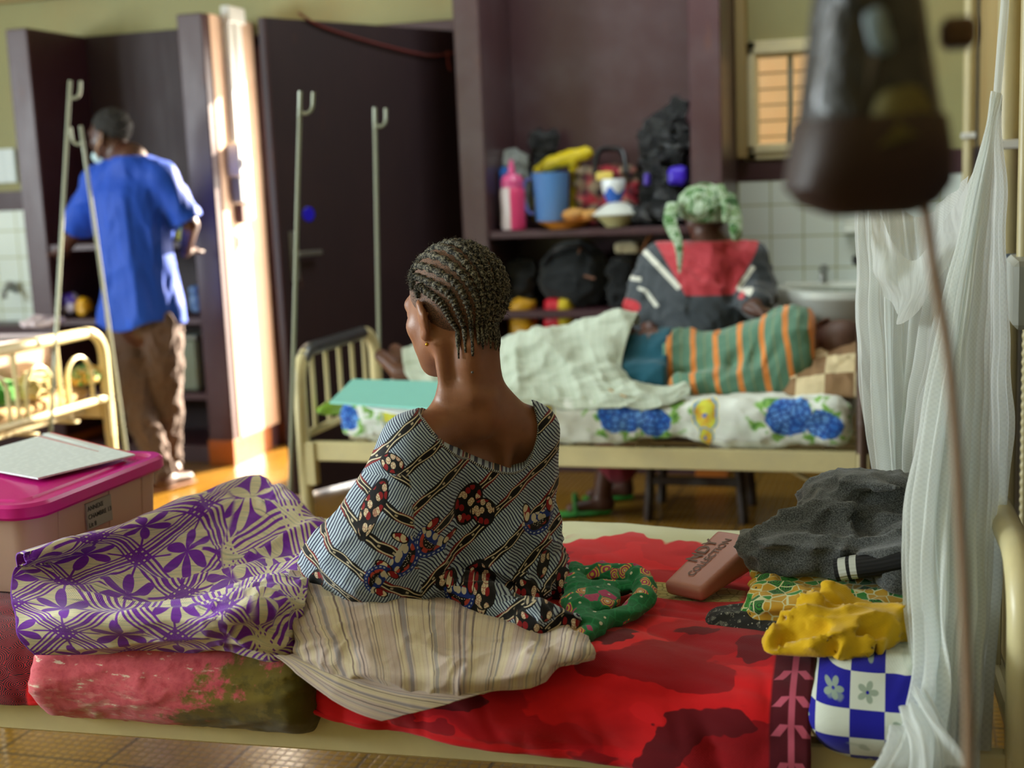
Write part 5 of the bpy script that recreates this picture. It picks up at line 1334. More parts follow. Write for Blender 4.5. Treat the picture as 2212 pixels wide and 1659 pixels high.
# ---- storage box with a magenta lid
LX, LY0, LY1, LZ = -1.665, 2.125, 2.62, .783
m = Mat('frosted_clear_plastic'); z_ = m.noise(None, 2.5, 2); M['frost'] = m.out(m.mix(z_, 'e8cdb8', 'd9b8a2'), .35, transl=.35, spec=.5)
M['magenta'] = plain('magenta_plastic', 'd8108c', .3, var=.06); M['paper'] = plain('white_paper', 'dce4e4', .8, var=.05)
def rrect(x0, x1, y0, y1, r, z, n=6):
    P = []
    for cx, cy, a0 in ((x1-r, y1-r, 0), (x0+r, y1-r, pi/2), (x0+r, y0+r, pi), (x1-r, y0+r, 1.5*pi)):
        for k in range(n+1): a = a0+k/n*pi/2; P.append((cx+r*cos(a), cy+r*sin(a), z))
    return P
def loft(rings, cap0=True, cap1=True):
    n = len(rings[0]); V = [p for r in rings for p in r]; F = []
    for i in range(len(rings)-1):
        for k in range(n): l_ = (k+1) % n; F.append((i*n+k, i*n+l_, (i+1)*n+l_, (i+1)*n+k))
    if cap0: F.append(tuple(range(n))[::-1])
    if cap1: F.append(tuple((len(rings)-1)*n+k for k in range(n)))
    return MB().add(V, F)
def tub(t, x0, x1, y0, y1, z0, z1, body, lid, tap=.02):
    loft([rrect(x0+tap, x1-tap, y0+tap, y1-tap, .04, z0), rrect(x0+tap*.7, x1-tap*.7, y0+tap*.7, y1-tap*.7, .045, z0+.02), rrect(x0+.004, x1-.004, y0+.004, y1-.004, .05, z1-.02)]).build('tub', body, t)
    return loft([rrect(x0-.012, x1+.012, y0-.012, y1+.012, .06, z1-.032), rrect(x0-.017, x1+.017, y0-.017, y1+.017, .064, z1-.026), rrect(x0-.017, x1+.017, y0-.017, y1+.017, .064, z1-.006), rrect(x0-.010, x1+.010, y0-.010, y1+.010, .06, z1), rrect(x0+.006, x1-.006, y0+.006, y1-.006, .05, z1),
        rrect(x0+.012, x1-.012, y0+.012, y1-.012, .045, z1-.008), rrect(x0+.05, x1-.05, y0+.05, y1-.05, .03, z1-.009), rrect(x0+.055, x1-.055, y0+.055, y1-.055, .03, z1-.005)]).build('lid', lid, t)
bx = empty('storage_box', (-1.9, 2.37, .59), 'frosted plastic storage box with a magenta lid on the near bed, labelled on its side', 'storage box')
tub(bx, -2.22, LX, LY0, LY1, .592, LZ, M['frost'], M['magenta'])
for yy in (2.22, 2.40, 2.53): MB().tube([(LX-.017, yy, .60), (LX-.003, yy, .76)], .0025, 6).build('moulded_rib', M['frost'], bx)
a_ = W(183, 1084, x=LX-.004); c_ = W(243, 1137, x=LX-.004); ly0, ly1 = a_[1], c_[1]; lz1, lz0 = W(210, 1078, x=LX-.004)[2], W(210, 1136, x=LX-.004)[2]
lab = MB().box((LX-.006, ly0, lz0), (LX-.001, ly1, lz1), .0005).build('paper_label', plain('grey_label', 'a7a39a', .7), bx, label='grey paper label printed in black capitals')
hh = (lz1-lz0)
text('lettering', 'ANNEXE\nCHAMBRE 13\nLit 8', (ly1-ly0)*.155, (LX-.0008, ly0+.003, lz1-hh*.30), A([0, 1., 0]), UP, M['ink'], lab, .0004, 1.28, chs=1.05)
# papers in a clear folder on the lid
fo = empty('paper_folder', W(120, 985, z=LZ+.002), 'clear folder of white papers with red edge strip on the magenta lid', 'folder')
pz = LZ+.004
pp = [W(-60, 985, z=pz), W(110, 938, z=pz), W(292, 985, z=pz+.002), W(82, 1036, z=pz), W(-60, 1010, z=pz)]
def slab(P, t, name, mat, par, **k):
    n = len(P); V = [p for p in P]+[A(p)+UP*t for p in P]; F = [tuple(range(n))[::-1], tuple(range(n, 2*n))]+[(i, (i+1) % n, n+(i+1) % n, n+i) for i in range(n)]
    return mesh(name, V, F, mat, par, smooth=False, **k)
m = Mat('printed_form'); x, y, z = m.sep(m.obj()); ln = (y*70.0).fr().step(.2, .3)*m.noise(m.vec(x*60.0, (y*70.0).fl()), 1, 2).step(.42, .5); M['form'] = m.out(m.mix(ln*.22, 'dfe8ea', 'a4b0b6'), .6)
slab(pp, .004, 'papers', M['form'], fo)
s0, s1 = W(108, 938, z=pz), W(286, 984, z=pz); d_ = nrm(s1-s0); nn = np.cross(UP, d_)
for o_, w_, m_, nm in ((.0, .004, 'cc2a28', 'red_strip'), (-.020, .018, 'e2e6e4', 'white_margin'), (-.040, .003, 'b84038', 'red_line')):
    P = [s0+nn*o_*-1+UP*.0045, s1+nn*o_*-1+UP*.0045, s1-nn*o_*1-nn*w_*1+UP*.0045, s0-nn*o_-nn*w_+UP*.0045]; 
    P = [s0+nn*(o_)+UP*.0042, s1+nn*(o_)+UP*.0042, s1+nn*(o_+w_)+UP*.0042, s0+nn*(o_+w_)+UP*.0042]
    slab([P[0], P[1], P[2], P[3]], .001, nm, plain(nm+'_card', m_, .5), fo)
# ---- clothes pile
def blob(name, f, pts, h, mat, label, cat, m_=.06, **k):
    lo, hi = bbox(pts, m_); lo[2] = max(lo[2], .56)
    return sdf_obj(name, f, lo, hi, h, mat, label=label, cat=cat, **k)
def ld(o, L): return lambda P: np.array([1.0])
m = Mat('charcoal_melange_knit'); n = m.noise(None, 420, 2, .8); c = m.mix(n.step(.35, .7), '26292a', '6c7072'); M['char'] = m.out(c, .9, bump=n+m.noise(None, 60, 3), bstr=.4, bdist=.002, sheen=.3)
g1 = W(1800, 1188, y=2.42); g2 = W(1895, 1128, y=2.50); g3 = W(1700, 1212, y=2.38); g4 = W(1960, 1200, y=2.38)
gf = s_un(.05, s_ell(g1, (.135, .13, .075)), s_ell(g2, (.13, .13, .10)), s_ell(g3, (.075, .09, .045)), s_ell(g4, (.09, .13, .075)))
def cf(P):
    return smax(gf(P)-.040*ridge(stretch(P, (1, .3, -.25), .35), 4.5, 7, 1)-.022*ridge(stretch(P, (.6, .2, .8), .35), 9, 4, 1), .645-P[:, 2]-.0, .03)
V, F = snets(cf, (-.42, 2.2, .60), (.20, 2.95, .95), .0075, 2)
ch = mesh('sweatshirt', V, F, M['char'], label='charcoal marl sweatshirt heaped on top of the folded clothes', cat='sweatshirt')
cp = [W(a, b, y=2.27) for a, b in ((1806, 1232), (1835, 1226), (1865, 1222), (1905, 1216), (1950, 1206))]
m = Mat('striped_rib_cuff'); u, v = m.uv(); L = v*1000.0; wt = ((L-14.0).abs().step(7.0, 6.0)).mx((L-32.0).abs().step(6.0, 5.0)); M['cuff'] = m.out(m.mix(wt, '0b0b0d', 'c9cec6'), .9, bump=(u*120.0).sin(), bstr=.4, bdist=.002)
MB().tube(spline(cp, 30), np.linspace(.036, .040, 30), 20, flat=.5).build('ribbed_cuff', M['cuff'], ch, label='black ribbed cuff with two white stripes')
def m_wax(name, cols, sc, t1=.45, t2=.72):
    m = Mat(name); n = m.voro(None, sc, 'F1'); e = m.voro(None, sc, 'DISTANCE_TO_EDGE').step(.03, .06); k = m.sep(m.voro(None, sc, 'F1', 'Color'))[0]
    x, y, z = m.sep(m.obj()); ln = ((n*34.0).sin()).step(-.1, .3)
    c = m.mix(k.step(t1, t1+.01), cols[0], cols[1]); c = m.mix(k.step(t2, t2+.01)*ln, c, cols[2]); c = m.mix(e.inv(), c, cols[3]); c = m.mix((n.step(.16, .12))*.9, c, cols[4])
    return m.out(c, .8, bump=m.noise(None, 90, 3), bstr=.3, bdist=.002, sheen=.1)
M['waxyg'] = m_wax('yellow_green_wax_print', ('c79a24', '2f8a2c', '1c3a1c', 'd8d8a8', '0f2a14'), 46)
fcv = W(1800, 1300, y=2.36)
def foldf(c, h, R=None, layers=3, amp=.006, sd=3):
    b = s_box(c, h, min(h[2]*.95, .03), R)
    def f(P):
        Q = P-A(c)
        return b(P)+amp*.6*np.cos((P[:, 2]-c[2])*2*pi*layers/(2*h[2]))*np.clip(1.5-np.abs(Q[:, 2])/h[2], 0, 1)-amp*2.2*ridge(stretch(P, (1, .2, 0), .35), 8, sd, 1)
    return f
f1 = foldf(A([-.10, 2.33, .622]), A([.165, .15, .030]), rotz(.06), 2, .006, 3)
f2 = s_un(.02, s_chain([W(1612, 1335, y=2.22), W(1650, 1285, y=2.26), W(1720, 1285, y=2.25), W(1760, 1300, y=2.24)], [.016, .024, .022, .018]))
blob('folded_cloth', lambda P: np.minimum(f1(P), f2(P)-.006*ridge(P, 16, 4)), [(-.36, 2.15, .58), (.14, 2.65, .70)], .0065, M['waxyg'], 'folded yellow and green wax-print cloth under the charcoal sweatshirt', 'cloth')
M['bwknit'] = m_wax('black_white_woven', ('0c0c0c', '101010', '88887c', '0a0a0a', 'c4c4b8'), 120)
f3 = s_un(.02, s_ell(W(1625, 1348, y=2.23), (.085, .07, .032), rotz(.3)), s_cap(W(1560, 1350, y=2.22), W(1680, 1365, y=2.17), .022, .02))
bw = blob('woven_cloth', lambda P: smax(f3(P)-.007*ridge(stretch(P, (1, 0, 0), .4), 13, 4), .588-P[:, 2], .006), [(-.38, 2.1, .58), (-.12, 2.36, .66)], .006, M['bwknit'], 'crumpled black and white speckled cloth beside the yellow garment', 'cloth')
MB().tube(spline([march(f3, W(a, b, y=2.0), IA, 60) for a, b in ((1572, 1352), (1610, 1368), (1650, 1376))], 16), .0035, 8).build('piping', plain('tan_piping', 'b0905c', .7), bw)
ye = s_un(.018, s_chain([W(1660, 1385, y=2.05), W(1740, 1345, y=2.10), W(1790, 1272, y=2.16)], [.016, .03, .012]), s_chain([W(1790, 1272, y=2.16), W(1840, 1320, y=2.16), W(1890, 1330, y=2.15)], [.014, .022, .02]), s_ell(W(1810, 1368, y=2.10), (.095, .07, .030)), s_cap(W(1760, 1345, y=2.07), W(1740, 1300, y=2.12), .022, .018), s_chain([W(1815, 1375, y=2.06), W(1890, 1355, y=2.10), W(1968, 1345, y=2.14)], [.030, .032, .026]), s_cap(W(1700, 1392, y=2.04), W(1780, 1400, y=2.035), .012, .014))
yl = fabric('mustard_yellow_jersey', 'e2b406', var=.1, sheen=.3)
def yf_(P): return smax(ye(P)-.016*ridge(stretch(P, (.5, .2, .9), .4), 10, 5, 1)-.012*ridge(stretch(P, (1, .2, -.1), .35), 13, 9, 1), .606-P[:, 2]-.0, .008)
blob('yellow_garment', yf_, [(-.28, 1.98, .58), (.10, 2.28, .70)], .0058, yl, 'crumpled mustard yellow garment on top of the blue checked pillow', 'garment')
M['waxg'] = m_wax('green_wax_print', ('0c7440', 'b83a6c', 'e0c850', '1c8a50', 'e6e0c4'), 40, .70, .80)
gp = lambda a, b, z=.60: W(a, b, z=z)
gg = s_un(.012, s_chain([gp(1235, 1240, .612), gp(1300, 1236, .612), gp(1360, 1240, .62), gp(1392, 1262, .618), gp(1392, 1295, .612), gp(1362, 1322, .606), gp(1310, 1340, .604), gp(1262, 1372, .604)], [.018, .020, .022, .022, .020, .018, .018, .016]), s_ell(gp(1275, 1295, .61), (.055, .075, .020)), s_cap(gp(1240, 1240, .61), gp(1262, 1350, .607), .022, .02), s_cap(gp(1250, 1270, .612), gp(1350, 1268, .612), .016, .014))
blob('green_cloth', lambda P: smax(gg(P)-.008*ridge(stretch(P, (1, .6, 0), .4), 15, 6, 1), .590-P[:, 2], .005), [(-.68, 2.05, .58), (-.42, 2.5, .66)], .0055, M['waxg'], 'green, pink and yellow printed cloth crumpled beside the elderly woman', 'cloth')
# ---- pink purse
pA, pB, pC, pD = Z(1420, 1250, .615), Z(1545, 1152, .665), Z(1652, 1162, .668), Z(1518, 1268, .622)
ce = (pA+pB+pC+pD)/4; e1 = nrm((pB+pC)-(pA+pD)); e2 = nrm((pD+pC)-(pA+pB)); e3 = nrm(np.cross(e1, e2)); e3 = e3 if e3[2] > 0 else -e3; e2 = np.cross(e3, e1); e2 = e2*np.sign(e2@((pD+pC)-(pA+pB)))
L1 = np.linalg.norm((pB+pC)-(pA+pD))/2; L2 = np.linalg.norm((pD+pC)-(pA+pB))/2; Rp = np.stack([e1, e2, e3], 1)
def purse(P):
    Q = (P-(ce-e3*.022))@Rp; t = np.clip(Q[:, 0]/L1+.5, 0, 1); w_ = L2*.5*(.86+.14*t); th = .012+.016*t
    q = np.abs(Q)-np.stack([np.full(len(Q), L1*.5-.012), w_-.012, th-.008], -1)
    return (np.linalg.norm(np.maximum(q, 0), axis=-1)+np.minimum(q.max(-1), 0)-.010)*.9+.0006*vnoise(P, 18, 3)
pu = empty('purse', (ce[0], ce[1], .58), 'dusty pink leather purse with grey lettering leaning by the sweatshirt', 'purse')
V, F = snets(purse, ce-.17, ce+.17, .0045, 2); mesh('body', V, F, leather('dusty_pink_leather', 'd08c7c', .42), pu)
zp = [march(purse, ce+e1*s_*L1*.5+e2*-.5*L2+e3*.06-e2*.02, -e3+e2*.35, 60) for s_ in np.linspace(-.85, .85, 12)]
MB().tube(zp, .0016, 6).build('zip', M['ink'], pu)
M['greyprint'] = Mat('grey_print').out('7a5a4c', .6)
r_ = nrm(e1*.97-e2*.10) ; up__ = np.cross(e3, r_)
for body_, sz, off, st_ in (('COLLECTION', .022, -.004, -.065), ('LADY', .038, .020, -.022)):
    pts_ = [march(purse, ce+e1*s1+up__*(off+o2)+e3*.06, -e3, 80) for s1, o2 in ((st_, 0), (st_+.05, 0), (st_, .012))]
    rr2 = nrm(pts_[1]-pts_[0]); n2 = nrm(np.cross(rr2, pts_[2]-pts_[0])); n2 = n2*np.sign(n2@e3); p = pts_[0]+n2*.002; r_ = rr2; up__ = np.cross(n2, rr2)
    text('lettering', body_ if body_ != 'LADY' else 'NDY', sz, p, r_, up__, M['greyprint'], pu, .0002)
# ---- things on the far bed
tz = .645
fl_ = empty('turquoise_folder', W(830, 860, z=.70), 'turquoise cardboard folder lying open at the foot of the far bed', 'folder')
slab([W(712, 872, z=.672), W(762, 822, z=.700), W(960, 828, z=.700), W(955, 888, z=.672)], .006, 'cover', plain('turquoise_card', '8ed8cc', .6, var=.06), fl_)
slab([W(770, 868, z=.666), W(800, 884, z=.664), W(950, 915, z=.664), W(970, 880, z=.666)], .004, 'inner_sheets', M['paper'], fl_)
MB().box(W(790, 912, y=4.27)-A([0, .0, 0]), W(790, 912, y=4.27)+A([.20, .12, .02]), .006).build('tablet_case', plain('black_case', '202428', .3), label='black flat case under the turquoise folder', cat='case')
blob('green_bag', lambda P: s_ell(W(738, 902, y=4.34), (.095, .11, .070))(P)-.008*ridge(P, 12, 3), [W(735, 905, y=4.34)-.12, W(735, 905, y=4.34)+.12], .008, plain('lime_plastic', '86b820', .45, var=.3), 'lime green rounded bag at the foot of the far bed', 'bag')
# patched pillow
m = Mat('beige_brown_patchwork'); x, y, z = m.sep(m.obj()); k = 1/.095; ch_ = (((x*k+.3).fl()+(z*k*.9+y*k*.5+.2).fl())*.5).fr().step(.2, .3); n = m.noise(None, 8, 3)
M['patch'] = m.out(m.mix(ch_, m.mix(n, 'd8c8a0', 'c4b088'), m.mix(n, '7a5a40', '8e7048')), .85, bump=m.noise(None, 70, 3), bstr=.3, bdist=.002)
pf2 = pil(W(1800, 815, y=4.50), (.19, .22, .09), roty(-.30)@rotx(.25))
blob('pillow', lambda P: smax(pf2(P)-.010*ridge(P, 8, 5), .632-P[:, 2], .01), [(-.55, 4.22, .6), (-.02, 4.85, .9)], .010, M['patch'], 'beige and brown patchwork pillow under the head of the lying person', 'pillow')
# ---- IV poles
M['pole'] = plain('pale_green_grey_paint', '9a9f8c', .35, .2)
def iv(top, bot, fl, label, big=1.0, flip=1):
    t = empty('drip_pole', bot, label, 'drip pole', 'drip poles fixed to the bed ends')
    MB().tube([bot, top], .0078, 10).build('pole', M['pole'], t)
    d = nrm(A(top)-A(bot)); s_ = IR*flip; h = []
    P = spline([top-d*.005, top+d*.055*0-d*.002, top+s_*.012-d*.018, top+s_*.036-d*.02, top+s_*.046+d*.0, top+s_*.044+d*.05], 20)
    MB().tube([top-d*.03, top+d*.055], .0078, 8).tube(spline([top-d*.012, top+s_*.02-d*.022, top+s_*.042-d*.005, top+s_*.044+d*.05], 16), .0068, 8).build('hook', M['pole'], t)
    return t
iv(W(648, 232, y=4.16), A([-2.165, 4.165, 0]), 1, 'tallest drip pole, at the near corner of the far bed footboard')
iv(W(810, 262, y=4.97), A([-2.13, 4.99, 0]), 1, 'drip pole at the rear corner of the far bed footboard, before the dark door')
iv(W(150, 202, x=-3.36), A([-3.36, 4.36, 0]), 1, 'left drip pole of the two beside the arched bed end')
iv(W(178, 300, x=-3.34), A([-3.375, 5.03, 0]), 1, 'right drip pole of the two, against the corner of the arched bed end', flip=-1)
# ---- left bed clutter
b2_ = empty('storage_box', (-3.75, 4.5, .57), 'clear plastic storage box with pale lid on the bed with arched bars', 'storage box')
tub(b2_, -4.25, -3.56, 4.30, 4.84, .572, .80, M['frost'], plain('pale_pink_lid', 'dcc8cc', .4))
def rag(name, c, r, mat, label, cat, h=.009, am=.02, sd=3, z0=None, **k):
    c = A(c, float); r = A(r, float); c[2] = max(c[2], z0+r[2]*.55) if z0 else c[2]; f = lambda P: (smax(s_ell(c, r)(P)-am*ridge(P, 7/ max(r.max()*6, 1)*1.6, sd, 2), (z0 if z0 is not None else -9)-P[:, 2], .006))
    V, F = snets(f, c-r-.04, c+r+.04, h, 2, True); return mesh(name, V, F, mat, label=label, cat=cat, **k)
rag('beige_bundle', W(72, 868, x=-3.50), (.07, .10, .07), fabric('beige_cotton', 'd8c48c'), 'crumpled beige cloth behind the arched bars', 'cloth', z0=.565)
rag('green_cloth', W(5, 850, x=-3.52), (.06, .08, .05), fabric('leaf_green', '3a8a2c'), 'small green cloth at the left edge behind the arched bars', 'cloth', z0=.565)
rag('patterned_bundle', W(190, 872, x=-3.50)+A([0, 0, .01]), (.08, .10, .05), M['waxyg'], 'patterned cloth heaped near the corner post of the arched bed end', 'cloth', z0=.565)
rag('snack_packet', A([W(95, 722, x=-3.85)[0], W(95, 722, x=-3.85)[1], .815]), (.10, .09, .03), plain('white_pink_wrap', 'd8c4c8', .4), 'white and pink packet lying on the clear storage box lid', 'packet', z0=.802)
sl_ = empty('slipper', W(745, 1105, z=0), 'bright pink slipper on the floor by the far bed footboard', 'slipper')
c_ = W(760, 1105, z=.012); d_ = nrm(W(800, 1082, z=.012)-W(728, 1122, z=.012))
MB().tube([c_-d_*.12, c_, c_+d_*.12], [.035, .042, .035], 14, flat=.3).build('sole', plain('pink_foam', 'e0187c', .5), sl_)
MB().tube(spline([c_+np.cross(d_, UP)*.042, c_+UP*.05+d_*.03, c_-np.cross(d_, UP)*.042], 10), .014, 8, flat=.5).build('strap', plain('pink_strap', 'c0106c', .5), sl_)
# ------------------------------------------------------------------ mosquito net
m = Mat('white_mosquito_net'); u, v = m.uv(); x, y, z = m.sep(m.obj())
st = m.noise(m.vec(u*26.0, v*1.6), 1, 3, .6); hx = ((u*620.0).sin()*(v*760.0).sin()).step(-.9, .6)
al = m.mr(st, .30, .60, .55, .96); al = al*m.mr(hx, 0.0, 1.0, .80, 1.0)
M['net'] = m.out('f4f8f6', .9, alpha=al, transl=.5, bump=st, bstr=.4, bdist=.01, spec=.1)
net = empty('mosquito_net', (.08, 2.3, .5), 'white mosquito net gathered to a strand and draped at the head of the near bed', 'mosquito net')
def pleats(n, amp, ph=0, lo=.25):
    def f(G, P):
        u, v = G.T; w_ = u*n*2*pi+ph+2.0*vnoise(np.stack([u*3, v*1.5, v*0], -1), 1, 5)
        k = np.clip(1.15-v, lo, 1)
        return amp*k*(np.sin(w_)+.5*np.sin(w_*2.3+v*3))+.004*vnoise(P, 12, 8)
    return f
def netsheet(name, rows, nu, nv, disp, par=net):
    ctrl = [(u, v, W(a, b, y=y)) for v, r in rows for (u, a, b, y) in r]
    V, F, U = sheet(ctrl, nu, nv, disp); V[:, 0] = np.minimum(V[:, 0], .288)
    return mesh(name, V, F, M['net'], par, uv=U)
# right fall: v=1 at the gather, v=0 at the bottom
netsheet('right_fall', [
 (1.0, [(0, 2148, 200, 2.42), (.5, 2153, 205, 2.43), (1, 2158, 215, 2.45)]),
 (.86, [(0, 2098, 400, 2.36), (.5, 2132, 400, 2.36), (1, 2168, 400, 2.46)]),
 (.70, [(0, 2040, 640, 2.30), (.5, 2105, 640, 2.27), (1, 2165, 640, 2.44)]),
 (.52, [(0, 1990, 900, 2.26), (.25, 2035, 900, 2.18), (.5, 2085, 900, 2.22), (.75, 2130, 900, 2.28), (1, 2172, 900, 2.42)]),
 (.36, [(0, 1960, 1130, 2.20), (.25, 2010, 1130, 2.12), (.5, 2070, 1130, 2.15), (.75, 2120, 1130, 2.2), (1, 2160, 1130, 2.3)]),
 (.20, [(0, 1968, 1340, 2.10), (.25, 2015, 1340, 2.04), (.5, 2065, 1340, 2.05), (.75, 2105, 1340, 2.1), (1, 2138, 1340, 2.2)]),
 (.08, [(0, 1970, 1500, 1.98), (.25, 2015, 1510, 1.93), (.5, 2050, 1510, 1.95), (.75, 2095, 1510, 2.0), (1, 2125, 1510, 2.1)]),
 (0, [(0, 1905, 1640, 1.93), (.25, 1975, 1670, 1.88), (.5, 2040, 1690, 1.90), (.75, 2085, 1700, 1.95), (1, 2122, 1700, 2.02)]),
], 220, 160, pleats(9, .016))
netsheet('left_fall', [
 (1.0, [(0, 1846, 380, 2.80), (.35, 1900, 385, 2.82), (.7, 1985, 470, 2.80), (1, 2095, 380, 2.62)]),
 (.8, [(0, 1847, 520, 2.80), (.35, 1910, 530, 2.76), (.7, 1985, 590, 2.74), (1, 2060, 540, 2.60)]),
 (.55, [(0, 1852, 700, 2.80), (.35, 1915, 700, 2.74), (.7, 1970, 720, 2.74), (1, 2025, 740, 2.62)]),
 (.28, [(0, 1872, 900, 2.80), (.35, 1925, 900, 2.75), (.7, 1965, 900, 2.76), (1, 2000, 900, 2.66)]),
 (0, [(0, 1900, 1100, 2.80), (.35, 1935, 1100, 2.77), (.7, 1965, 1100, 2.78), (1, 1985, 1100, 2.72)]),
], 170, 110, pleats(6, .018, 1))
netsheet('swag', [
 (1.0, [(0, 1880, 430, 2.74), (.4, 1960, 560, 2.70), (.75, 2030, 500, 2.60), (1, 2100, 370, 2.50)]),
 (.5, [(0, 1885, 520, 2.70), (.4, 1955, 640, 2.64), (.75, 2030, 560, 2.55), (1, 2095, 430, 2.46)]),
 (0, [(0, 1905, 640, 2.72), (.4, 1935, 700, 2.68), (.75, 2010, 640, 2.58), (1, 2080, 500, 2.48)]),
], 110, 70, pleats(1.5, .012, 2))
netsheet('loose_hem', [
 (1.0, [(0, 1990, 1475, 1.93), (.5, 1960, 1530, 1.90), (1, 1925, 1600, 1.90)]),
 (.5, [(0, 2030, 1540, 1.86), (.5, 1995, 1590, 1.85), (1, 1895, 1640, 1.87)]),
 (0, [(0, 2075, 1640, 1.85), (.5, 1990, 1680, 1.83), (1, 1865, 1668, 1.86)]),
], 80, 50, pleats(3, .014, 2, .8))
MB().tube(spline([W(2172, -120, y=2.46), W(2171, 0, y=2.46), W(2162, 110, y=2.45), W(2153, 215, y=2.44), W(2153, 240, y=2.44)], 30), np.interp(np.linspace(0, 1, 30), [0, .4, .8, 1], [.006, .0075, .006, .009]), 14).build('gathered_strand', M['net'], net)
# ------------------------------------------------------------------ wall fittings on the right
pip = M['pipe'] = plain('cream_pipe_paint', 'c0b284', .4, var=.15)
def pipe(name, x, y, r, z0, z1, label, clips):
    t = empty(name, (x, y, z0), label, 'pipe'); MB().tube([(x, y, z0), (x, y, z1)], r, 18).build('tube', pip, t)
    for z in clips: MB().box((x-r-.006, y-r-.008, z-.012), (XR-.001, y+r+.008, z+.012), .004).build('clip', M['white'], t)
pipe('wall_pipe', .262, 5.95, .024, 0, ZC, 'thin cream pipe near the far end of the right wall', (1.49, 2.15))
pipe('wall_pipe', .258, 3.62, .032, 0, ZC, 'thick cream pipe on the right wall behind the net', (1.42, 2.5))
zz = np.linspace(.0, 2.6, 480); MB().tube(np.stack([.276+.002*np.sin(zz*3), 3.25+.006*np.sin(zz*2), zz], -1), .0075*(1+.22*np.sin(zz*300)), 10).build('corrugated_conduit', pip, label='ribbed cream conduit running down the right wall beside the thick pipe', cat='conduit', auto=False)
jb = empty('junction_box', (XR, 2.95, 1.02), 'grey white junction box with blue-grey cover on the right wall', 'junction box')
gw = plain('grey_white_plastic', 'b9bcb4', .45, var=.15); bgp = plain('blue_grey_plastic', '5f6c7c', .4)
MB().box((.215, 2.82, 1.035), (XR-.001, 3.06, 1.175), .010).build('housing', gw, jb)
MB().box((.212, 3.062, 1.035), (XR-.001, 3.085, 1.175), .008).box((.2, 3.03, 1.05), (.214, 3.09, 1.16), .008).build('cover', bgp, jb)
MB().box((.193, 3.045, 1.06), (.202, 3.075, 1.15), .004).build('side_flap', bgp, jb)
MB().tube([(.245, 2.98, 1.175), (.245, 2.98, 2.4)], .014, 12).build('feed_tube', pip, jb)
sk2 = empty('wall_socket', (XR, 5.6, 1.2), 'small grey socket low on the pipe at the far end of the right wall', 'socket')
MB().box((.262, 5.55, 1.20), (XR-.001, 5.70, 1.30), .008).build('housing', bgp, sk2); MB().tube([(.28, 5.62, 1.3), (.28, 5.62, 2.3)], .006, 8).build('cable', M['ink'], sk2)
MB().box((XR-.006, 4.30, 1.60), (XR-.0005, 4.312, 1.86), .0005).build('wall_mark', plain('dark_mark', '4a3420', .8), label='thin dark vertical scratch on the ochre right wall', cat='mark')
# ------------------------------------------------------------------ wash basin
wbn = empty('wash_basin', (-.27, 6.1, .66), 'white wash basin under the tiles at the right of the back wall', 'wash basin')
porc = plain('white_porcelain', 'e2e6dc', .15, var=.05)
cx, cy_ = -.245, 6.33
def arc(rx_, ry_, z, n=26): return [(cx-rx_*cos(a), cy_-ry_*sin(a), z) for a in np.linspace(0, pi, n)]
prof = [(.31, .40, .835), (.335, .43, .83), (.335, .43, .80), (.30, .38, .74), (.20, .26, .68), (.08, .12, .66)]
inn = [(.30, .385, .832), (.285, .36, .79), (.22, .28, .73), (.10, .14, .715)]
b = MB(); rings = [arc(*p) for p in inn[::-1]]+[arc(*p) for p in prof]
n = 26; V = [p for r in rings for p in r]; F = [(i*n+k, i*n+k+1, (i+1)*n+k+1, (i+1)*n+k) for i in range(len(rings)-1) for k in range(n-1)]
F += [tuple(range(n))[::-1], tuple((len(rings)-1)*n+k for k in range(n))]
b.add(V, F).build('bowl', porc, wbn)
MB().box((cx-.30, cy_-.11, .82), (cx+.30, cy_+.01, .85), .01).build('back_ledge', porc, wbn)
ta = MB(); tx = -.36; ta.tube([(tx, 6.27, .85), (tx, 6.27, .90)], .016, 12).tube(spline([(tx, 6.27, .89), (tx, 6.22, .915), (tx, 6.14, .89), (tx, 6.13, .87)], 12), .011, 10).lathe([(.022, .90), (.024, .915), (.01, .93)], (tx, 6.27, 0), 14)
ta.build('tap', M['steel'], wbn)
kn = empty('stop_valve', (-.205, 6.3, .92), 'black star-shaped valve knob on the tiles above the basin', 'valve')
bk = plain('black_plastic', '15171a', .35); t = MB()
for k in range(5): a = k*2*pi/5; t.tube([(-.205, 6.24, .95), (-.205+.028*cos(a), 6.24, .95+.028*sin(a))], .011, 10)
t.build('knob', bk, kn); MB().tube([(-.205, 6.345, .95), (-.205, 6.24, .95)], .009, 10).build('stem', M['steel'], kn)
MB().box((-.27, 6.25, 1.075), (-.13, 6.345, 1.095), .006).box((-.27, 6.33, 1.075), (-.13, 6.345, 1.14), .004).build('soap_dish', porc, label='small white tiled soap dish above the basin', cat='soap dish')
t2_ = empty('wall_tap', W(35, 628, y=6.3), 'steel tap on the white tiles at the left edge', 'tap'); q_ = W(35, 628, y=6.34)
MB().tube(spline([q_, q_+A([0, -.07, .02]), q_+A([0.01, -.12, 0]), q_+A([.01, -.12, -.03])], 12), .016, 10).build('spout', M['steel'], t2_); MB().lathe([(.01, 0), (.026, .01), (.028, .03), (.012, .04)], q_+A([0, -.05, .02]), 12).build('handle', M['steel'], t2_)
q_ = W(18, 358, y=6.33); no = slab([q_+A([-.13, 0, -.10]), q_+A([.045, 0, -.10]), q_+A([.045, 0, .10]), q_+A([-.13, 0, .10])], .0001, 'x', M['form'], None) if False else MB().box(q_+A([-.16, 0, -.095]), q_+A([.045, .015, .095]), .001).build('paper_notice', M['form'], label='printed white notice pinned to the left wall above the band', cat='notice')
MB().box((-5.3, 6.05, 0), (-4.46, 6.325, .70), .006).build('low_cupboard', M['maroon'], label='low maroon cupboard below the tiles at the left edge', cat='cupboard')
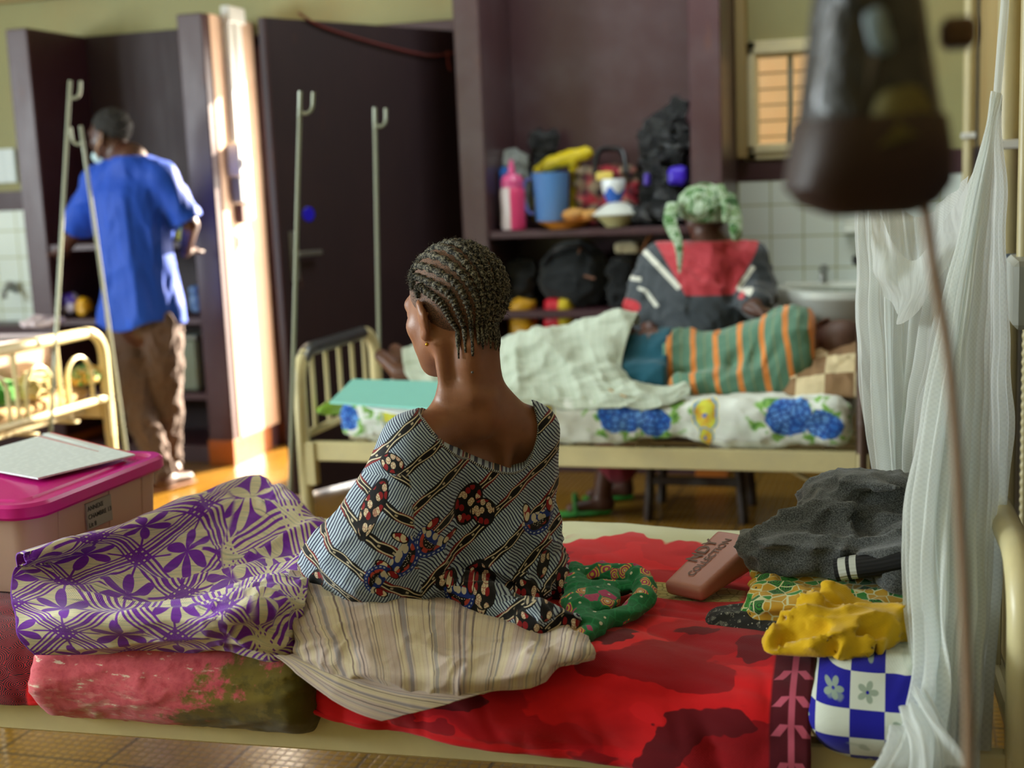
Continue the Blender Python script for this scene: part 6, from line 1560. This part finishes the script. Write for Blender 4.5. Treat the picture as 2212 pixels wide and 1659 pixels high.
# ------------------------------------------------------------------ hanging bag in the foreground
by = 1.06; B = lambda a, b, y=by: W(a, b, y=y)
hb = empty('hanging_handbag', B(1870, 460), 'dark brown and black handbag hanging close in front at the top right', 'handbag')
rings = []; bagp = [(-260, 1800, 1955, .030), (-120, 1780, 1968, .036), (0, 1760, 1985, .042), (120, 1745, 2003, .046), (250, 1730, 2025, .050), (340, 1716, 2040, .050), (400, 1706, 2042, .044), (440, 1740, 2015, .034), (462, 1800, 1960, .02)]
nb = 40
def bring(py, x0, x1, dpt, grow=0.0, a0=0, a1=2*pi, n=nb, closed=True):
    c0 = (B(x0, py)+B(x1, py))/2; hx_ = np.linalg.norm(B(x1, py)-B(x0, py))/2+grow; out = []
    for k in range(n):
        a = a0+(a1-a0)*k/(n if closed else n-1); ca, sa = cos(a), sin(a); e = .62
        out.append(c0+IR*hx_*math.copysign(abs(ca)**e, ca)+IA*(dpt+grow)*math.copysign(abs(sa)**e, sa)-UP*.0)
    return out
def dent(R, am, sd): 
    V = A([p for r in R for p in r]); c0 = V.mean(0); return [list(map(A, r)) for r in R]
m = Mat('creased_black_leather'); n = m.noise(None, 9, 4, .6, .6); M['blackl'] = m.out(m.mix(n, '0b0a0b', '1f1c1e'), m.mr(n, .3, .7, .38, .6), bump=n, bstr=1.0, bdist=.03, spec=.6)
body = loft([bring(*p) for p in bagp]).build('upper_body', M['blackl'], hb)
m = Mat('dark_brown_leather'); n = m.noise(None, 6, 3); M['brownl'] = m.out(m.mix(n, '22110a', '32180e'), .6, bump=n, bstr=.3, bdist=.01)
def tri_ring(py, x0, x1, dpt, g): return bring(py, x0, x1, dpt, g)
low = loft([bring(255, 1729, 2026, .050, .002), bring(262, 1728, 2027, .050, .0035), bring(340, 1716, 2040, .050, .0035), bring(400, 1706, 2042, .044, .0035), bring(440, 1740, 2015, .034, .0035), bring(464, 1800, 1960, .02, .003)], False, True).build('base_panel', M['brownl'], hb, label='brown leather base panel')
def panel(pts, name, mat, off=.0045, lift=.0):
    P = [B(a, b) for a, b in pts]; c0 = B(1875, 0)
    # set it on the front face of the bag, slightly proud
    out = []
    for (a, b), p in zip(pts, P):
        x0 = np.interp(b, [q_[0] for q_ in bagp], [q_[1] for q_ in bagp]); x1 = np.interp(b, [q_[0] for q_ in bagp], [q_[2] for q_ in bagp]); d = np.interp(b, [q_[0] for q_ in bagp], [q_[3] for q_ in bagp])
        t = min(.96, abs((a-(x0+x1)/2)/((x1-x0)/2))); s_ = (max(0, 1-t**(2/.62)))**(.62/2)
        out.append(W(a, b, y=by-(d*s_+off)*IA[1]))
    c = sum(out)/len(out); rim = spline(out, 40, True)
    V = [c]+list(rim)+[c+IA*.003]+[r+IA*.003 for r in rim]; n = len(rim)
    F = [(0, 1+(k+1) % n, 1+k) for k in range(n)]+[(n+1, n+2+k, n+2+(k+1) % n) for k in range(n)]+[(1+k, 1+(k+1) % n, n+2+(k+1) % n, n+2+k) for k in range(n)]
    return mesh(name, V, F, mat, hb)
panel([(1760, 225), (1778, 120), (1800, 10), (1840, -30), (1895, 100), (1875, 200), (1870, 318), (1810, 288)], 'grey_reflection_panel', plain('painted_grey_reflection', '807e84', .35, var=.2))  # light reflection on the black bag, put in as a grey panel
panel([(1872, 318), (1895, 215), (1935, 190), (1990, 190), (2022, 268), (1960, 300), (1905, 316)], 'olive_reflection_panel', plain('painted_olive_reflection', '6a6230', .7, var=.2), .006)  # olive-toned reflection, likewise painted as a panel of its own
panel([(1868, 30), (1905, 15), (1925, 70), (1930, 110), (1890, 115), (1872, 70)], 'pale_patch', plain('pale_blue_patch', '6f8088', .3), .006)
MB().tube(spline([B(1840, -255), B(1850, -420), B(1880, -560, 1.08), B(1910, -420), B(1920, -255)], 30), .006, 10).build('handle', M['blackl'], hb)
MB().box(W(2030, 104, y=1.09), W(2108, 42, y=1.13), .006).build('leather_tab', plain('tan_leather', '5a3c1c', .5), hb, label='small tan leather tab at the side')
MB().tube(spline([B(1998, 440, 1.08), B(2006, 500, 1.09), B(2022, 610, 1.10), B(2048, 760, 1.11), B(2066, 960, 1.12), B(2076, 1150, 1.13), B(2086, 1350, 1.13), B(2092, 1560, 1.13), B(2094, 1900, 1.13), B(2096, 2400, 1.13)], 90), .0045, 12).build('shoulder_strap', plain('tan_cord', '9a7c60', .7), hb, label='long tan strap hanging down from the bag')
# ------------------------------------------------------------------ things in the cupboards
CY = 5.98
def C(px, py, y=CY): return W(px, py, y=y)
SH1, SH2, SH3 = 1.151, .776, .371
pb = empty('drinking_bottle', (C(1110, 495)[0], CY-.1, SH1), 'pink and clear sports bottle with a pointed spout, leftmost on the upper shelf', 'bottle'); q0 = A([C(1110, 495, 5.9)[0], 5.9, SH1])
MB().lathe([(.0, 0), (.055, .002), (.060, .02), (.056, .09), (.060, .16), (.058, .185), (.05, .20)], q0, 26).build('body', None, pb).data.materials.append((lambda m: m.out(m.mix(((m.sep(m.obj())[0]*55.0).cos()).step(-.2, .3), 'e84a80', 'e0d4d4'), .3, transl=.2))(Mat('pink_and_clear_plastic')))
MB().lathe([(.052, .198), (.055, .23), (.04, .255), (.018, .262), (.014, .30), (.008, .325), (.001, .328)], q0, 24).build('spout_cap', plain('pink_plastic', 'e05a94', .35), pb)
ju = empty('water_jug', (C(1190, 470)[0], CY, SH1), 'tall light blue plastic jug on the upper shelf', 'jug'); q0 = A([C(1192, 470, 5.98)[0], 5.98, SH1+.03]); lb_m = plain('sky_blue_plastic', '5f96dc', .35, var=.05)
MB().lathe([(.0, 0), (.072, .002), (.078, .01), (.088, .225), (.092, .232), (.088, .232), (.084, .222), (.074, .02), (0, .015)], q0, 30).build('body', lb_m, ju)
MB().tube(spline([q0+A([-.084, -.01, .205]), q0+A([-.12, -.02, .19]), q0+A([-.128, -.02, .11]), q0+A([-.11, -.02, .05]), q0+A([-.078, -.01, .04])], 20), .011, 10, flat=.7).build('handle', plain('lilac_blue_plastic', '7f8ce0', .35), ju)
pl = empty('orange_plate', (C(1222, 480)[0], 5.9, SH1), 'orange oval serving dish on the upper shelf under the bread', 'dish'); q0 = A([C(1222, 480, 5.9)[0], 5.9, SH1])
MB().lathe([(0, .004), (.075, .0), (.085, .008), (.128, .034), (.132, .036), (.124, .036), (.08, .014), (0, .012)], q0, 34).build('plate', plain('orange_glaze', 'd88a2c', .3), pl)
for k, (a, b, r) in enumerate(((1240, 452, (.058, .045, .030)), (1285-10, 455, (.045, .04, .026)))):
    c0 = C(a, b, 5.9); c0[2] = SH1+.036+r[2]*.9; f = s_ell(c0, r); V, F = snets(lambda P: f(P)-.003*vnoise(P, 30, 2), c0-.08, c0+.08, .006, 2); mesh('bread_roll', V, F, plain('golden_crust_%d' % k, 'd8a050', .6, var=.3), label=('larger' if k == 0 else 'smaller')+' golden bread roll on the orange dish', cat='bread', group='bread on the orange dish')
bo = empty('lidded_bowl', (C(1333, 480)[0], 5.9, SH1), 'cream bowl with a white lid under the blue and white cup', 'bowl'); q0 = A([C(1333, 480, 5.9)[0], 5.9, SH1])
MB().lathe([(0, 0), (.05, .0), (.055, .006), (.095, .05), (.1, .056), (.094, .056), (.05, .012), (0, .01)], q0, 30).build('bowl', plain('cream_enamel', 'c8c088', .35), bo)
MB().lathe([(.112, .054), (.115, .06), (.09, .078), (.05, .105), (.03, .112), (0, .113)], q0, 30).build('lid', plain('white_enamel', 'dfe4dc', .3), bo)
cu = empty('cup', (q0[0], q0[1], SH1+.113), 'blue and white handleless cup standing on the lidded bowl', 'cup'); q1 = A([q0[0]-.012, q0[1], SH1+.114])
m = Mat('blue_glaze_white_drip'); x, y, z = m.sep(m.obj()); M['cupg'] = m.out(m.mix((z+((x*90.0).sin()*.016)).step(.052, .058), '3568c8', 'dfe6ea'), .25)
MB().lathe([(0, 0), (.030, .0), (.034, .006), (.052, .05), (.056, .09), (.052, .105), (.048, .105), (.05, .09), (.045, .05), (0, .01)], q1, 26).build('body', M['cupg'], cu)
# yellow rubber glove draped over the jug
gy = s_un(.012, s_chain([C(1165, 372, 6.08), C(1195, 352, 6.06), C(1235, 338, 6.05), C(1268, 330, 6.05)], [.032, .036, .034, .030]), s_chain([C(1165, 372, 6.08), C(1162, 400, 6.10), C(1160, 470, 6.10)], [.03, .026, .024]), s_chain([C(1240, 345, 6.05), C(1245, 380, 6.09), C(1245, 460, 6.10)], [.03, .026, .03]))
blob('yellow_cloth', lambda P: smax(gy(P)-.008*ridge(P, 10, 3), SH1-P[:, 2], .003), [C(1165, 372, 6.08)-.06, C(1275, 322, 6.05)+.05, A([C(1200, 400, 6.1)[0], 6.1, SH1])-.01], .009, plain('yellow_rubber', 'd8c010', .45), 'bright yellow cloth bundle stuffed behind the blue jug', 'cloth')
# bags
def bag_obj(name, c, r, mat, label, sd=3, am=.03, z0=SH1, h=.011, fr=7, cat='bag', ym=6.29):
    c = A(c, float); c[2] = max(c[2], z0+r[2]*.75); f0 = s_box(c, r, min(r)*.8)
    f = lambda P: smax(smax(f0(P)-am*ridge(P, fr, sd, 2)+am*.3, z0-P[:, 2], .006), P[:, 1]-ym, .004) if c[0] < -2 else smax(smax(smax(smax(f0(P)-am*ridge(P, fr, sd, 2)+am*.3, z0-P[:, 2], .006), P[:, 1]-ym, .004), -1.852-P[:, 0], .004), P[:, 0]+.912, .004)
    V, F = snets(f, c-A(r)-.05, c+A(r)+.05, h, 2, True); return mesh(name, V, F, mat, label=label, cat=cat)
m = Mat('glossy_black_polythene'); n = m.noise(None, 14, 5, .65, 1.0); M['poly'] = m.out('161b1e', .14, bump=n, bstr=1.0, bdist=.08, spec=1.0)
m = Mat('clear_grey_polythene'); n = m.noise(None, 10, 4, .6); M['clearb'] = m.out(m.mix(n, 'a0a6a2', 'c4cac4'), .25, bump=n, bstr=.8, bdist=.03, alpha=.72, transl=.3)
_f1 = s_un(.05, s_ell(C(1435, 400, 6.08), (.13, .13, .20)), s_ell(C(1440, 310, 6.08), (.115, .11, .14)), s_cap(C(1435, 270, 6.08), C(1478, 228, 6.06), .07, .035)); V, F = snets(lambda P: smax(smax(smax(_f1(P)-.045*ridge(P, 5, 5)-.02*ridge(P, 12, 6), SH1-P[:, 2], .006), P[:, 1]-6.29, .004), P[:, 0]+.912, .004), C(1430, 340, 6.08)-A([.24, .22, .40]), C(1430, 340, 6.08)+A([.24, .24, .36]), .010, 2, True); mesh('plastic_bag', V, F, M['poly'], label='tall glossy black plastic bag at the right end of the upper shelf', cat='bag')
bag_obj('clear_plastic_bag', C(1108, 400, 6.12), (.085, .08, .17), M['clearb'], 'crumpled clear plastic bag in the left corner of the upper shelf', 8, .03)
bag_obj('blue_tub', C(1092, 395, 6.02)+A([0, 0, 0]), (.050, .04, .075), plain('blue_tub_plastic', '2a6ac0', .35), 'blue tub showing through the clear plastic bag', 2, .004, SH1+.14, cat='tub')
bag_obj('dark_bundle', C(1178, 345, 6.20), (.075, .05, .15), M['poly'], 'dark bundle in the shade behind the clear plastic bag', 12, .03)
m = Mat('red_tartan'); x, y, z = m.sep(m.obj()); t1 = (x*14.0).fr().step(.4, .5)*.5+(z*14.0).fr().step(.4, .5)*.5; M['tartan'] = m.out(m.mix(m.noise(None, 10, 3).step(.42, .56), m.mix(t1, '5a1020', 'a02432'), m.mix(t1, '1a1012', '8a7860')), .8, bump=m.noise(None, 20, 3), bstr=.4, bdist=.01)
tb = empty('tartan_bag', (C(1318, 400)[0], 6.1, SH1), 'red, black and beige tartan bag with black handles behind the cup', 'bag')
c0 = C(1315, 405, 6.1); fb2 = s_box(A([c0[0], 6.10, SH1+.14]), (.155, .09, .14), .05); V, F = snets(lambda P: smax(fb2(P)-.02*ridge(P, 8, 3), SH1-P[:, 2], .005), A([c0[0]-.22, 5.96, SH1-.02]), A([c0[0]+.22, 6.29, SH1+.34]), .011, 2); mesh('body', V, F, M['tartan'], tb)
MB().tube(spline([C(1285, 375, 5.99), C(1292, 330, 6.03), C(1320, 322, 6.05), C(1345, 330, 6.03), C(1352, 375, 5.99)], 24), .018, 10, flat=.7).build('handle', bk, tb)
bag_obj('yellow_packet', C(1306, 380, 5.96), (.042, .012, .022), plain('pale_yellow_wrap', 'e0c860', .4), 'small pale yellow packet leaning on the tartan bag', 3, .004, SH1+.2, .006, 9, 'packet')
bag_obj('purple_tub', C(1464, 380, 5.90), (.045, .035, .045), plain('violet_plastic', '3a18c0', .4), 'round violet tub at the front of the black plastic bag', 3, .006, SH1+.16, .008, 9, 'tub')
bag_obj('purple_packet', C(1398, 388, 5.93), (.014, .02, .028), plain('dull_violet_plastic', '4428a0', .4), 'small violet packet beside the black plastic bag', 3, .004, SH1+.15, .006, 9, 'packet')
bag_obj('black_folded_bag', C(1425, 462, 5.90), (.13, .07, .045), M['poly'], 'low crumpled black bag on the front of the upper shelf behind the green head wrap', 14, .03)
# lower shelf
bag_obj('plastic_bag', C(1128, 615, 6.0), (.075, .09, .13), M['poly'], 'small glossy dark plastic bag at the left of the lower shelf', 15, .04, SH2, ym=6.29)
df = empty('duffel_bag', (C(1240, 600)[0], 6.03, SH2), 'big charcoal duffel bag with tan tags on the lower shelf', 'bag')
c0 = A([C(1240, 600, 6.0)[0], 6.02, SH2+.145]); fd = s_ell(c0, (.175, .16, .165)); V, F = snets(lambda P: smax(smax(fd(P)-.014*ridge(P, 7, 3), SH2-P[:, 2], .008), P[:, 1]-6.29, .004), c0-.24, c0+.24, .012, 2); m_ = fabric('charcoal_canvas', '23272a', var=.3); mesh('body', V, F, m_, df)
for a, b, ang in ((1257, 553, 1.3), (1279, 606, -.3)):
    p = march(fd, C(a, b, 5.7), IA, 60); e_ = IR*cos(ang)+UP*sin(ang); MB().tube([p-e_*.026, p+e_*.026], .011, 8, flat=.5).build('tag', plain('tan_tag', '9a6a50', .6), df)
MB().tube(spline([march(fd, C(1180, 580, 5.7), IA, 60), C(1200, 540, 5.85), C(1250, 530, 5.85), march(fd, C(1285, 560, 5.7), IA, 60)], 24), .010, 8).build('handle', bk, df)
bag_obj('black_shoulder_bag', C(1347, 620, 6.0), (.075, .10, .13), fabric('black_canvas', '15181a'), 'black shoulder bag right of the duffel bag on the lower shelf', 23, .03, SH2)
bag_obj('folded_beige_cloth', C(1360, 558, 5.98), (.062, .07, .03), fabric('beige_patterned', 'a89c7c'), 'folded beige cloth lying on the black shoulder bag', 4, .012, SH2+.25, .008, 9, 'cloth')
MB().tube(spline([C(1385, 590, 5.9), C(1393, 530, 5.9), C(1415, 503, 5.92), C(1445, 498, 5.95)], 20), .011, 8, flat=.6).build('orange_strap', plain('orange_brown_strap', '8a5018', .6), label='orange-brown strap looping beside the red jacket under the shelf', cat='strap')
# bottom shelf
bag_obj('yellow_bag', C(1130, 712, 5.93), (.07, .06, .16), plain('amber_plastic', 'd09a10', .5), 'amber yellow bag on the bottom shelf behind the far bed', 3, .02, SH3)
bag_obj('red_bag', C(1210, 710, 5.93), (.075, .06, .155), (lambda m: m.out(m.mix(((m.sep(m.obj())[0]*22.0).sin()).step(.1, .3), 'c0182c', 'c8b020'), .5))(Mat('red_yellow_stripe_plastic')), 'red and yellow striped bag on the bottom shelf behind the far bed', 5, .015, SH3)
# left cupboard
bag_obj('purple_packet', C(148, 655, 5.92), (.065, .05, .055), (lambda m: m.out(m.mix(m.noise(None, 9, 2).step(.5, .54), '3c1c9c', 'c8c0d8'), .35))(Mat('purple_white_wrap')), 'purple and white packet on the middle shelf of the left cupboard', 3, .012, .76, .008, 9, 'packet')
bag_obj('yellow_ball_packet', C(182, 662, 5.90), (.035, .04, .05), plain('ball_yellow', 'd8a010', .4), 'yellow rounded packet beside the purple packet', 3, .006, .76, .008, 9, 'packet')
m = Mat('white_green_yellow_carton'); z_ = m.sep(m.obj())[2]; c = m.mix(z_.step(.055, .056), 'c8c030', '1a8a7c'); c = m.mix(z_.step(.095, .096), c, 'c8d4d0'); c = m.mix(z_.step(.17, .171)*z_.step(.21, .209), c, 'c0c890'); 
q_ = C(404, 440, 5.93); MB().box((q_[0]-.045, 5.88, 1.151), (q_[0]+.045, 5.96, 1.151+.235), .004).build('carton', m.out(c, .5), label='white carton with green and yellow bands on the top shelf beside the man', cat='carton')
bag_obj('blue_packet', C(428, 645, 5.92), (.035, .05, .075), plain('steel_blue_wrap', '4a6a90', .5), 'blue-grey packet on the middle shelf right of the man', 3, .01, .76, .008, 9, 'packet')
cb = empty('plastic_container', (C(413, 780)[0], 5.95, SH3), 'greenish translucent container on the low shelf right of the man', 'container'); q_ = C(413, 780, 5.93)
MB().box((q_[0]-.075, 5.87, SH3+.001), (q_[0]+.072, 6.1, SH3+.27), .012).build('tub', plain('grey_green_plastic', '6f7a60', .4), cb); MB().box((q_[0]-.08, 5.865, SH3+.27), (q_[0]+.077, 6.105, SH3+.29), .006).build('lid', plain('grey_lid', '8a8f80', .4), cb)
# ------------------------------------------------------------------ light and camera
w = bpy.data.worlds.new('World'); SC.world = w; w.use_nodes = True; nt = w.node_tree; nt.nodes.clear()
sk = nt.nodes.new('ShaderNodeTexSky'); sk.sky_type = 'HOSEK_WILKIE'; sk.turbidity = 4; sk.sun_direction = Vector((.6, .6, .5)).normalized(); sk.ground_albedo = .5
bg = nt.nodes.new('ShaderNodeBackground'); bg.inputs[1].default_value = 5.0
oo = nt.nodes.new('ShaderNodeOutputWorld'); nt.links.new(sk.outputs[0], bg.inputs[0]); nt.links.new(bg.outputs[0], oo.inputs[0])
def sun(d, e, ang, c):
    l = bpy.data.lights.new('sun', 'SUN'); l.energy = e; l.angle = radians(ang); l.color = c
    o = bpy.data.objects.new('sun', l); COL.objects.link(o); o.rotation_euler = Vector(d).to_track_quat('-Z', 'Y').to_euler(); o.location = (4, 12, 6)
sun((-.44, -.82, -.36), 38, 1.5, (1, .86, .66))
def area(name, loc, d, sx, sy, e, c=(1, 1, 1), spread=180):
    l = bpy.data.lights.new(name, 'AREA'); l.shape = 'RECTANGLE'; l.size = sx; l.size_y = sy; l.energy = e; l.color = c; l.spread = radians(spread)
    o = bpy.data.objects.new(name, l); COL.objects.link(o); o.location = loc; o.rotation_euler = Vector(d).to_track_quat('-Z', 'Y').to_euler(); return o
for i, (a_, c_) in enumerate(wins):
    area('window_daylight', (XL+.02, (a_+c_)/2, 1.75), (1, 0, -.12), 1.5, 1.4, (260, 170, 8)[i], (.86, .97, 1))
area('ceiling_fill', (-2.2, .6, ZC-.04), (0, .1, -1), 1.2, 1.2, 14, (.88, .98, 1))  # added fill light under the ceiling, no visible lamp
area('ceiling_fill', (-.9, 5.0, ZC-.04), (0, .25, -1), 1.2, .3, 27, (.88, .98, 1))  # second unseen fill, added to brighten the tiles at the back right
area('doorway_daylight', (-2.65, YB+.15, 1.1), (-.1, -1, -.1), 1.0, 2.0, 55, (1, .93, .82))
cam = bpy.data.cameras.new('camera'); co = bpy.data.objects.new('camera', cam); COL.objects.link(co)
cam.sensor_width = 36; cam.sensor_fit = 'HORIZONTAL'; cam.lens = CAMF/2212*36; cam.clip_start = .05
from mathutils import Matrix
co.matrix_world = Matrix(((_R[0], _U[0], -_F[0], 0), (_R[1], _U[1], -_F[1], 0), (_R[2], _U[2], -_F[2], CAMH), (0, 0, 0, 1)))
cam.dof.use_dof = True; cam.dof.focus_distance = 2.42; cam.dof.aperture_fstop = 2.4
SC.camera = co
SC.view_settings.view_transform = 'Standard'; SC.view_settings.look = 'None'; SC.view_settings.gamma = 1; SC.view_settings.exposure = .12
SC.cycles.use_denoising = True
SC.cycles.max_bounces = 8; SC.cycles.transparent_max_bounces = 24
